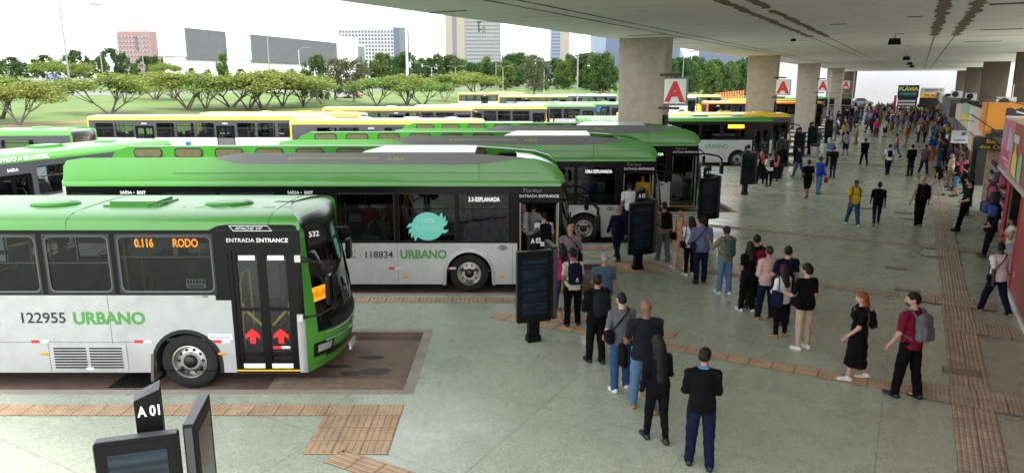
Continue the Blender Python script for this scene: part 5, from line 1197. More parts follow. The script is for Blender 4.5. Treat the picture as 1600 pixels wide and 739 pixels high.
text("RODÔ C", .5, M("sign_blue_text", (.03, .06, .16), .5), p, (14.2, A_ + .27, 3.65), (R(90), 0, 0), bold=.03, align='CENTER', sx=1.2); text("79,90", .6, RLET, p, (13.8, A_ + .27, 2.78), (R(90), 0, 0), bold=.04, align='CENTER', sx=1.3)
b = MB(); hbox(b, A_ + .3, A_ + .5, 11.5, 13, 0, 1.2); hbox(b, A_ + .32, A_ + .5, 11.5, 12.0, 1.2, 2.9); b.build("counter", SGREEN, kz); b = MB(); hbox(b, A_ - 1, A_ - .9, 15.0, 15.5, 1.4, 1.9); q = b.build("yellow_notice", LEM, kz)
# scaffold beside the far columns
o = empty("scaffold", on_hall(80, 1.2, 0), -HALL); tag(o, "tall steel tube scaffold beside the far columns", "scaffold"); b = MB()
for x in (0, 1.6, 3.0):
    for y_ in (0, 1.4): b.tube([(x, y_, 0), (x, y_, 6.7)], .045, 6)
for z in (.3, 1.9, 3.5, 5.1, 6.4):
    for y_ in (0, 1.4): b.tube([(0, y_, z), (3.0, y_, z)], .035, 6)
    for x in (0, 1.6, 3.0): b.tube([(x, 0, z), (x, 1.4, z)], .035, 6)
b.tube([(0, 0, .3), (1.6, 0, 1.9)], .03, 6); b.tube([(1.6, 0, 1.9), (0, 0, 3.5)], .03, 6); b.tube([(1.6, 0, 3.5), (3.0, 0, 5.1)], .03, 6); b.build("tubes", M("scaffold_steel", (.30, .29, .28), .45, .6), o)
b = MB(); b.box((1.5, .7, 3.55), (3.1, 1.3, .06)); b.build("deck", M("plank", (.25, .17, .10), .8), o)

# ================================================================ lawn, trees, town behind
random.seed(11)
BARK = M("bark", (.12, .10, .078), .9, var=.3, scale=6); BARKP = M("bark_pale", (.20, .17, .13), .9, var=.3, scale=6)
def leafm(name, c, tr=.4):
    m = bpy.data.materials.new(name); m.use_nodes = True; n = m.node_tree.nodes; l = m.node_tree.links; n.clear()
    d = n.new("ShaderNodeBsdfDiffuse"); t = n.new("ShaderNodeBsdfTranslucent"); mx = n.new("ShaderNodeMixShader"); mx.inputs[0].default_value = tr; o = n.new("ShaderNodeOutputMaterial")
    g = n.new("ShaderNodeObjectInfo"); gi = n.new("ShaderNodeNewGeometry"); hs = n.new("ShaderNodeHueSaturation"); hs.inputs[4].default_value = tuple(c) + (1,)
    ad = n.new("ShaderNodeMath"); ad.operation = 'MULTIPLY_ADD'; ad.inputs[1].default_value = .9; ad.inputs[2].default_value = .55; l.new(gi.outputs["Random Per Island"], ad.inputs[0]); l.new(ad.outputs[0], hs.inputs[2])
    a2 = n.new("ShaderNodeMath"); a2.operation = 'MULTIPLY_ADD'; a2.inputs[1].default_value = .05; a2.inputs[2].default_value = .475; l.new(g.outputs["Random"], a2.inputs[0]); l.new(a2.outputs[0], hs.inputs[0])
    l.new(hs.outputs[0], d.inputs[0]); l.new(hs.outputs[0], t.inputs[0]); l.new(d.outputs[0], mx.inputs[1]); l.new(t.outputs[0], mx.inputs[2]); l.new(mx.outputs[0], o.inputs[0]); return m
LF1 = leafm("leaf_yellow_green", (.165, .21, .055)); LF2 = leafm("leaf_dark", (.055, .10, .036)); LF3 = leafm("leaf_mid", (.088, .14, .036)); LF4 = leafm("leaf_grey", (.10, .112, .06))
def leaves(b, c, r, n, s_, rng, flat=.6):
    for _ in range(n):
        d = Vector((rng.gauss(0, 1), rng.gauss(0, 1), rng.gauss(0, 1))); d.normalize(); q = rng.random() ** .4
        p = Vector(c) + Vector((d.x * r[0] * q, d.y * r[1] * q, d.z * r[2] * q))
        a = Vector((rng.gauss(0, 1), rng.gauss(0, 1), rng.gauss(0, flat))).normalized(); e = a.orthogonal().normalized(); e = (Matrix.Rotation(rng.random() * 6.28, 3, a) @ e); s1_ = s_ * rng.uniform(.6, 1.4)
        b.quad(p - a * s1_, p - e * s1_ * .55, p + a * s1_, p + e * s1_ * .55)
def umbrella_proto(seed):
    rng = random.Random(seed); t = MB(); lf = MB()
    for k in range(rng.randint(4, 6)):
        az = rng.random() * 6.28; tilt = rng.uniform(.35, .8); p = Vector((rng.uniform(-.03, .03), rng.uniform(-.03, .03), -.03)); d = Vector((math.cos(az) * math.sin(tilt), math.sin(az) * math.sin(tilt), math.cos(tilt)))
        q = p + d * .34; t.tube([p, p + d * .18 + Vector((0, 0, .01)), q], [.020, .016, .013], 6)
        for j in range(4):
            d2 = (d + Vector((rng.gauss(0, .45), rng.gauss(0, .45), rng.uniform(.0, .4)))).normalized(); e = q + d2 * rng.uniform(.25, .4); e.z = min(e.z, .86); t.tube([q, (q + e) / 2 + Vector((0, 0, -.015)), e], [.011, .008, .005], 5)
            for m_ in range(4):
                d3 = (d2 + Vector((rng.gauss(0, .6), rng.gauss(0, .6), rng.gauss(.1, .2)))).normalized(); f = e + d3 * rng.uniform(.1, .26); f.z = min(max(f.z, .52), .95); t.tube([e, f], [.004, .002], 4)
                leaves(lf, f, (.24, .24, .10), 78, .026, rng, .45)
    return t.mesh("trunk", BARK, True), lf.mesh("crown", LF1)
def round_proto(seed, lm, wide=.5, base=.3, bark=BARK, dens=1., ls=.03):
    rng = random.Random(seed); t = MB(); lf = MB(); t.tube([(0, 0, -.03), (.01, 0, .15), (0, .01, base + .12)], [.035, .026, .02], 7)
    for k in range(9):
        az = k * 2.4 + rng.random(); d = Vector((math.cos(az), math.sin(az), rng.uniform(.4, 1.4))).normalized(); p = Vector((0, 0, base * rng.uniform(.7, 1.2))); t.tube([p, p + d * .16, p + d * .32 + Vector((0, 0, .05))], [.014, .01, .004], 5)
    for k in range(56):
        z = rng.uniform(base * .8, .97); rr = wide * math.sqrt(max(.05, 1 - ((z - (base + .3)) / .55) ** 2)) * rng.uniform(.3, 1.); az = rng.random() * 6.28; s_ = rng.uniform(.09, .17)
        leaves(lf, (rr * math.cos(az), rr * math.sin(az), z - .03), (s_, s_, s_ * .7), int(95 * dens), ls, rng)
    return t.mesh("trunk", bark, True), lf.mesh("crown", lm)
def palm_proto(seed):
    rng = random.Random(seed); t = MB(); t.tube([(0, 0, -.02), (.01, 0, .4), (0, 0, .8)], [.03, .026, .018], 8); lf = MB()
    for k in range(16):
        az = k * 2.39; up = rng.uniform(-.3, .9); pts = []; p = Vector((0, 0, .8)); d = Vector((math.cos(az), math.sin(az), up)).normalized()
        for j in range(6):
            q = p + d * .06; d.z -= .22; d.normalize(); sd_ = d.cross(Vector((0, 0, 1))).normalized() * (.05 * (1 - abs(j - 2) / 5))
            lf.quad(p, p + sd_ + d * .03 + Vector((0, 0, -.03)), q + sd_ * .9 + Vector((0, 0, -.035)), q); lf.quad(p, q, q - sd_ * .9 + Vector((0, 0, -.035)), p - sd_ + d * .03 + Vector((0, 0, -.03))); p = q
    return t.mesh("trunk", BARKP, True), lf.mesh("crown", LF3)
UMB = [umbrella_proto(i) for i in (1, 2, 3, 4)]; RND = [round_proto(10 + i, [LF2, LF3, LF2][i], [.5, .42, .6][i], .16) for i in range(3)]; GRY = [round_proto(30 + i, LF4, .36, .3, BARKP, .55, .026) for i in range(2)]; PALM = [palm_proto(i) for i in (5, 6)]
def tree(name, proto, px, py, ytop, label, grp, wf=1., Y=None, rng=random.Random(3)):
    if Y is None: X, Y, z = GT(px, py)
    else: X = (px - 800) / F_PX * (Y * .9775 + .3); z = terrain(X, Y)
    el = math.atan((369.5 - ytop) / F_PX) - PITCH; h = CAM_H + Y * math.tan(el) - z
    o = empty(name, (X, Y, z), rng.random() * 6.28); s_ = h / .93; o.scale = (s_ * wf, s_ * wf, s_); tag(o, label, "tree", grp)
    for nm, me in zip(("trunk", "crown"), proto):
        c = bpy.data.objects.new(nm, me); C.objects.link(c); c.parent = o
    return o
ORDN = ["first", "second", "third", "fourth", "fifth", "sixth", "seventh", "eighth", "ninth", "tenth", "eleventh", "twelfth", "thirteenth", "fourteenth", "fifteenth", "sixteenth", "seventeenth", "eighteenth", "nineteenth", "twentieth", "twenty-first", "twenty-second", "twenty-third", "twenty-fourth"]
lawn = [(2, 186, 112, 1.05), (32, 196, 124, .95), (173, 179, 113, 1.2), (243, 156, 106, 1.1), (292, 172, 109, 1.), (322, 173, 114, 1.), (362, 168, 104, 1.25), (388, 172, 112, 1.1), (410, 171, 108, 1.15), (442, 168, 108, 1.05), (474, 167, 112, 1.2), (505, 163, 116, 1.), (590, 166, 117, 1.1), (636, 164, 115, 1.), (660, 166, 118, 1.), (694, 160, 113, 1.), (741, 156, 109, 1.), (270, 158, 112, 1.)]
for i, (px, py, yt, wf) in enumerate(sorted(lawn)):
    tree("spreading_tree", UMB[i % 4], px, py, yt, f"{ORDN[i]} from the left of the low spreading trees on the lawn", "low spreading trees on the lawn", wf * 1.22)
mid = [(553, 160, 94, GRY, .9), (495, 158, 91, RND, .55), (524, 157, 96, GRY, .8), (835, 152, 92, GRY, .9), (85, 134, 92, UMB, .95), (130, 132, 97, UMB, .9), (262, 128, 94, UMB, 1.), (28, 128, 99, RND, .8), (920, 138, 86, RND, 1.1), (880, 140, 100, RND, .8), (800, 138, 102, RND, .8), (350, 130, 88, RND, .5)]
for i, (px, py, yt, pr, wf) in enumerate(sorted(mid)):
    tree("shade_tree", pr[i % len(pr)], px, py, yt, f"{ORDN[i]} from the left of the taller trees between lawn and road", "taller trees between lawn and road", wf)
random.seed(21)
bgt = []
for k, px in enumerate(list(range(-10, 300, 17))): bgt.append((px, random.uniform(88, 102) - (10 if 95 < px < 200 else 0), random.uniform(330, 400)))
for k, px in enumerate(list(range(560, 965, 11))): bgt.append((px + random.uniform(-4, 4), random.uniform(84, 101), random.uniform(230, 380)))
for k, px in enumerate(list(range(1030, 1180, 10))): bgt.append((px, random.uniform(91, 104), random.uniform(220, 330)))
for k, px in enumerate(list(range(300, 560, 26))): bgt.append((px, random.uniform(106, 112), random.uniform(200, 218)))
for i, (px, yt, Y) in enumerate(bgt):
    tree("background_tree", RND[i % 3], px, 0, yt, ("leafy green tree in the belt around the foot of the pink block" if px < 300 and Y > 300 else "small green tree against the arcade of the library" if px < 560 else "leafy green tree in the belt below the office towers" if px < 1000 else "leafy green tree in the belt seen between the first two columns"), ("trees below the pink block" if px < 300 and Y > 300 else "trees before the library" if px < 560 else "trees below the towers" if px < 1000 else "trees between the columns"), random.uniform(.55, .8), Y)
for i, (px, yt, Y) in enumerate(((760, 95, 260), (776, 97, 265), (792, 96, 262), (1222, 90, 200), (1238, 88, 205), (1231, 94, 190))):
    tree("palm_tree", PALM[i % 2], px, 0, yt, f"{['first','second','third'][i % 3]} palm from the left, {'before the glass tower' if i < 3 else 'between the second and third columns'}", "palms beyond the road", .6, Y)

# ---- buildings
def bld(name, label, x0, x1, ytop, Y, depth, m, rz=0., base=None):
    """box building whose front face spans pixels x0..x1 at distance Y"""
    zc = Y * .9775; X0, X1 = (x0 - 800) / F_PX * zc, (x1 - 800) / F_PX * zc; z0 = terrain((X0 + X1) / 2, Y) - .5; zt = CAM_H + Y * math.tan(math.atan((369.5 - ytop) / F_PX) - PITCH)
    o = empty(name, ((X0 + X1) / 2, Y, z0), rz); tag(o, label, "building"); w_ = X1 - X0; h = zt - z0
    b = MB(); b.box((0, depth / 2, h / 2), (w_, depth, h)); b.box((0, depth / 2, h + .4), (w_ * .96, depth * .9, .8)); b.build("wall", m, o); return o, w_, h
def windows(o, w_, h, nx, ny, m, x0=.04, x1=.96, z0=.08, z1=.95, fx=.6, fz=.55, y=-.06):
    b = MB()
    for j in range(ny):
        for i in range(nx):
            cx = -w_ / 2 + w_ * (x0 + (x1 - x0) * (i + .5) / nx); cz = h * (z0 + (z1 - z0) * (j + .5) / ny); b.box((cx, y, cz), (w_ * (x1 - x0) / nx * fx, .12, h * (z1 - z0) / ny * fz))
    q = b.build("window", m, o); q["kind"] = "stuff"; return q
WIN = M("far_window", (.07, .09, .12), .2); WINB = M("far_glass_blue", (.16, .22, .30), .25); WPINK = M("tower_pink", (.24, .15, .145), .8, var=.05); WWH = M("tower_white", (.36, .36, .37), .8); WBE = M("tower_beige", (.25, .22, .19), .8); WGR = M("tower_grey", (.12, .13, .14), .7); WBL = M("tower_blue", (.15, .20, .27), .4); WBD = M("tower_dark_blue", (.065, .09, .14), .4)
o, w_, h = bld("office_tower", "pink banded office block above the trees on the left", 190, 242, 51, 450, 25, WPINK); windows(o, w_, h, 9, 9, WWH, fx=1.0, fz=.28, y=-.05); windows(o, w_, h, 9, 9, WIN, fx=.75, fz=.22, y=-.1)
b = MB(); b.box((w_ * .08, -.2, h * .78), (w_ * .07, .3, h * .28)); b.build("recess", WIN, o)
o, w_, h = bld("office_tower", "white gridded office block with a dark end wall behind the library", 531, 617, 43, 500, 20, WWH); windows(o, w_, h, 17, 13, WIN, x0=.02, x1=1., fx=.62, fz=.62); b = MB(); b.box((w_ / 2 + 3.9, 10, h / 2), (7.8, 20, h)); b.box((w_ / 2 + 2.0, -.1, h / 2), (3.6, .3, h), m=1); b.build("end_wall", [WGR, WBD], o)
o, w_, h = bld("office_tower", "tall tower of beige slabs and grey glass right of the lamp mast", 697, 727, 12, 480, 24, WBE); b = MB(); b.box((w_ / 2 + 11.5, 10, h / 2), (23, 20, h * .995)); b.build("glass_block", WGR, o); b = MB(); b.box((-w_ * .02, -.08, h / 2), (w_ * .22, .2, h)); b.build("seam", WGR, o)
b = MB()
for k in range(20): b.box((w_ / 2 + 11.5, -.1, h * (k + .5) / 20), (22.6, .16, h / 34))
for k in range(14): b.box((w_ / 2 + .4 + k * 1.72, -.06, h / 2), (.4, .12, h))
q = b.build("mullion", M("tower_pale_grey", (.19, .20, .21), .6), o); q["kind"] = "stuff"
o, w_, h = bld("office_tower", "slim tower of blue glass and beige wall left of the nearest column", 860, 875, 30, 500, 18, WBL); windows(o, w_, h, 5, 16, WIN, fx=.7, fz=.5); b = MB(); b.box((w_ / 2 + 3, 9, h / 2), (6, 18, h)); b.build("end_wall", WBE, o)
o, w_, h = bld("office_tower", "pale blue glass tower partly behind the nearest column", 926, 945, 20, 430, 18, WBL); b = MB(); b.box((w_ / 2 + 9, 8, h / 2), (18, 16, h)); b.build("glass_block", WBD, o)
o, w_, h = bld("low_block", "long low office blocks far off above the tree tops", 782, 832, 83, 650, 20, WWH); windows(o, w_, h, 14, 4, WIN)
o, w_, h = bld("glass_hall", "dark glass building with a sloping roof right of the nearest column", 1030, 1060, 74, 380, 30, WBD); b = MB(); b.prism([(w_ / 2, 0, 0), (w_ / 2 + 4, 0, 0), (w_ / 2 + 4, 0, h * .6), (w_ / 2, 0, h)], (0, 25, 0)); b.build("sloping_end", WBL, o)
o, w_, h = bld("glass_hall", "dark glass building with a broad sloping roof seen left of the second column", 1090, 1160, 80, 400, 30, WBD); b = MB(); b.prism([(-w_ / 2 - 9, 0, 0), (-w_ / 2, 0, 0), (-w_ / 2, 0, h), (-w_ / 2 - 9, 0, h * .55)], (0, 25, 0)); b.build("sloping_end", WWH, o)
o, w_, h = bld("glass_hall", "dark blue building between the third and fourth columns", 1272, 1300, 92, 300, 20, WBD); windows(o, w_, h, 4, 8, WINB)
# national library: long white box with grey louvred panels and an arcade below
p0 = Vector((-103.2, 226, 0)); p1 = Vector((-71, 338, 0)); dv = (p1 - p0).normalized(); Lb = (p1 - p0).length; rz = math.atan2(dv.y, dv.x); zb = 5.5
o = empty("library", (p0.x, p0.y, zb), rz); tag(o, "long white library with grey louvred panels above an arcade", "building")
b = MB(); b.box((Lb / 2, 2.5, 13.2), (Lb + 2, 5, 11.8)); b.box((Lb / 2, 2.6, 3.6), (Lb - 1, 4.2, 7.2)); b.build("wall", M("library_white", (.82, .82, .82), .8), o)
LV = M("library_louvre", (.145, .15, .158), .7, var=.12, scale=.4)
def on_lib(px, c=0):  # x along the facade for a pixel column
    d = Vector(((px - 800) / F_PX, .9775 + .06, 0)); # horizontal view ray
    n = Vector((-dv.y, dv.x, 0)); t = p0.dot(n) / d.dot(n); return (d * t - p0).dot(dv)
for xa, xb in ((288, 351), (390, 524)):
    b = MB(); a0, a1 = on_lib(xa), on_lib(xb); b.box(((a0 + a1) / 2, -.1, 11.2), (a1 - a0, .5, 9.6))
    for k in range(24): b.box(((a0 + a1) / 2, -.4, 6.6 + k * .4), (a1 - a0, .14, .1), m=1)
    b.build("louvre_panel", [LV, WGR], o)
b = MB(); n = 26
for k in range(n):
    a = 4 + (Lb - 8) * k / n; b.prism([(a + x, -.05 + 1.1, z) for x, z in [(-1.2, .6), (1.2, .6), (1.2, 3.4)] + [(1.2 * math.cos(R(18 * i)), 3.4 + 1.2 * math.sin(R(18 * i))) for i in range(1, 10)] + [(-1.2, 3.4)]], (0, -.25, 0))
q = b.build("arcade", WIN, o); q["kind"] = "stuff"
b = MB(); b.box((Lb + 5, 3, 12), (8, 5, 9), m=0); b.box((Lb + 5, .7, 11.5), (7.4, .6, 8.4), m=1); b.build("end_block", [MATS["library_white"], LV], o)
# ---- lamp masts and lamps
POLE = M("pole_steel", (.20, .20, .20), .5, .3); POLEW = M("pole_white", (.42, .42, .42), .5)
def mast(px, py, ytop, r, m, label, Y=None, arm=0):
    if Y is None: X, Y, z = GT(px, py)
    else: X = (px - 800) / F_PX * (Y * .9775 + .3); z = terrain(X, Y)
    h = CAM_H + Y * math.tan(math.atan((369.5 - ytop) / F_PX) - PITCH) - z; o = empty("lamp_mast", (X, Y, z)); tag(o, label, "lamp mast", "lamp masts"); b = MB(); b.tube([(0, 0, -.2), (0, 0, h * .5), (0, 0, h)], [r, r * .85, r * .6], 10); b.build("pole", m, o, smooth=True)
    b = MB()
    if arm == 1:
        for k in range(8): a = k * math.pi / 4; b.box((.9 * math.cos(a), .9 * math.sin(a), h), (.5, .4, .25), a)
        b.lathe([(.9, -.05), (.95, 0), (.9, .05)], 16, 0, Matrix.Translation((0, 0, h)))
    else:
        for s_ in ((-1, 1) if arm == 2 else (1,)):
            b.tube([(0, 0, h - .1), (s_ * .8, 0, h + .35), (s_ * 1.8, 0, h + .45)], .05, 6); b.box((s_ * 2.0, 0, h + .42), (.7, .3, .12))
    b.build("lamp_head", POLE, o); return o
mast(110, 95, -60, .19, POLE, "tallest grey mast at the left, its top out of the picture", 150, 1); mast(163, 106, 7, .15, POLE, "grey mast with a lamp ring, second from the left", 160, 1); mast(228, 112, 48, .13, POLE, "thin lamp post in front of the pink block", 170, 2); mast(423, 118, 32, .14, POLE, "lamp post in front of the library's second panel", 150, 2); mast(638, 163, -25, .26, POLEW, "thick white mast on the lawn reaching up to the slab", None, 1); mast(902, 146, 20, .15, POLE, "tall thin post left of the nearest column", 118, 2); mast(470, 112, 78, .1, POLEW, "small white lamp post before the library's end", 150); mast(775, 118, 60, .12, POLE, "grey post in front of the glass tower", 190, 2); mast(1066, 112, 60, .1, POLE, "thin post just right of the red letter sign", 170)
for i, px in enumerate((675, 712, 786, 850)): mast(px, 0, 106, .08, POLEW, f"{ORDN[i]} small double armed lamp along the far road", 205 + 4 * i, 2)
# ---- cars on the road
def car(px, Y, rz, col, label, z=None):
    X = (px - 800) / F_PX * (Y * .9775 + .3); o = empty("parked_car", (X, Y, (terrain(X, Y) + .04) if z is None else z), rz); tag(o, label, "car", "cars on the road")
    m = M("car_" + "".join(f"{int(v * 99):02d}" for v in col), col, .3, coat=.6); b = MB()
    sec = [(-2.1, .55, .75, .78), (-1.95, .3, .92, .84), (-1.2, .25, .98, .86), (.9, .25, .95, .86), (1.8, .28, .82, .84), (2.1, .4, .62, .74)]
    vs = []
    for x, za, zt_, w_ in sec: vs += [(x, -w_, za), (x, -w_, zt_ - .08), (x, -w_ + .1, zt_), (x, w_ - .1, zt_), (x, w_, zt_ - .08), (x, w_, za)]
    b.add(vs, [(i * 6 + j, (i + 1) * 6 + j, (i + 1) * 6 + (j + 1) % 6, i * 6 + (j + 1) % 6) for i in range(5) for j in range(6)] + [tuple(range(6)), tuple(range(35, 29, -1))]); b.add([(-1.6, -.7, .93), (.95, -.7, .93), (.35, -.58, 1.42), (-1.0, -.58, 1.42), (-1.6, .7, .93), (.95, .7, .93), (.35, .58, 1.42), (-1.0, .58, 1.42)], [(3, 2, 6, 7)]); b.build("body", m, o, smooth=True, ang=25)
    g = MB(); g.add([(-1.6, -.7, .93), (.95, -.7, .93), (.35, -.58, 1.415), (-1.0, -.58, 1.415), (-1.6, .7, .93), (.95, .7, .93), (.35, .58, 1.415), (-1.0, .58, 1.415)], [(0, 1, 2, 3), (5, 4, 7, 6), (1, 5, 6, 2), (4, 0, 3, 7)]); g.build("window", WIN, o)
    for x in (-1.3, 1.3):
        for y_ in (-.78, .78): b = MB(); b.lathe([(0, -.1), (.3, -.1), (.32, 0), (.3, .1), (0, .1)], 14, 0, Matrix.Translation((x, y_, .32)) @ Matrix.Rotation(R(90), 4, 'X')); b.build("wheel", TYRE, o)
RD = math.atan2(U.y, U.x)
for px, Y, rz, col, lb in ((535, 148, 0, (.35, .36, .38), "silver grey car on the road behind the sparse trees"), (549, 150, 0, (.28, .05, .06), "dark red car close behind the silver grey one"), (268, 162, 0, (.75, .75, .75), "white car on the road between the left trees"), (88, 190, 0, (.10, .15, .3), "dark blue car at the far left under the trees"), (428, 156, 0, (.8, .8, .8), "white car left of the silver grey one"), (545, 215, .3, (.6, .05, .04), "red car farther back below the gridded block"), (665, 200, 0, (.6, .6, .62), "pale car right of the white mast"), (1082, 200, 0, (.5, .5, .52), "grey car past the red letter sign"), (938, 190, 0, (.08, .09, .1), "black car under the big tree by the nearest column")):
    car(px, Y, rz, col, lb)
X, Y = G(1346, 176); car(1346, 128, R(8), (.16, .17, .19), "dark grey car parked at the far end below the white wall", 0.9)
b = MB(); x, y_ = (1346 - 800) / F_PX * 128 * .9775, 128; b.prism([(x - 7, y_ - 3, 0), (x + 8, y_ - 3, 0), (x + 6, y_ - 2, .88), (x - 6, y_ - 2, .88)], (0, 6, 0)); tag(b.build("raised_kerb", CONC), kind="structure")
# orange railings of the playground beyond the second gap
b = MB(); o = empty("railing", (0, 0, 0)); tag(o, "orange and yellow posts of a fenced playground on the slope", "railing")
for k in range(18):
    px = 1118 + k * 2.6; Yk = 150 + k * 3; X = (px - 800) / F_PX * Yk * .98; z = terrain(X, Yk); b.tube([(X, Yk, z), (X, Yk, z + 3.0)], .09, 5)
b.build("post", M("rail_orange", (.75, .28, .08), .6), o)["kind"] = "stuff"
# ================================================================ people
SKIN = {k: M("skin_" + k, c, .55, var=.06, scale=12) for k, c in dict(light=(.46, .255, .18), tan=(.29, .145, .088), brown=(.155, .072, .042), dark=(.055, .027, .018)).items()}
HAIRM = {k: M("hair_" + k, c, .55, spec=.25, var=.35, scale=45, bump=.5, bscale=90) for k, c in dict(black=(.004, .0034, .0034), brown=(.022, .011, .006), red=(.20, .05, .014), blond=(.24, .14, .06), grey=(.22, .22, .22), orange=(.3, .08, .01)).items()}
EYEM = M("eye_dark", (.02, .015, .012), .2); LIPM = M("lips", (.36, .12, .10), .5)
CLOTH = {}
def cloth(c, name):
    if name not in CLOTH: CLOTH[name] = M("cloth_" + name.replace(" ", "_"), c, .9, var=.2, scale=9, bump=.35, bscale=70, spec=.12)
    return CLOTH[name]
COL = dict(black=(.0035, .0035, .0042), charcoal=(.011, .012, .015), navy=(.006, .0085, .026), white=(.66, .66, .66), cream=(.60, .54, .44), grey=(.10, .105, .115), lightgrey=(.28, .285, .30), maroon=(.15, .008, .024), pink=(.45, .03, .14), mauve=(.17, .13, .15), slate=(.05, .08, .115), peach=(.48, .28, .18), palepink=(.48, .31, .28), lavender=(.095, .115, .21), olive=(.15, .145, .09), jeans=(.025, .065, .15), lightjeans=(.08, .155, .26), darkjeans=(.010, .018, .045), beige=(.40, .31, .22), khaki=(.17, .135, .085), yellow=(.60, .40, .025), blue=(.012, .05, .32), skyblue=(.06, .17, .36), red=(.30, .010, .014), plaid=(.15, .10, .17), green=(.02, .10, .045), teal=(.015, .10, .11), orange=(.50, .15, .015), salmon=(.48, .15, .125), purple=(.06, .022, .11), tan=(.24, .165, .10), brown=(.04, .022, .014))
SHOEC = dict(black=(.005, .005, .006), white=(.62, .61, .58), tan=(.28, .14, .05), brown=(.12, .07, .04), grey=(.25, .25, .26), blue=(.1, .15, .25))

def skel(P):
    """joints of a 1.72 m person who faces +Y"""
    ln = P.get('lean', 0.); fem = P.get('fem', False); wd = P.get('wide', 1.)
    def T(p):
        y, z = p[1], p[2] - .93; return np.array((p[0], y * math.cos(ln) + z * math.sin(ln), .93 + z * math.cos(ln) - y * math.sin(ln)))
    J = {'T': T}; sh = .172 if fem else .19
    for s, k in ((-1, 'l'), (1, 'r')):
        p, ab, be, inw = P.get('arm_' + k, (.05, .13, .25, .05))
        S = T((s * sh * wd * .97, -.005, 1.372)); d1 = np.array((s * math.sin(ab), math.sin(p - ln * .3) * math.cos(ab), -math.cos(p - ln * .3) * math.cos(ab))); E = S + d1 * .29
        q = p + be - ln * .3; d2 = np.array((s * math.sin(ab) * .5 - s * inw, math.sin(q), -math.cos(q))); d2 /= np.linalg.norm(d2); W = E + d2 * .25
        J['S' + k], J['E' + k], J['W' + k], J['D' + k] = S, E, W, d2
        hp, kb = P.get('leg_' + k, (0., 0.)); sp = P.get('spread', .02)
        Hh = np.array((s * (.088 if not fem else .092) * wd ** .5, 0, .915)); dt = np.array((s * sp, math.sin(hp), -math.cos(hp))); dt /= np.linalg.norm(dt); K = Hh + dt * .43; q = hp - kb; ds = np.array((s * sp * .6, math.sin(q), -math.cos(q))); ds /= np.linalg.norm(ds); A = K + ds * .41
        J['H' + k], J['K' + k], J['A' + k] = Hh, K, A; J['F' + k] = q
    return J
def merge(parts):
    vs, fs, ms, o = [], [], [], 0
    for v, f, m in parts:
        vs.append(np.asarray(v, float)); fs += [tuple(int(i) + o for i in q) for q in f]; ms += [m] * len(f); o += len(v)
    return np.concatenate(vs), fs, ms
def part(name, parts, mats, root, sc_, dz):
    v, f, m = merge(parts); v = v.copy(); v[:, 2] += dz; v *= sc_
    me = bpy.data.meshes.new(name); me.from_pydata(v.tolist(), [], f)
    for x in mats: me.materials.append(x)
    me.polygons.foreach_set("material_index", m); me.polygons.foreach_set("use_smooth", [True] * len(f)); me.update()
    o = bpy.data.objects.new(name, me); C.objects.link(o); o.parent = root; return o
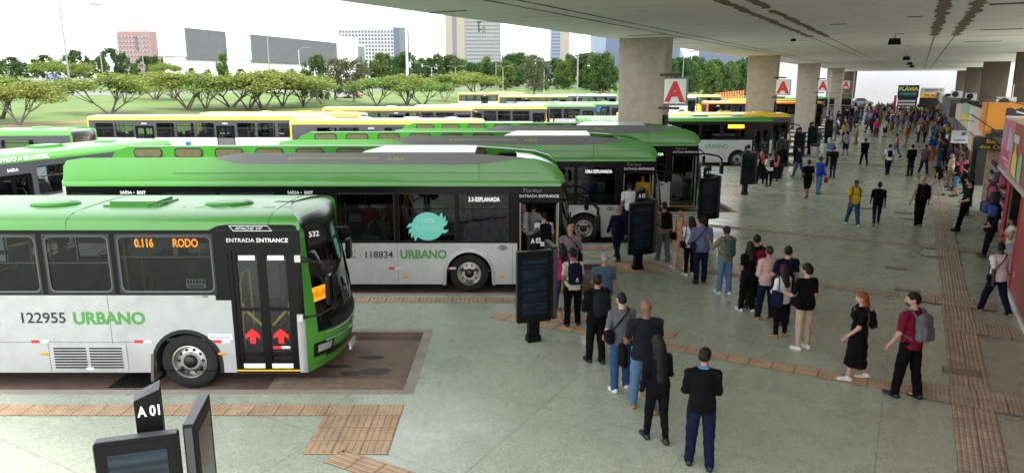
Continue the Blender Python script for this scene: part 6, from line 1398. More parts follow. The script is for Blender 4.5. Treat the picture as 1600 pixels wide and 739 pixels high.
def make_person(P, loc=(0, 0, 0), yaw=0., res=.018, hands=True):
    J = skel(P); T = J['T']; fem = P.get('fem', False); wd = P.get('wide', 1.); fat = P.get('fat', 1.); seed = P.get('seed', 1)
    sc_ = P.get('h', 1.72) / 1.72
    foot_z = min(J['Al'][2], J['Ar'][2]) - .075; dz = -foot_z
    root = empty("person", (loc[0], loc[1], loc[2]), R(yaw))
    hy, hp = P.get('head', (0., 0.)); Rh = rotm(-hp, 0, hy) ; hc = T((0, -.005, 1.53))
    def Hd(p): return hc + Rh @ (np.array(p, float) - np.array((0, -.005, 1.53))) + np.array((0, math.sin(P.get('lean', 0)) * .0, 0))
    cw = (.152 if fem else .166) * wd; ww = (.125 if fem else .148) * wd * fat; pw = (.172 if fem else .160) * wd * fat ** .5
    torso = lambda e=0.: [ell_(T((0, 0, 1.27)), (cw + e, .108 * fat ** .5 + e, .20)), ell_(T((0, .005 * fat, 1.08)), (ww + e, .098 * fat + e, .16)), ell_((0, -.012, .945), (pw + e, .115 * fat ** .5 + e, .125)), cap_(T((-.02, -.012, 1.405)), J['Sl'], .062 + e, .050 + e), cap_(T((.02, -.012, 1.405)), J['Sr'], .062 + e, .050 + e)] + ([cap_(T((-.06, .085, 1.27)), T((.06, .085, 1.27)), .06 + e, .06 + e)] if fem else [])
    def arm(k, e=0., to=1.): 
        S, E, W = J['S' + k], J['E' + k], J['W' + k]; r = [cap_(S, E if to >= .5 else S + (E - S) * to * 2, .052 * wd + e, .043 + e)]
        if to > .5: r.append(cap_(E, E + (W - E) * min(1, (to - .5) * 2), .041 + e, .029 + e))
        return r
    def leg(k, e=0., to=1., e2=None):
        Hh, K, A = J['H' + k], J['K' + k], J['A' + k]; e2 = e if e2 is None else e2; f_ = .088 * (1.06 if fem else 1) * fat ** .4
        if to <= .5: return [cap_(Hh, Hh + (K - Hh) * to * 2, f_ + e, f_ - .02 + e)]
        return [cap_(Hh, K, f_ + e, .060 + (e + e2) / 2), cap_(K, K + (A - K) * min(1, (to - .5) * 2), .057 + (e + e2) / 2, .040 + e2)]
    # skin
    neck = [cap_(T((0, -.012, 1.42)), Hd((0, 0, 1.55)), .058, .052)]
    head = [ell_(Hd((0, .012, 1.625)), (.076, .094, .105), Rh), ell_(Hd((0, .045, 1.575)), (.056, .060, .062), Rh), cap_(Hd((0, .100, 1.622)), Hd((0, .120, 1.592)), .011, .015), ell_(Hd((-.078, .0, 1.605)), (.012, .022, .032), Rh), ell_(Hd((.078, .0, 1.605)), (.012, .022, .032), Rh), cap_(Hd((-.045, .088, 1.642)), Hd((.045, .088, 1.642)), .013, .013)]
    prims = torso(-.006) + neck + head + arm('l') + arm('r') + leg('l') + leg('r')
    for k in 'lr':
        W, D = J['W' + k], J['D' + k]; prims.append(cap_(W, W + D * .085, .030, .034, .62))
        A = J['A' + k]; prims.append(cap_(A + np.array((0, -.03, -.03)), A + np.array((0, .13, -.045)), .036, .028))
    v, f = sdf_mesh(prims, res, .022); parts = [(v, f, 0)]
    if hands:
        for s, k in ((-1, 'l'), (1, 'r')):
            W, D = J['W' + k], J['D' + k]; side = np.cross(D, (s, 0, 0)); side /= np.linalg.norm(side) + 1e-6; inn = np.array((-s, 0, 0)) - D * (-s * D[0]); inn /= np.linalg.norm(inn)
            fm = MB()
            for i, (o_, l_) in enumerate(((-.024, .055), (-.008, .068), (.009, .072), (.025, .064))):
                b0 = W + D * .09 + side * o_; c_ = P.get('curl', .5); p1 = b0 + (D * math.cos(c_ * .5) + inn * math.sin(c_ * .5)) * l_ * .5; p2 = p1 + (D * math.cos(c_ * 1.4) + inn * math.sin(c_ * 1.4)) * l_ * .5; fm.tube([b0, p1, p2], [.0095, .009, .007], 6)
            t0 = W + D * .03 + side * .022; fm.tube([t0, t0 + side * .03 + D * .025 + inn * .008, t0 + side * .034 + D * .055 + inn * .018], [.011, .010, .008], 6)
            parts.append((fm.v, fm.f, 0))
        for s in (-1, 1):
            e = MB(); c = Hd((s * .031, .092, 1.622)); e.ell(c, (.014, .008, .007), 8, 5); parts.append((e.v, e.f, 1)); e = MB(); c = Hd((s * .031, .096, 1.645)); e.ell(c, (.020, .008, .005), 8, 4); parts.append((e.v, e.f, 1))
        e = MB(); e.ell(Hd((0, .103, 1.560)), (.024, .008, .008), 8, 5); parts.append((e.v, e.f, 2))
    body = part("body", parts, [SKIN[P['skin']], HAIRM[P.get('hc', 'black')] if P['hair'] != 'bald' else EYEM, LIPM], root, sc_, dz)
    # hair
    ht = P['hair']; hm = HAIRM[P.get('hc', 'black')]; hr = max(.014, res * .85)
    def hcut(nv, of):   # cutting plane given in head space
        n_ = Rh @ np.array(nv, float); return (n_[0], n_[1], n_[2], of + n_ @ hc - np.array(nv, float) @ np.array((0, -.005, 1.53)))
    cp = [hcut((0, .6, -.8), -1.264)]; hp_ = []
    if ht in ('short', 'long', 'bun', 'pony', 'curly', 'fade'):
        g = .012 if ht == 'curly' else (-.004 if ht == 'fade' else .0)
        hp_ = [ell_(Hd((0, .004, 1.642)), (.084 + g, .102 + g, .098 + g), Rh), ell_(Hd((0, -.035, 1.595)), (.074 + g, .068 + g, .07), Rh)]
        v, f = sdf_mesh(hp_, hr, .03, cp, wob=.008 if ht == 'curly' else .003, seed=seed); pr = [(v, f, 0)]
        if ht == 'long':
            Lh = P.get('hl', .30); v, f = sdf_mesh([cap_(Hd((0, -.045, 1.62)), Hd((0, -.06, 1.5)), .085, .085, .75), cap_(Hd((0, -.065, 1.52)), T((0, -.125, 1.47 - Lh)), .100, .085, .6), cap_(Hd((-.07, -.005, 1.62)), T((-.085, -.07, 1.40)), .03, .03), cap_(Hd((.07, -.005, 1.62)), T((.085, -.07, 1.40)), .03, .03)], hr, .03, wob=.006, seed=seed); pr.append((v, f, 0))
        if ht == 'bun': v, f = sdf_mesh([ell_(Hd((0, -.115, 1.63)), (.045, .04, .045))], hr, .01, wob=.004); pr.append((v, f, 0))
        if ht == 'pony': v, f = sdf_mesh([ell_(Hd((0, -.1, 1.64)), (.035, .03, .035)), cap_(Hd((0, -.12, 1.63)), T((0, -.14, 1.36)), .032, .02)], hr, .02, wob=.004); pr.append((v, f, 0))
        part("hair", pr, [hm], root, sc_, dz)
    if P.get('beard'):
        v, f = sdf_mesh([ell_(Hd((0, .048, 1.565)), (.062, .066, .06), Rh)], hr, .01, [hcut((0, -.6, .8), 1.2)]); part("beard", [(v, f, 0)], [hm], root, sc_, dz)
    if P.get('cap'):
        cm = cloth(COL[P['cap']], P['cap']); v, f = sdf_mesh([ell_(Hd((0, .005, 1.655)), (.088, .106, .09), Rh), ell_(Hd((0, .13, 1.665)), (.07, .07, .012), Rh)], hr, .01, [hcut((0, 0, -1), -1.650)]); part("cap", [(v, f, 0)], [cm], root, sc_, dz)
    if P.get('phones'):
        b = MB(); b.tube([Hd((.092 * math.cos(a), 0, 1.63 + .115 * math.sin(a))) for a in [i * math.pi / 10 for i in range(11)]], .012, 6)
        for s in (-1, 1): b.ell(Hd((s * .092, 0, 1.61)), (.02, .036, .042), 10, 6)
        part("headphones", [(b.v, b.f, 0)], [BLK], root, sc_, dz)
    # shoes
    sp = []
    for k in 'lr':
        A = J['A' + k]; q = J['F' + k]; d = np.array((0, math.cos(q * .6), math.sin(q * .6))); up = np.array((0, -d[2], d[1])); heel = A - up * .038 - d * .045; toe = A - up * .045 + d * .155; out = np.array(((-1 if k == 'l' else 1) * .018, 0, 0))
        v, f = sdf_mesh([cap_(heel, toe + out, .043, .036, 1.), cap_(A + np.array((0, 0, .0)), heel + d * .03, .048, .045), cap_(heel - up * .018, toe + out - up * .012, .036, .036)], max(.013, res * .8), .02, [(0, -up[1], -up[2], float(-(up @ (A - up * .076))))]); sp.append((v, f, 0))
    part("shoes", sp, [M("shoes_" + P.get('shoe', 'black'), SHOEC[P.get('shoe', 'black')], .55, var=.1)], root, sc_, dz)
    # lower clothes
    bt, bc = P['bottom']; bm = cloth(COL[bc], bc); pel = [ell_((0, -.012, .95), (pw + .012, .124 * fat ** .5, .13)), ell_(T((0, 0, 1.02)), (ww + .012, .108 * fat, .08))]
    wc = (0, 0, 1, 1.06)
    if bt == 'trousers': v, f = sdf_mesh(pel + leg('l', .016, 1., .026) + leg('r', .016, 1., .026), res, .02, [wc], wob=.0055, seed=seed)
    elif bt == 'slim': v, f = sdf_mesh(pel + leg('l', .008, .97, .012) + leg('r', .008, .97, .012), res, .02, [wc], wob=.004, seed=seed)
    elif bt == 'wide': v, f = sdf_mesh(pel + leg('l', .022, 1., .05) + leg('r', .022, 1., .05), res, .02, [wc], wob=.007, seed=seed)
    elif bt == 'shorts': v, f = sdf_mesh(pel + leg('l', .028, .48) + leg('r', .028, .48), res, .02, [wc], wob=.005, seed=seed)
    else:
        L_ = P.get('skirt', .35); v, f = sdf_mesh(pel + [cap_((0, 0, .88), (0, P.get('sway', 0.), L_), pw + .01, pw + .07, .8)], res, .03, [wc, (0, 0, -1, -L_)], wob=.012, seed=seed)
    part({'skirt': 'skirt', 'shorts': 'shorts'}.get(bt, 'trousers'), [(v, f, 0)], [bm], root, sc_, dz)
    # upper clothes
    tt, tc = P['top']; tm = cloth(COL[tc], tc); e = {'tee': .014, 'tank': .010, 'long': .016, 'jacket': .028, 'shirt': .020}[tt]; hem = P.get('hem', .84 if tt != 'tank' else .9)
    pr = torso(e) + [cap_((0, -.012, .97), (0, -.012, hem), pw + e + .004, pw + e, .74)]
    to = {'tee': .36, 'tank': 0, 'long': .97, 'jacket': .97, 'shirt': .97}[tt]; to = P.get('sleeve', to)
    if to:
        for k in 'lr': pr += arm(k, e - .002, to)
    nz = Vector((0, math.sin(P.get('lean', 0)), math.cos(P.get('lean', 0)))); tn = T((0, 0, 1.458))
    v, f = sdf_mesh(pr, res, .02, [(0, 0, -1, -hem), (0, nz.y, nz.z, float(nz.y * tn[1] + nz.z * tn[2]))], wob=.006, seed=seed + 3)
    so = part("jacket" if tt == 'jacket' else "shirt", [(v, f, 0)], [tm], root, sc_, dz)
    if P.get('collar'):
        v, f = sdf_mesh([cap_(T((-.02, -.012, 1.455)), T((.02, -.012, 1.455)), .064, .064)], max(.014, res * .8), .01, [(0, 0, 1, float(T((0, 0, 1.487))[2])), (0, 0, -1, -float(T((0, 0, 1.44))[2]))]); part("collar", [(v, f, 0)], [cloth(COL[P['collar']], P['collar'])], root, sc_, dz)
    P['_J'], P['_sc'], P['_dz'], P['_root'] = J, sc_, dz, root
    return root
def worn(P, kind, col, label, side=1, **k):
    """a bag carried by a person: its own object at the person's place"""
    J, sc_, dz, root = P['_J'], P['_sc'], P['_dz'], P['_root']; T = J['T']; m = cloth(COL[col], col) if col in COL else col
    o = empty({'backpack': 'backpack', 'shoulder': 'shoulder_bag', 'tote': 'tote_bag', 'hand': 'handbag'}[kind], root.location, root.rotation_euler.z)
    tag(o, label, {'backpack': 'backpack'}.get(kind, 'bag'))
    if kind == 'backpack':
        s_ = k.get('s', 1.); c = T((0, -.20 - k.get('off', 0), 1.20)); ln = P.get('lean', 0); Rm = rotm(-ln - .05, 0, 0)
        v, f = sdf_mesh([box_(c, (.155 * s_, .085 * s_, .225 * s_), .075, Rm), ell_(c + np.array((0, 0, .17 * s_)), (.13 * s_, .08 * s_, .09 * s_))], .018, .03, wob=.004, seed=3); part("pack", [(v, f, 0)], [m], o, sc_, dz)
        v, f = sdf_mesh([box_(c + np.array((0, -.085 * s_, -.07 * s_)), (.115 * s_, .04 * s_, .12 * s_), .035, Rm)], .016, .02, wob=.003); part("pocket", [(v, f, 0)], [m], o, sc_, dz)
        for s in (-1, 1):
            b = MB(); pts = [T((s * .10, -.14, 1.36)), T((s * .112, -.06, 1.475)), T((s * .115, .04, 1.465)), T((s * .13, .125, 1.36)), T((s * .15, .13, 1.2)), T((s * .175, .02, 1.07)), T((s * .14, -.12, 1.02))]; b.tube(pts, .017, 6); part("strap", [(b.v, b.f, 0)], [m], o, sc_, dz)
        b = MB(); cc = c + np.array((0, -.01, .25 * s_)); b.tube([cc + np.array((-.04, 0, -.02)), cc + np.array((0, 0, .025)), cc + np.array((.04, 0, -.02))], .01, 6); part("handle", [(b.v, b.f, 0)], [m], o, sc_, dz)
    else:
        sz = k.get('sz', (.05, .14, .11)); z = k.get('z', .92); c = np.array((side * (.235 + k.get('off', 0)), k.get('y', -.02), z))
        if kind == 'hand': c = J['W' + ('r' if side > 0 else 'l')] + np.array((side * .02, .02, -.12 - sz[2]))
        v, f = sdf_mesh([box_(c, sz, min(sz) * .9)], .016, .02, wob=.004, seed=5); part("pouch", [(v, f, 0)], [m], o, sc_, dz)
        b = MB(); tp = c + np.array((0, 0, sz[2] * .85))
        if kind == 'hand':
            h = J['W' + ('r' if side > 0 else 'l')] + J['D' + ('r' if side > 0 else 'l')] * .08; b.tube([tp + np.array((0, .06, 0)), h + np.array((0, .02, 0)), h + np.array((0, -.02, 0)), tp + np.array((0, -.06, 0))], .008, 6)
        elif k.get('cross'): b.tube([tp, T((side * .19, -.09, 1.12)), T((side * .06, -.145, 1.3)), T((-side * .10, -.09, 1.45)), T((-side * .115, .02, 1.475)), T((-side * .08, .13, 1.36)), T((side * .08, .15, 1.16)), T((side * .2, .07, 1.02)), tp + np.array((0, .03, 0))], .012, 6)
        else: b.tube([tp + np.array((0, -.08, 0)), T((side * .21, -.10, 1.25)), T((side * .165, -.05, 1.46)), T((side * .165, .05, 1.455)), T((side * .21, .11, 1.25)), tp + np.array((0, .08, 0))], .012, 6)
        part("strap", [(b.v, b.f, 0)], [m], o, sc_, dz)
    return o
REL = (.02, .14, .22, .05); PHONE = (.25, .12, 2.1, .45); CROSS_ = (.2, .14, 1.5, 2.2); HOLD = (.1, .12, 1.05, .8); HIPB = (-.25, .3, .9, .3)
WALK1 = dict(leg_l=(.36, .12), leg_r=(-.28, .22), arm_l=(-.35, .1, .25, .03), arm_r=(.35, .1, .35, .05)); WALK2 = dict(leg_r=(.34, .12), leg_l=(-.26, .25), arm_r=(-.35, .1, .25, .03), arm_l=(.35, .1, .35, .05))
SHIFT = dict(leg_l=(.05, .05), leg_r=(-.04, .1)); STAND = dict(spread=.05)
NP = 0
def person(px, py, h, yaw, label, skin, hair, top, bottom, group=None, res=.018, z=0., xy=None, **k):
    global NP; NP += 1
    X, Y = xy if xy else G(px, py); r_ = random.Random(NP * 13 + 1)
    if 'leg_l' not in k:
        a_ = r_.uniform(.0, .13); k.update(leg_l=(a_, r_.uniform(0, .1)), leg_r=(-a_ * .6, r_.uniform(.0, .16))) if r_.random() < .5 else k.update(leg_r=(a_, r_.uniform(0, .1)), leg_l=(-a_ * .6, r_.uniform(.0, .16)))
        k.setdefault('spread', r_.uniform(.02, .07))
    k.setdefault('head', (r_.uniform(-.45, .45), r_.uniform(-.05, .3))); k.setdefault('lean', r_.uniform(-.02, .07))
    for s_ in 'lr':
        if 'arm_' + s_ not in k: k['arm_' + s_] = r_.choice([(r_.uniform(-.15, .2), r_.uniform(.08, .2), r_.uniform(.15, .6), r_.uniform(0, .2)), (r_.uniform(-.1, .2), .12, r_.uniform(.8, 1.3), .7)])
    P = dict(h=h, skin=skin, hair=hair, top=top, bottom=bottom, seed=NP, **k)
    o = make_person(P, (X, Y, z), yaw, res); tag(o, label, "person", group); P['o'] = o; return P
Q2, Q3, QR, HALLP = "people queuing at the second bay", "people queuing at the third bay", "people queuing across the hall", "people walking in the hall"
p = person(1091, 726, 1.68, -8, "man in a black sweater, pale collar and navy trousers, last in the nearest queue", 'tan', 'short', ('long', 'black'), ('trousers', 'navy'), Q2, arm_l=CROSS_, arm_r=CROSS_, collar='skyblue', spread=.06, fat=1.08, leg_l=(.02, .0), leg_r=(-.1, .14))
p = person(1024, 688, 1.60, 14, "woman with long black hair all in black, jacket over her arm, before the sweater man", 'tan', 'long', ('long', 'black'), ('slim', 'black'), Q2, fem=True, hl=.42, arm_r=(.15, .2, 1.2, .1), arm_l=(-.1, .2, .4, 0), leg_r=(-.1, .12), leg_l=(.14, .02)); worn(p, 'hand', 'charcoal', "black bag and jacket hung over the arm of the long haired woman in black", 1, sz=(.09, .15, .16))
p = person(1003, 640, 1.84, 12, "bald man in a black tee and light jeans with tan shoes", 'brown', 'bald', ('tee', 'charcoal'), ('trousers', 'lightjeans'), Q2, wide=1.12, fat=1.1, arm_l=(.2, .2, 1.2, .4), arm_r=(.2, .2, 1.1, .4), shoe='tan', leg_l=(.16, .05), leg_r=(-.12, .15)); worn(p, 'hand', 'black', "black leather bag hanging by the bald man's left hand", -1, sz=(.05, .12, .17))
p = person(968, 608, 1.70, 15, "man in a grey striped polo and jeans with a bag at his left hip", 'light', 'fade', ('tee', 'grey'), ('trousers', 'jeans'), Q2, arm_l=(.1, .2, .7, .2), shoe='white', arm_r=HOLD); worn(p, 'shoulder', 'black', "black satchel at the hip of the man in the striped polo", -1, sz=(.06, .14, .12), cross=True, z=1.0)
p = person(930, 566, 1.70, 20, "man in a black jacket and black trousers with a black backpack", 'tan', 'short', ('jacket', 'black'), ('trousers', 'black'), Q2, arm_r=(.0, .12, .3, 0), leg_l=(.1, .05), leg_r=(-.05, .08)); worn(p, 'backpack', 'charcoal', "black backpack on the man in the black jacket, near the second bay")
p = person(941, 516, 1.66, 5, "grey haired man in a slate blue shirt, half hidden behind the black backpack", 'tan', 'fade', ('tee', 'slate'), ('trousers', 'khaki'), Q2, hc='grey', arm_l=PHONE, arm_r=PHONE, wide=1.08, fat=1.1)
p = person(894, 508, 1.68, 10, "young person in a cream tee and black trousers with a navy backpack", 'tan', 'curly', ('tee', 'cream'), ('trousers', 'black'), Q2, fem=True, arm_l=REL, shoe='black'); worn(p, 'backpack', 'navy', "navy backpack with a white emblem on the person in the cream tee"); 
b = MB()
for a in (-35, 0, 35): b.prism([(.028 * math.sin(R(a)) * k_[0] + k_[1] * math.cos(R(a)), 0, .055 * k_[2]) for k_ in ((0, -.004, 0), (.8, -.012, .55), (1, 0, 1), (.8, .012, .55), (0, .004, 0))], (0, -.003, 0))
for k_ in range(2): b.box((0, -.001, -.012 - k_ * .014), (.075, .004, .006))
o = b.build("emblem", TXW); o.parent = bpy.data.objects[[x.name for x in bpy.data.objects if x.get('label', '').startswith('navy backpack with')][0]]; o.location = (0, -.335, 1.09)
worn(p, 'hand', 'tan', "beige cloth bag held low beside the navy backpack", 1, sz=(.06, .12, .19))
p = person(877, 486, 1.58, 20, "woman with black hair in a pink top and jeans beside the cream tee", 'tan', 'long', ('tee', 'pink'), ('slim', 'jeans'), Q2, fem=True, shoe='tan', hl=.15)
p = person(890, 458, 1.74, 10, "bald man in a mauve shirt in front of the pink top, at the bus front", 'tan', 'bald', ('shirt', 'mauve'), ('trousers', 'charcoal'), Q2, wide=1.08, fat=1.12); worn(p, 'shoulder', 'black', "thin black strap bag on the bald man in mauve", 1, cross=True)
# boarding the second bus
p = person(0, 0, 1.70, 10, "man in a white tee with a black backpack climbing into the electric bus", 'light', 'short', ('tee', 'white'), ('trousers', 'black'), "people boarding buses", xy=(.82, 17.95), z=.2); worn(p, 'backpack', 'black', "black backpack on the man boarding the electric bus").location.z = .2
p = person(0, 0, 1.62, -10, "dark haired person in a grey top inside the open bus doorway", 'tan', 'curly', ('tee', 'lightgrey'), ('trousers', 'charcoal'), "people boarding buses", xy=(.56, 18.5), z=.42)
p = person(0, 0, 1.74, 100, "person in a pale hooded jacket just inside the open bus doorway", 'tan', 'short', ('jacket', 'lightgrey'), ('trousers', 'black'), "people boarding buses", xy=(.30, 18.2), z=.42)
# third bay
p = person(0, 0, 1.76, 5, "man in a plain white tee stepping up into the third bus", 'tan', 'short', ('tee', 'white'), ('trousers', 'navy'), "people boarding buses", xy=(3.85, 23.25), z=.15)
p = person(0, 0, 1.70, 150, "person in yellow standing inside the door of the third bus", 'tan', 'short', ('tee', 'yellow'), ('trousers', 'charcoal'), "people boarding buses", xy=(4.4, 24.0), z=.4)
p = person(964, 406, 1.62, 20, "white haired woman in a navy jacket with a bag on her back", 'light', 'curly', ('jacket', 'navy'), ('trousers', 'navy'), Q3, hc='grey', fem=True, wide=1.05, fat=1.1, shoe='black', **WALK2); worn(p, 'shoulder', 'navy', "dark bag behind the shoulder of the white haired woman", -1, sz=(.07, .14, .15), z=1.12, y=-.16, off=-.06)
p = person(1035, 408, 1.75, 10, "man in a tan shirt and grey trousers with a black backpack by totem A 03", 'tan', 'fade', ('tee', 'tan'), ('trousers', 'grey'), Q3, shoe='brown', leg_l=(.14, .03), leg_r=(-.1, .1)); worn(p, 'backpack', 'black', "black backpack on the man in the tan shirt by totem A 03")
p = person(1060, 420, 1.64, 15, "blond woman in a peach top and pale pink trousers", 'light', 'pony', ('long', 'peach'), ('trousers', 'palepink'), Q3, hc='blond', fem=True, shoe='white', sleeve=.6); worn(p, 'shoulder', 'black', "black shoulder bag on the blond woman in peach", -1, sz=(.06, .15, .12), z=1.02)
p = person(1076, 430, 1.62, 12, "black haired woman in a white top and black trousers next to the blond one", 'light', 'long', ('tee', 'white'), ('slim', 'black'), Q3, fem=True, hl=.1, shoe='white'); worn(p, 'shoulder', 'black', "small black bag on the woman in the white top of the second queue", -1, sz=(.05, .12, .1))
p = person(1093, 442, 1.76, 5, "man with headphones in a lavender blue shirt and navy trousers", 'brown', 'fade', ('long', 'lavender'), ('trousers', 'navy'), Q3, phones=True, wide=1.1, fat=1.15, sleeve=.75, arm_l=(.2, .2, .9, .2)); worn(p, 'shoulder', 'charcoal', "dark cross body bag of the man with headphones", -1, cross=True, z=.98)
p = person(1130, 459, 1.70, 15, "man in an olive shirt and light jeans raising a phone", 'brown', 'short', ('shirt', 'olive'), ('trousers', 'lightjeans'), Q3, shoe='white', arm_l=(.7, .3, 1.7, .1), sleeve=.7, leg_l=(.06, .0), leg_r=(-.06, .06)); worn(p, 'backpack', M("bag_green", (.02, .06, .055), .8), "dark green backpack on the man in the olive shirt", s=.85)
p = person(1176, 482, 1.74, 8, "man in black carrying a dark red pack, behind the woman with the pink purse", 'tan', 'short', ('tee', 'black'), ('trousers', 'charcoal'), QR, arm_l=PHONE, arm_r=PHONE); worn(p, 'backpack', 'maroon', "dark red backpack on the man in black in the middle queue", s=.8)
p = person(1166, 486, 1.62, 12, "woman with long black hair in a black printed tee, pink purse in hand", 'tan', 'long', ('tee', 'black'), ('trousers', 'black'), QR, fem=True, hl=.15, shoe='white'); worn(p, 'hand', 'pink', "small pink purse held by the woman in the black printed tee", -1, sz=(.03, .07, .08))
text("BECK", .07, GOLD, p['o'], (-.11, -.165, 1.17), (R(90), 0, 0), bold=.02) if False else None
p = person(1194, 499, 1.66, 10, "person with a brown bun and a pale patterned jacket over the shoulders", 'tan', 'bun', ('jacket', 'palepink'), ('trousers', 'navy'), QR, hc='brown', fem=True, arm_l=HOLD, arm_r=HOLD, shoe='tan')
p = person(1222, 505, 1.72, 8, "man in a navy polo between the bun and the curly haired man", 'light', 'short', ('tee', 'navy'), ('trousers', 'navy'), QR, wide=1.08, arm_l=(.2, .25, 1., .2)); worn(p, 'shoulder', 'charcoal', "dark satchel strap of the man in the navy polo", -1, cross=True)
p = person(1217, 526, 1.52, 25, "woman with brown hair in a white top and a navy tote bag", 'light', 'long', ('long', 'white'), ('slim', 'black'), QR, hc='brown', fem=True, hl=.18, shoe='tan'); worn(p, 'tote', 'navy', "navy tote bag with small white writing on the woman in white", -1, sz=(.05, .16, .18), z=.98, y=-.08)
p = person(1252, 545, 1.71, 18, "curly haired man in a black tee, beige trousers and white shoes", 'light', 'curly', ('tee', 'black'), ('slim', 'beige'), QR, shoe='white', arm_l=(.3, .2, 1.2, .3), arm_r=(.0, .12, .25, .0), wide=1.04, fat=1.1); worn(p, 'shoulder', 'black', "black shoulder bag on the curly haired man in beige trousers", -1, sz=(.07, .14, .1), z=1.0)
# middle of the hall
p = person(1334, 592, 1.60, 75, "red haired woman in a long black dress with white shoes", 'light', 'long', ('tee', 'black'), ('skirt', 'black'), HALLP, hc='red', fem=True, hl=.26, skirt=.30, shoe='white', leg_l=(.2, .1), leg_r=(-.2, .1), fat=1.12, head=(.1, .05)); worn(p, 'backpack', 'black', "black backpack on the red haired woman", s=.72)
p = person(1413, 620, 1.80, 25, "bearded man in a maroon tee and black trousers with a grey backpack", 'light', 'short', ('tee', 'maroon'), ('trousers', 'black'), HALLP, beard=True, wide=1.06, head=(.75, .05), shoe='black', spread=.07, leg_l=(.1, .02), leg_r=(-.1, .08), arm_l=(.1, .2, .45, .1)); worn(p, 'backpack', 'grey', "grey backpack on the bearded man in maroon", s=.95)
p = person(1551, 490, 1.68, 12, "man in a white tee and navy track trousers with a small black bag", 'dark', 'fade', ('tee', 'white'), ('trousers', 'navy'), HALLP, shoe='tan', wide=1.1, fat=1.1, **WALK1); worn(p, 'shoulder', 'black', "small black cross body bag on the man in white by the red shop", -1, cross=True, sz=(.04, .09, .07))
p = person(1331, 352, 1.70, 175, "man in a yellow tee and jeans walking towards the camera", 'brown', 'fade', ('tee', 'yellow'), ('trousers', 'jeans'), HALLP, fat=1.15, wide=1.06, shoe='white', **WALK1); worn(p, 'backpack', 'charcoal', "dark backpack whose straps show on the man in yellow", s=.7)
p = person(1368, 352, 1.62, -20, "person in a black tee and dark jeans beside the man in yellow", 'brown', 'short', ('tee', 'black'), ('slim', 'darkjeans'), HALLP, shoe='tan', wide=1.05, **WALK2); worn(p, 'backpack', 'black', "black backpack on the person beside the man in yellow")
p = person(1434, 354, 1.82, 5, "bald muscular man in a black tank top and black trousers", 'light', 'bald', ('tank', 'black'), ('trousers', 'black'), HALLP, wide=1.22, arm_l=(.0, .25, .25, .0), arm_r=(.0, .25, .25, .0), shoe='grey'); worn(p, 'backpack', 'black', "black backpack on the bald man in the tank top")
p = person(1502, 362, 1.84, 70, "bearded man in a dark tee leaning back with arms folded, by the shoe shop", 'light', 'short', ('tee', 'charcoal'), ('trousers', 'black'), "people waiting beside the shops", beard=True, lean=-.14, arm_l=(.1, .12, .9, 1.2), arm_r=(.0, .12, .6, .4), leg_l=(.22, .05), leg_r=(.1, 0.), shoe='black')
p = person(1543, 402, 1.62, 78, "woman in black leaning against the red shop with a bag at her side", 'light', 'long', ('long', 'black'), ('slim', 'black'), "people waiting beside the shops", fem=True, hl=.12, lean=-.1, arm_l=HOLD, arm_r=CROSS_, leg_l=(.2, .05), leg_r=(.12, .0), shoe='brown', sleeve=.7); worn(p, 'shoulder', 'charcoal', "dark bag at the side of the woman leaning on the red shop", 1, sz=(.08, .15, .15))
p = person(1572, 428, 1.60, 70, "woman in a white sleeveless top and pale trousers beside the red front", 'tan', 'long', ('tank', 'cream'), ('trousers', 'lightgrey'), "people waiting beside the shops", fem=True, hl=.1, arm_l=PHONE, arm_r=HOLD)
p = person(1463, 305, 1.62, 10, "woman in a black top and grey jeans with a pink bag", 'tan', 'long', ('tee', 'black'), ('slim', 'lightgrey'), HALLP, fem=True, hl=.12, fat=1.1, **WALK1); worn(p, 'shoulder', 'palepink', "pale pink bag on the woman in grey jeans", 1, sz=(.06, .14, .12), z=1.05)
p = person(1491, 307, 1.70, 60, "man in a black tee and denim shorts near the shoe shop", 'tan', 'short', ('tee', 'black'), ('shorts', 'lightjeans'), "people waiting beside the shops", arm_l=PHONE, arm_r=HOLD, wide=1.08)
p = person(1505, 303, 1.68, 85, "woman in black behind the denim shorts", 'tan', 'pony', ('tee', 'charcoal'), ('slim', 'black'), "people waiting beside the shops", fem=True, arm_l=PHONE)
p = person(1512, 322, 1.70, 80, "dark haired person in black behind the bearded man", 'tan', 'short', ('tee', 'black'), ('trousers', 'charcoal'), "people waiting beside the shops", arm_l=CROSS_, arm_r=CROSS_)
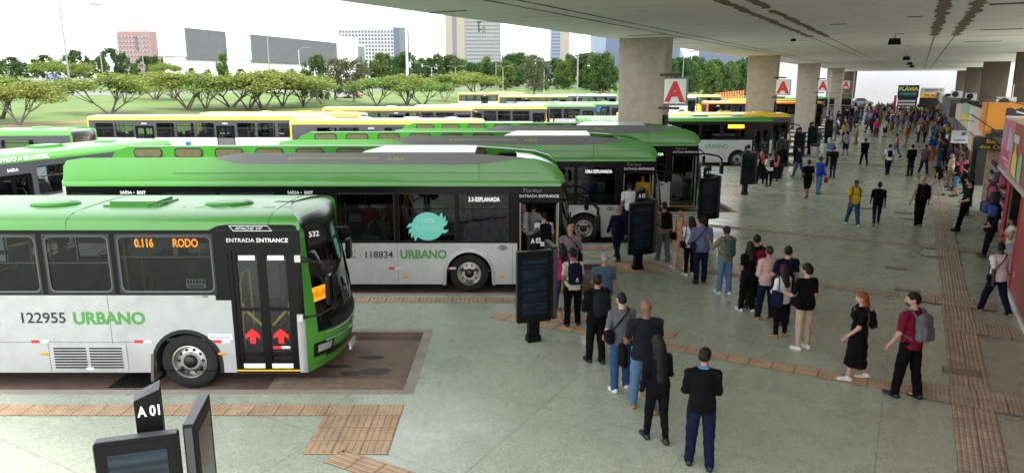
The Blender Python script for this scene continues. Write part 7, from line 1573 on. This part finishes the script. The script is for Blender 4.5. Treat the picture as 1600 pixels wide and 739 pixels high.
for a in (
 (1442, 272, 1.70, 172, "man in a plaid violet shirt and dark jeans walking nearer", 'brown', 'short', ('shirt', 'plaid'), ('trousers', 'darkjeans'), WALK1),
 (1421, 275, 1.74, 5, "man in a black hooded top and charcoal trousers, back turned", 'tan', 'short', ('jacket', 'black'), ('trousers', 'charcoal'), STAND),
 (1386, 273, 1.74, -15, "man in a white shirt and navy trousers with a dark pack", 'tan', 'short', ('tee', 'white'), ('trousers', 'navy'), WALK2),
 (1349, 258, 1.70, -5, "running person in a black hooded top and black trousers", 'tan', 'short', ('jacket', 'black'), ('trousers', 'black'), WALK1),
 (1300, 278, 1.70, -10, "man in a red cap, black tee and dark jeans", 'tan', 'fade', ('tee', 'black'), ('slim', 'darkjeans'), dict(cap='red')),
 (1295, 262, 1.76, 170, "man in a bright sky blue polo and navy trousers", 'light', 'fade', ('tee', 'skyblue'), ('trousers', 'navy'), STAND),
 (1278, 303, 1.72, -75, "man in a royal blue jacket and light jeans holding a red bag", 'brown', 'short', ('jacket', 'blue'), ('trousers', 'lightjeans'), dict(arm_l=PHONE, arm_r=(.1, .1, .6, .1))),
 (1260, 309, 1.74, -5, "man in a black tee and black shorts walking away", 'tan', 'fade', ('tee', 'black'), ('shorts', 'black'), WALK2),
 (1247, 277, 1.70, 40, "man in dark blue with a pack and jeans striding left", 'tan', 'short', ('jacket', 'navy'), ('trousers', 'jeans'), WALK1),
 (1320, 243, 1.70, 0, "man in a grey tee and dark shorts beyond the sky blue polo", 'tan', 'fade', ('tee', 'lightgrey'), ('shorts', 'darkjeans'), STAND),
 (1277, 238, 1.72, -150, "man in a denim blue top with jeans beside the litter bin", 'tan', 'short', ('shirt', 'slate'), ('trousers', 'lightjeans'), STAND),
 (1455, 252, 1.72, 165, "man in a bright blue sweater and orange trousers", 'tan', 'short', ('long', 'blue'), ('trousers', 'orange'), dict(arm_l=PHONE, arm_r=HOLD)),
 (1399, 246, 1.66, 80, "woman in a salmon top and light jeans crossing the hall", 'tan', 'short', ('tee', 'salmon'), ('slim', 'lightjeans'), WALK2),
 (1337, 226, 1.68, 60, "person in a peach top and tan trousers with a white cap", 'light', 'short', ('long', 'peach'), ('trousers', 'tan'), dict(cap='white')),
 (1471, 262, 1.70, 80, "man in a dark grey tee and jeans looking at his phone", 'tan', 'short', ('tee', 'charcoal'), ('trousers', 'darkjeans'), dict(arm_l=PHONE, arm_r=PHONE)),
 (1200, 292, 1.66, 15, "woman in a white top and black leggings with a navy pack by totem A 05", 'tan', 'short', ('tee', 'white'), ('slim', 'black'), dict(fem=True)),
 (1187, 288, 1.66, 20, "blond woman in black half hidden by totem A 05", 'light', 'long', ('tank', 'black'), ('slim', 'black'), dict(fem=True, hc='orange')),
 (1191, 280, 1.64, 25, "woman with a turquoise shawl over a cream top behind the totem", 'tan', 'long', ('tee', 'teal'), ('trousers', 'charcoal'), dict(fem=True)),
 (1178, 276, 1.66, 20, "woman with dark hair in a blue and violet top by the orange display bus", 'tan', 'long', ('tank', 'purple'), ('slim', 'charcoal'), dict(fem=True)),
 (1209, 284, 1.62, 0, "person in a salmon top beside the dark litter bin", 'tan', 'long', ('tee', 'salmon'), ('slim', 'charcoal'), dict(fem=True))):
    kw = dict(a[9]); p = person(*a[:9], HALLP, .024, **kw)
    if "navy pack" in a[4]: worn(p, 'backpack', 'navy', "navy backpack on the woman in white by totem A 05", s=.8)
    if "dark pack" in a[4]: worn(p, 'backpack', 'navy', "dark backpack on the man in white and navy", s=.8)
    if "red bag" in a[4]: worn(p, 'hand', 'red', "red bag in the hand of the man in royal blue", 1, sz=(.06, .1, .12))
# ---- the far crowd: a dozen figures, copied with clothes of their own
PB = []
for i, kw in enumerate((dict(hair='short', top=('tee', 'grey'), bottom=('trousers', 'jeans'), **WALK1), dict(hair='short', top=('long', 'grey'), bottom=('trousers', 'jeans'), arm_l=PHONE), dict(hair='long', top=('tee', 'grey'), bottom=('slim', 'jeans'), fem=True), dict(hair='long', top=('long', 'grey'), bottom=('slim', 'jeans'), fem=True, **WALK2), dict(hair='fade', top=('tee', 'grey'), bottom=('shorts', 'jeans')), dict(hair='short', top=('jacket', 'grey'), bottom=('trousers', 'jeans'), arm_l=CROSS_, arm_r=CROSS_), dict(hair='bun', top=('tank', 'grey'), bottom=('slim', 'jeans'), fem=True), dict(hair='curly', top=('tee', 'grey'), bottom=('trousers', 'jeans'), **WALK2), dict(hair='long', top=('tee', 'grey'), bottom=('skirt', 'jeans'), fem=True), dict(hair='bald', top=('tee', 'grey'), bottom=('trousers', 'jeans'), fat=1.15, wide=1.08))):
    P = dict(h=1.72, skin='tan', seed=50 + i, **kw); PB.append(make_person(P, (0, 0, 0), 0, .03, False))
PK = {o.name: [c for c in bpy.data.objects if c.parent == o] for o in PB}
WALKING = {0, 3, 7}; TOPN = ["black", "white", "red", "navy", "grey", "blue", "pink", "yellow", "green", "charcoal", "lightgrey", "salmon", "orange", "purple", "maroon", "teal", "cream", "skyblue", "olive", "beige", "brown", "lavender", "slate"]
BOTN = ["grey", "brown", "jeans", "black", "navy", "beige", "charcoal", "khaki", "lightjeans", "darkjeans"]
NICE = dict(lightgrey="light grey", skyblue="azure", jeans="blue jeans", lightjeans="light jeans", darkjeans="dark jeans", black="black", navy="navy", beige="beige", charcoal="charcoal", khaki="khaki")
rng = random.Random(77); combos = [(t, b) for t in TOPN for b in BOTN]; rng.shuffle(combos)
combos.sort(key=lambda c: (0 if c[0] in ("black", "navy", "grey", "charcoal", "maroon", "lightgrey", "brown", "slate") else 1) + rng.random() * 1.6)
used = 0
def crowd(X, Y, z, yaw, where, group, proto=None, combo=None, state=None):
    global used
    if combo is None: combo = combos[used]; used += 1
    i = rng.randrange(len(PB)) if proto is None else proto; src = PB[i]; first = src.get('used') is None
    o = src.copy(); C.objects.link(o); s_ = rng.uniform(.93, 1.06); o.location = (X, Y, z); o.rotation_euler = (0, 0, R(yaw)); o.scale = (s_, s_, s_)
    if 'used' in o: del o['used']
    sk = SKIN[rng.choice(['light', 'tan', 'tan', 'brown', 'brown', 'dark'])]; hm = HAIRM[rng.choice(['black', 'black', 'black', 'brown', 'brown', 'blond', 'grey'])]
    for ch in PK[src.name]:
        c = ch.copy(); C.objects.link(c); c.parent = o; nm = ch.name.split('.')[0]
        m = {'body': sk, 'hair': hm, 'shirt': cloth(COL[combo[0]], combo[0]), 'jacket': cloth(COL[combo[0]], combo[0]), 'trousers': cloth(COL[combo[1]], combo[1]), 'shorts': cloth(COL[combo[1]], combo[1]), 'skirt': cloth(COL[combo[1]], combo[1])}.get(nm)
        if m: c.material_slots[0].link = 'OBJECT'; c.material_slots[0].material = m
    st_ = state or ("walking" if i in WALKING else "standing"); t_ = NICE.get(combo[0], combo[0]); b_ = NICE.get(combo[1], combo[1]); b_ += "" if "jeans" in b_ and i not in (4, 8) else (" shorts" if i == 4 else " skirt" if i == 8 else " trousers")
    tag(o, f"person in {t_} top and {b_}, {st_} {where}", "person", group); return o
pts = []
def scatter(n, x0, x1, y0, y1, where, gap=.55, walk=None, yaw=None):
    k = t = 0
    while k < n and t < n * 60:
        t += 1; px, py = rng.uniform(x0, x1), y0 + (y1 - y0) * rng.random(); X, Y = G(px, py)
        if all((X - a) ** 2 + (Y - b_) ** 2 > gap ** 2 for a, b_ in pts):
            pts.append((X, Y)); k += 1; crowd(X, Y, 0, rng.uniform(0, 360) if yaw is None else yaw + rng.uniform(-35, 35), where, "people in the far crowd")
scatter(17, 1318, 1345, 183, 212, "beside the last totems", .6, yaw=60)
scatter(34, 1340, 1400, 173, 187, "below the white end wall", .6)
scatter(26, 1400, 1470, 174, 190, "before the two end kiosks", .6)
scatter(30, 1352, 1432, 192, 216, "in the middle of the far crowd", .7)
scatter(28, 1436, 1478, 188, 226, "along the shuttered shops", .55, yaw=80)
scatter(16, 1455, 1494, 215, 268, "near the hanging white board", .6, yaw=80); scatter(8, 1478, 1505, 262, 300, "outside the shoe shop", .6, yaw=70)
scatter(20, 1405, 1480, 190, 232, "before the shuttered shops on the right", .55); scatter(14, 1340, 1440, 184, 196, "behind the thick of the far crowd", .5); scatter(8, 1290, 1330, 205, 226, "in front of the orange banded bus", .6, yaw=60)
for X, Y, z, w_ in ((-3.75, 18.55, .42, "by the windows of the electric bus"), (-3.2, 19.1, .42, "in the aisle of the electric bus"), (-3.35, 18.3, .18, "by the windows of the electric bus"), (-.7, 18.5, .3, "behind the front wheel inside the electric bus"), (-.95, 18.25, .05, "behind the front wheel inside the electric bus"), (-.35, 18.9, .42, "behind the front wheel inside the electric bus"), (1.8, 24.3, .42, "inside the third bus"), (2.6, 24.1, .3, "inside the third bus"), (12.4, 45.7, .55, "inside the orange display bus"), (9.8, 45.6, .5, "inside the orange display bus"), (15.2, 45.3, .35, "in the doorway of the orange display bus"), (27.5, 82, .7, "inside the orange banded bus"), (30, 82, .7, "inside the orange banded bus"), (32.5, 82, .7, "inside the orange banded bus")):
    crowd(X, Y, z, rng.uniform(-60, 60), w_, "passengers seen through bus windows", proto=rng.choice([1, 2, 5, 6]), state="riding")
for o in PB:
    for c in PK[o.name]: bpy.data.objects.remove(c)
    bpy.data.objects.remove(o)
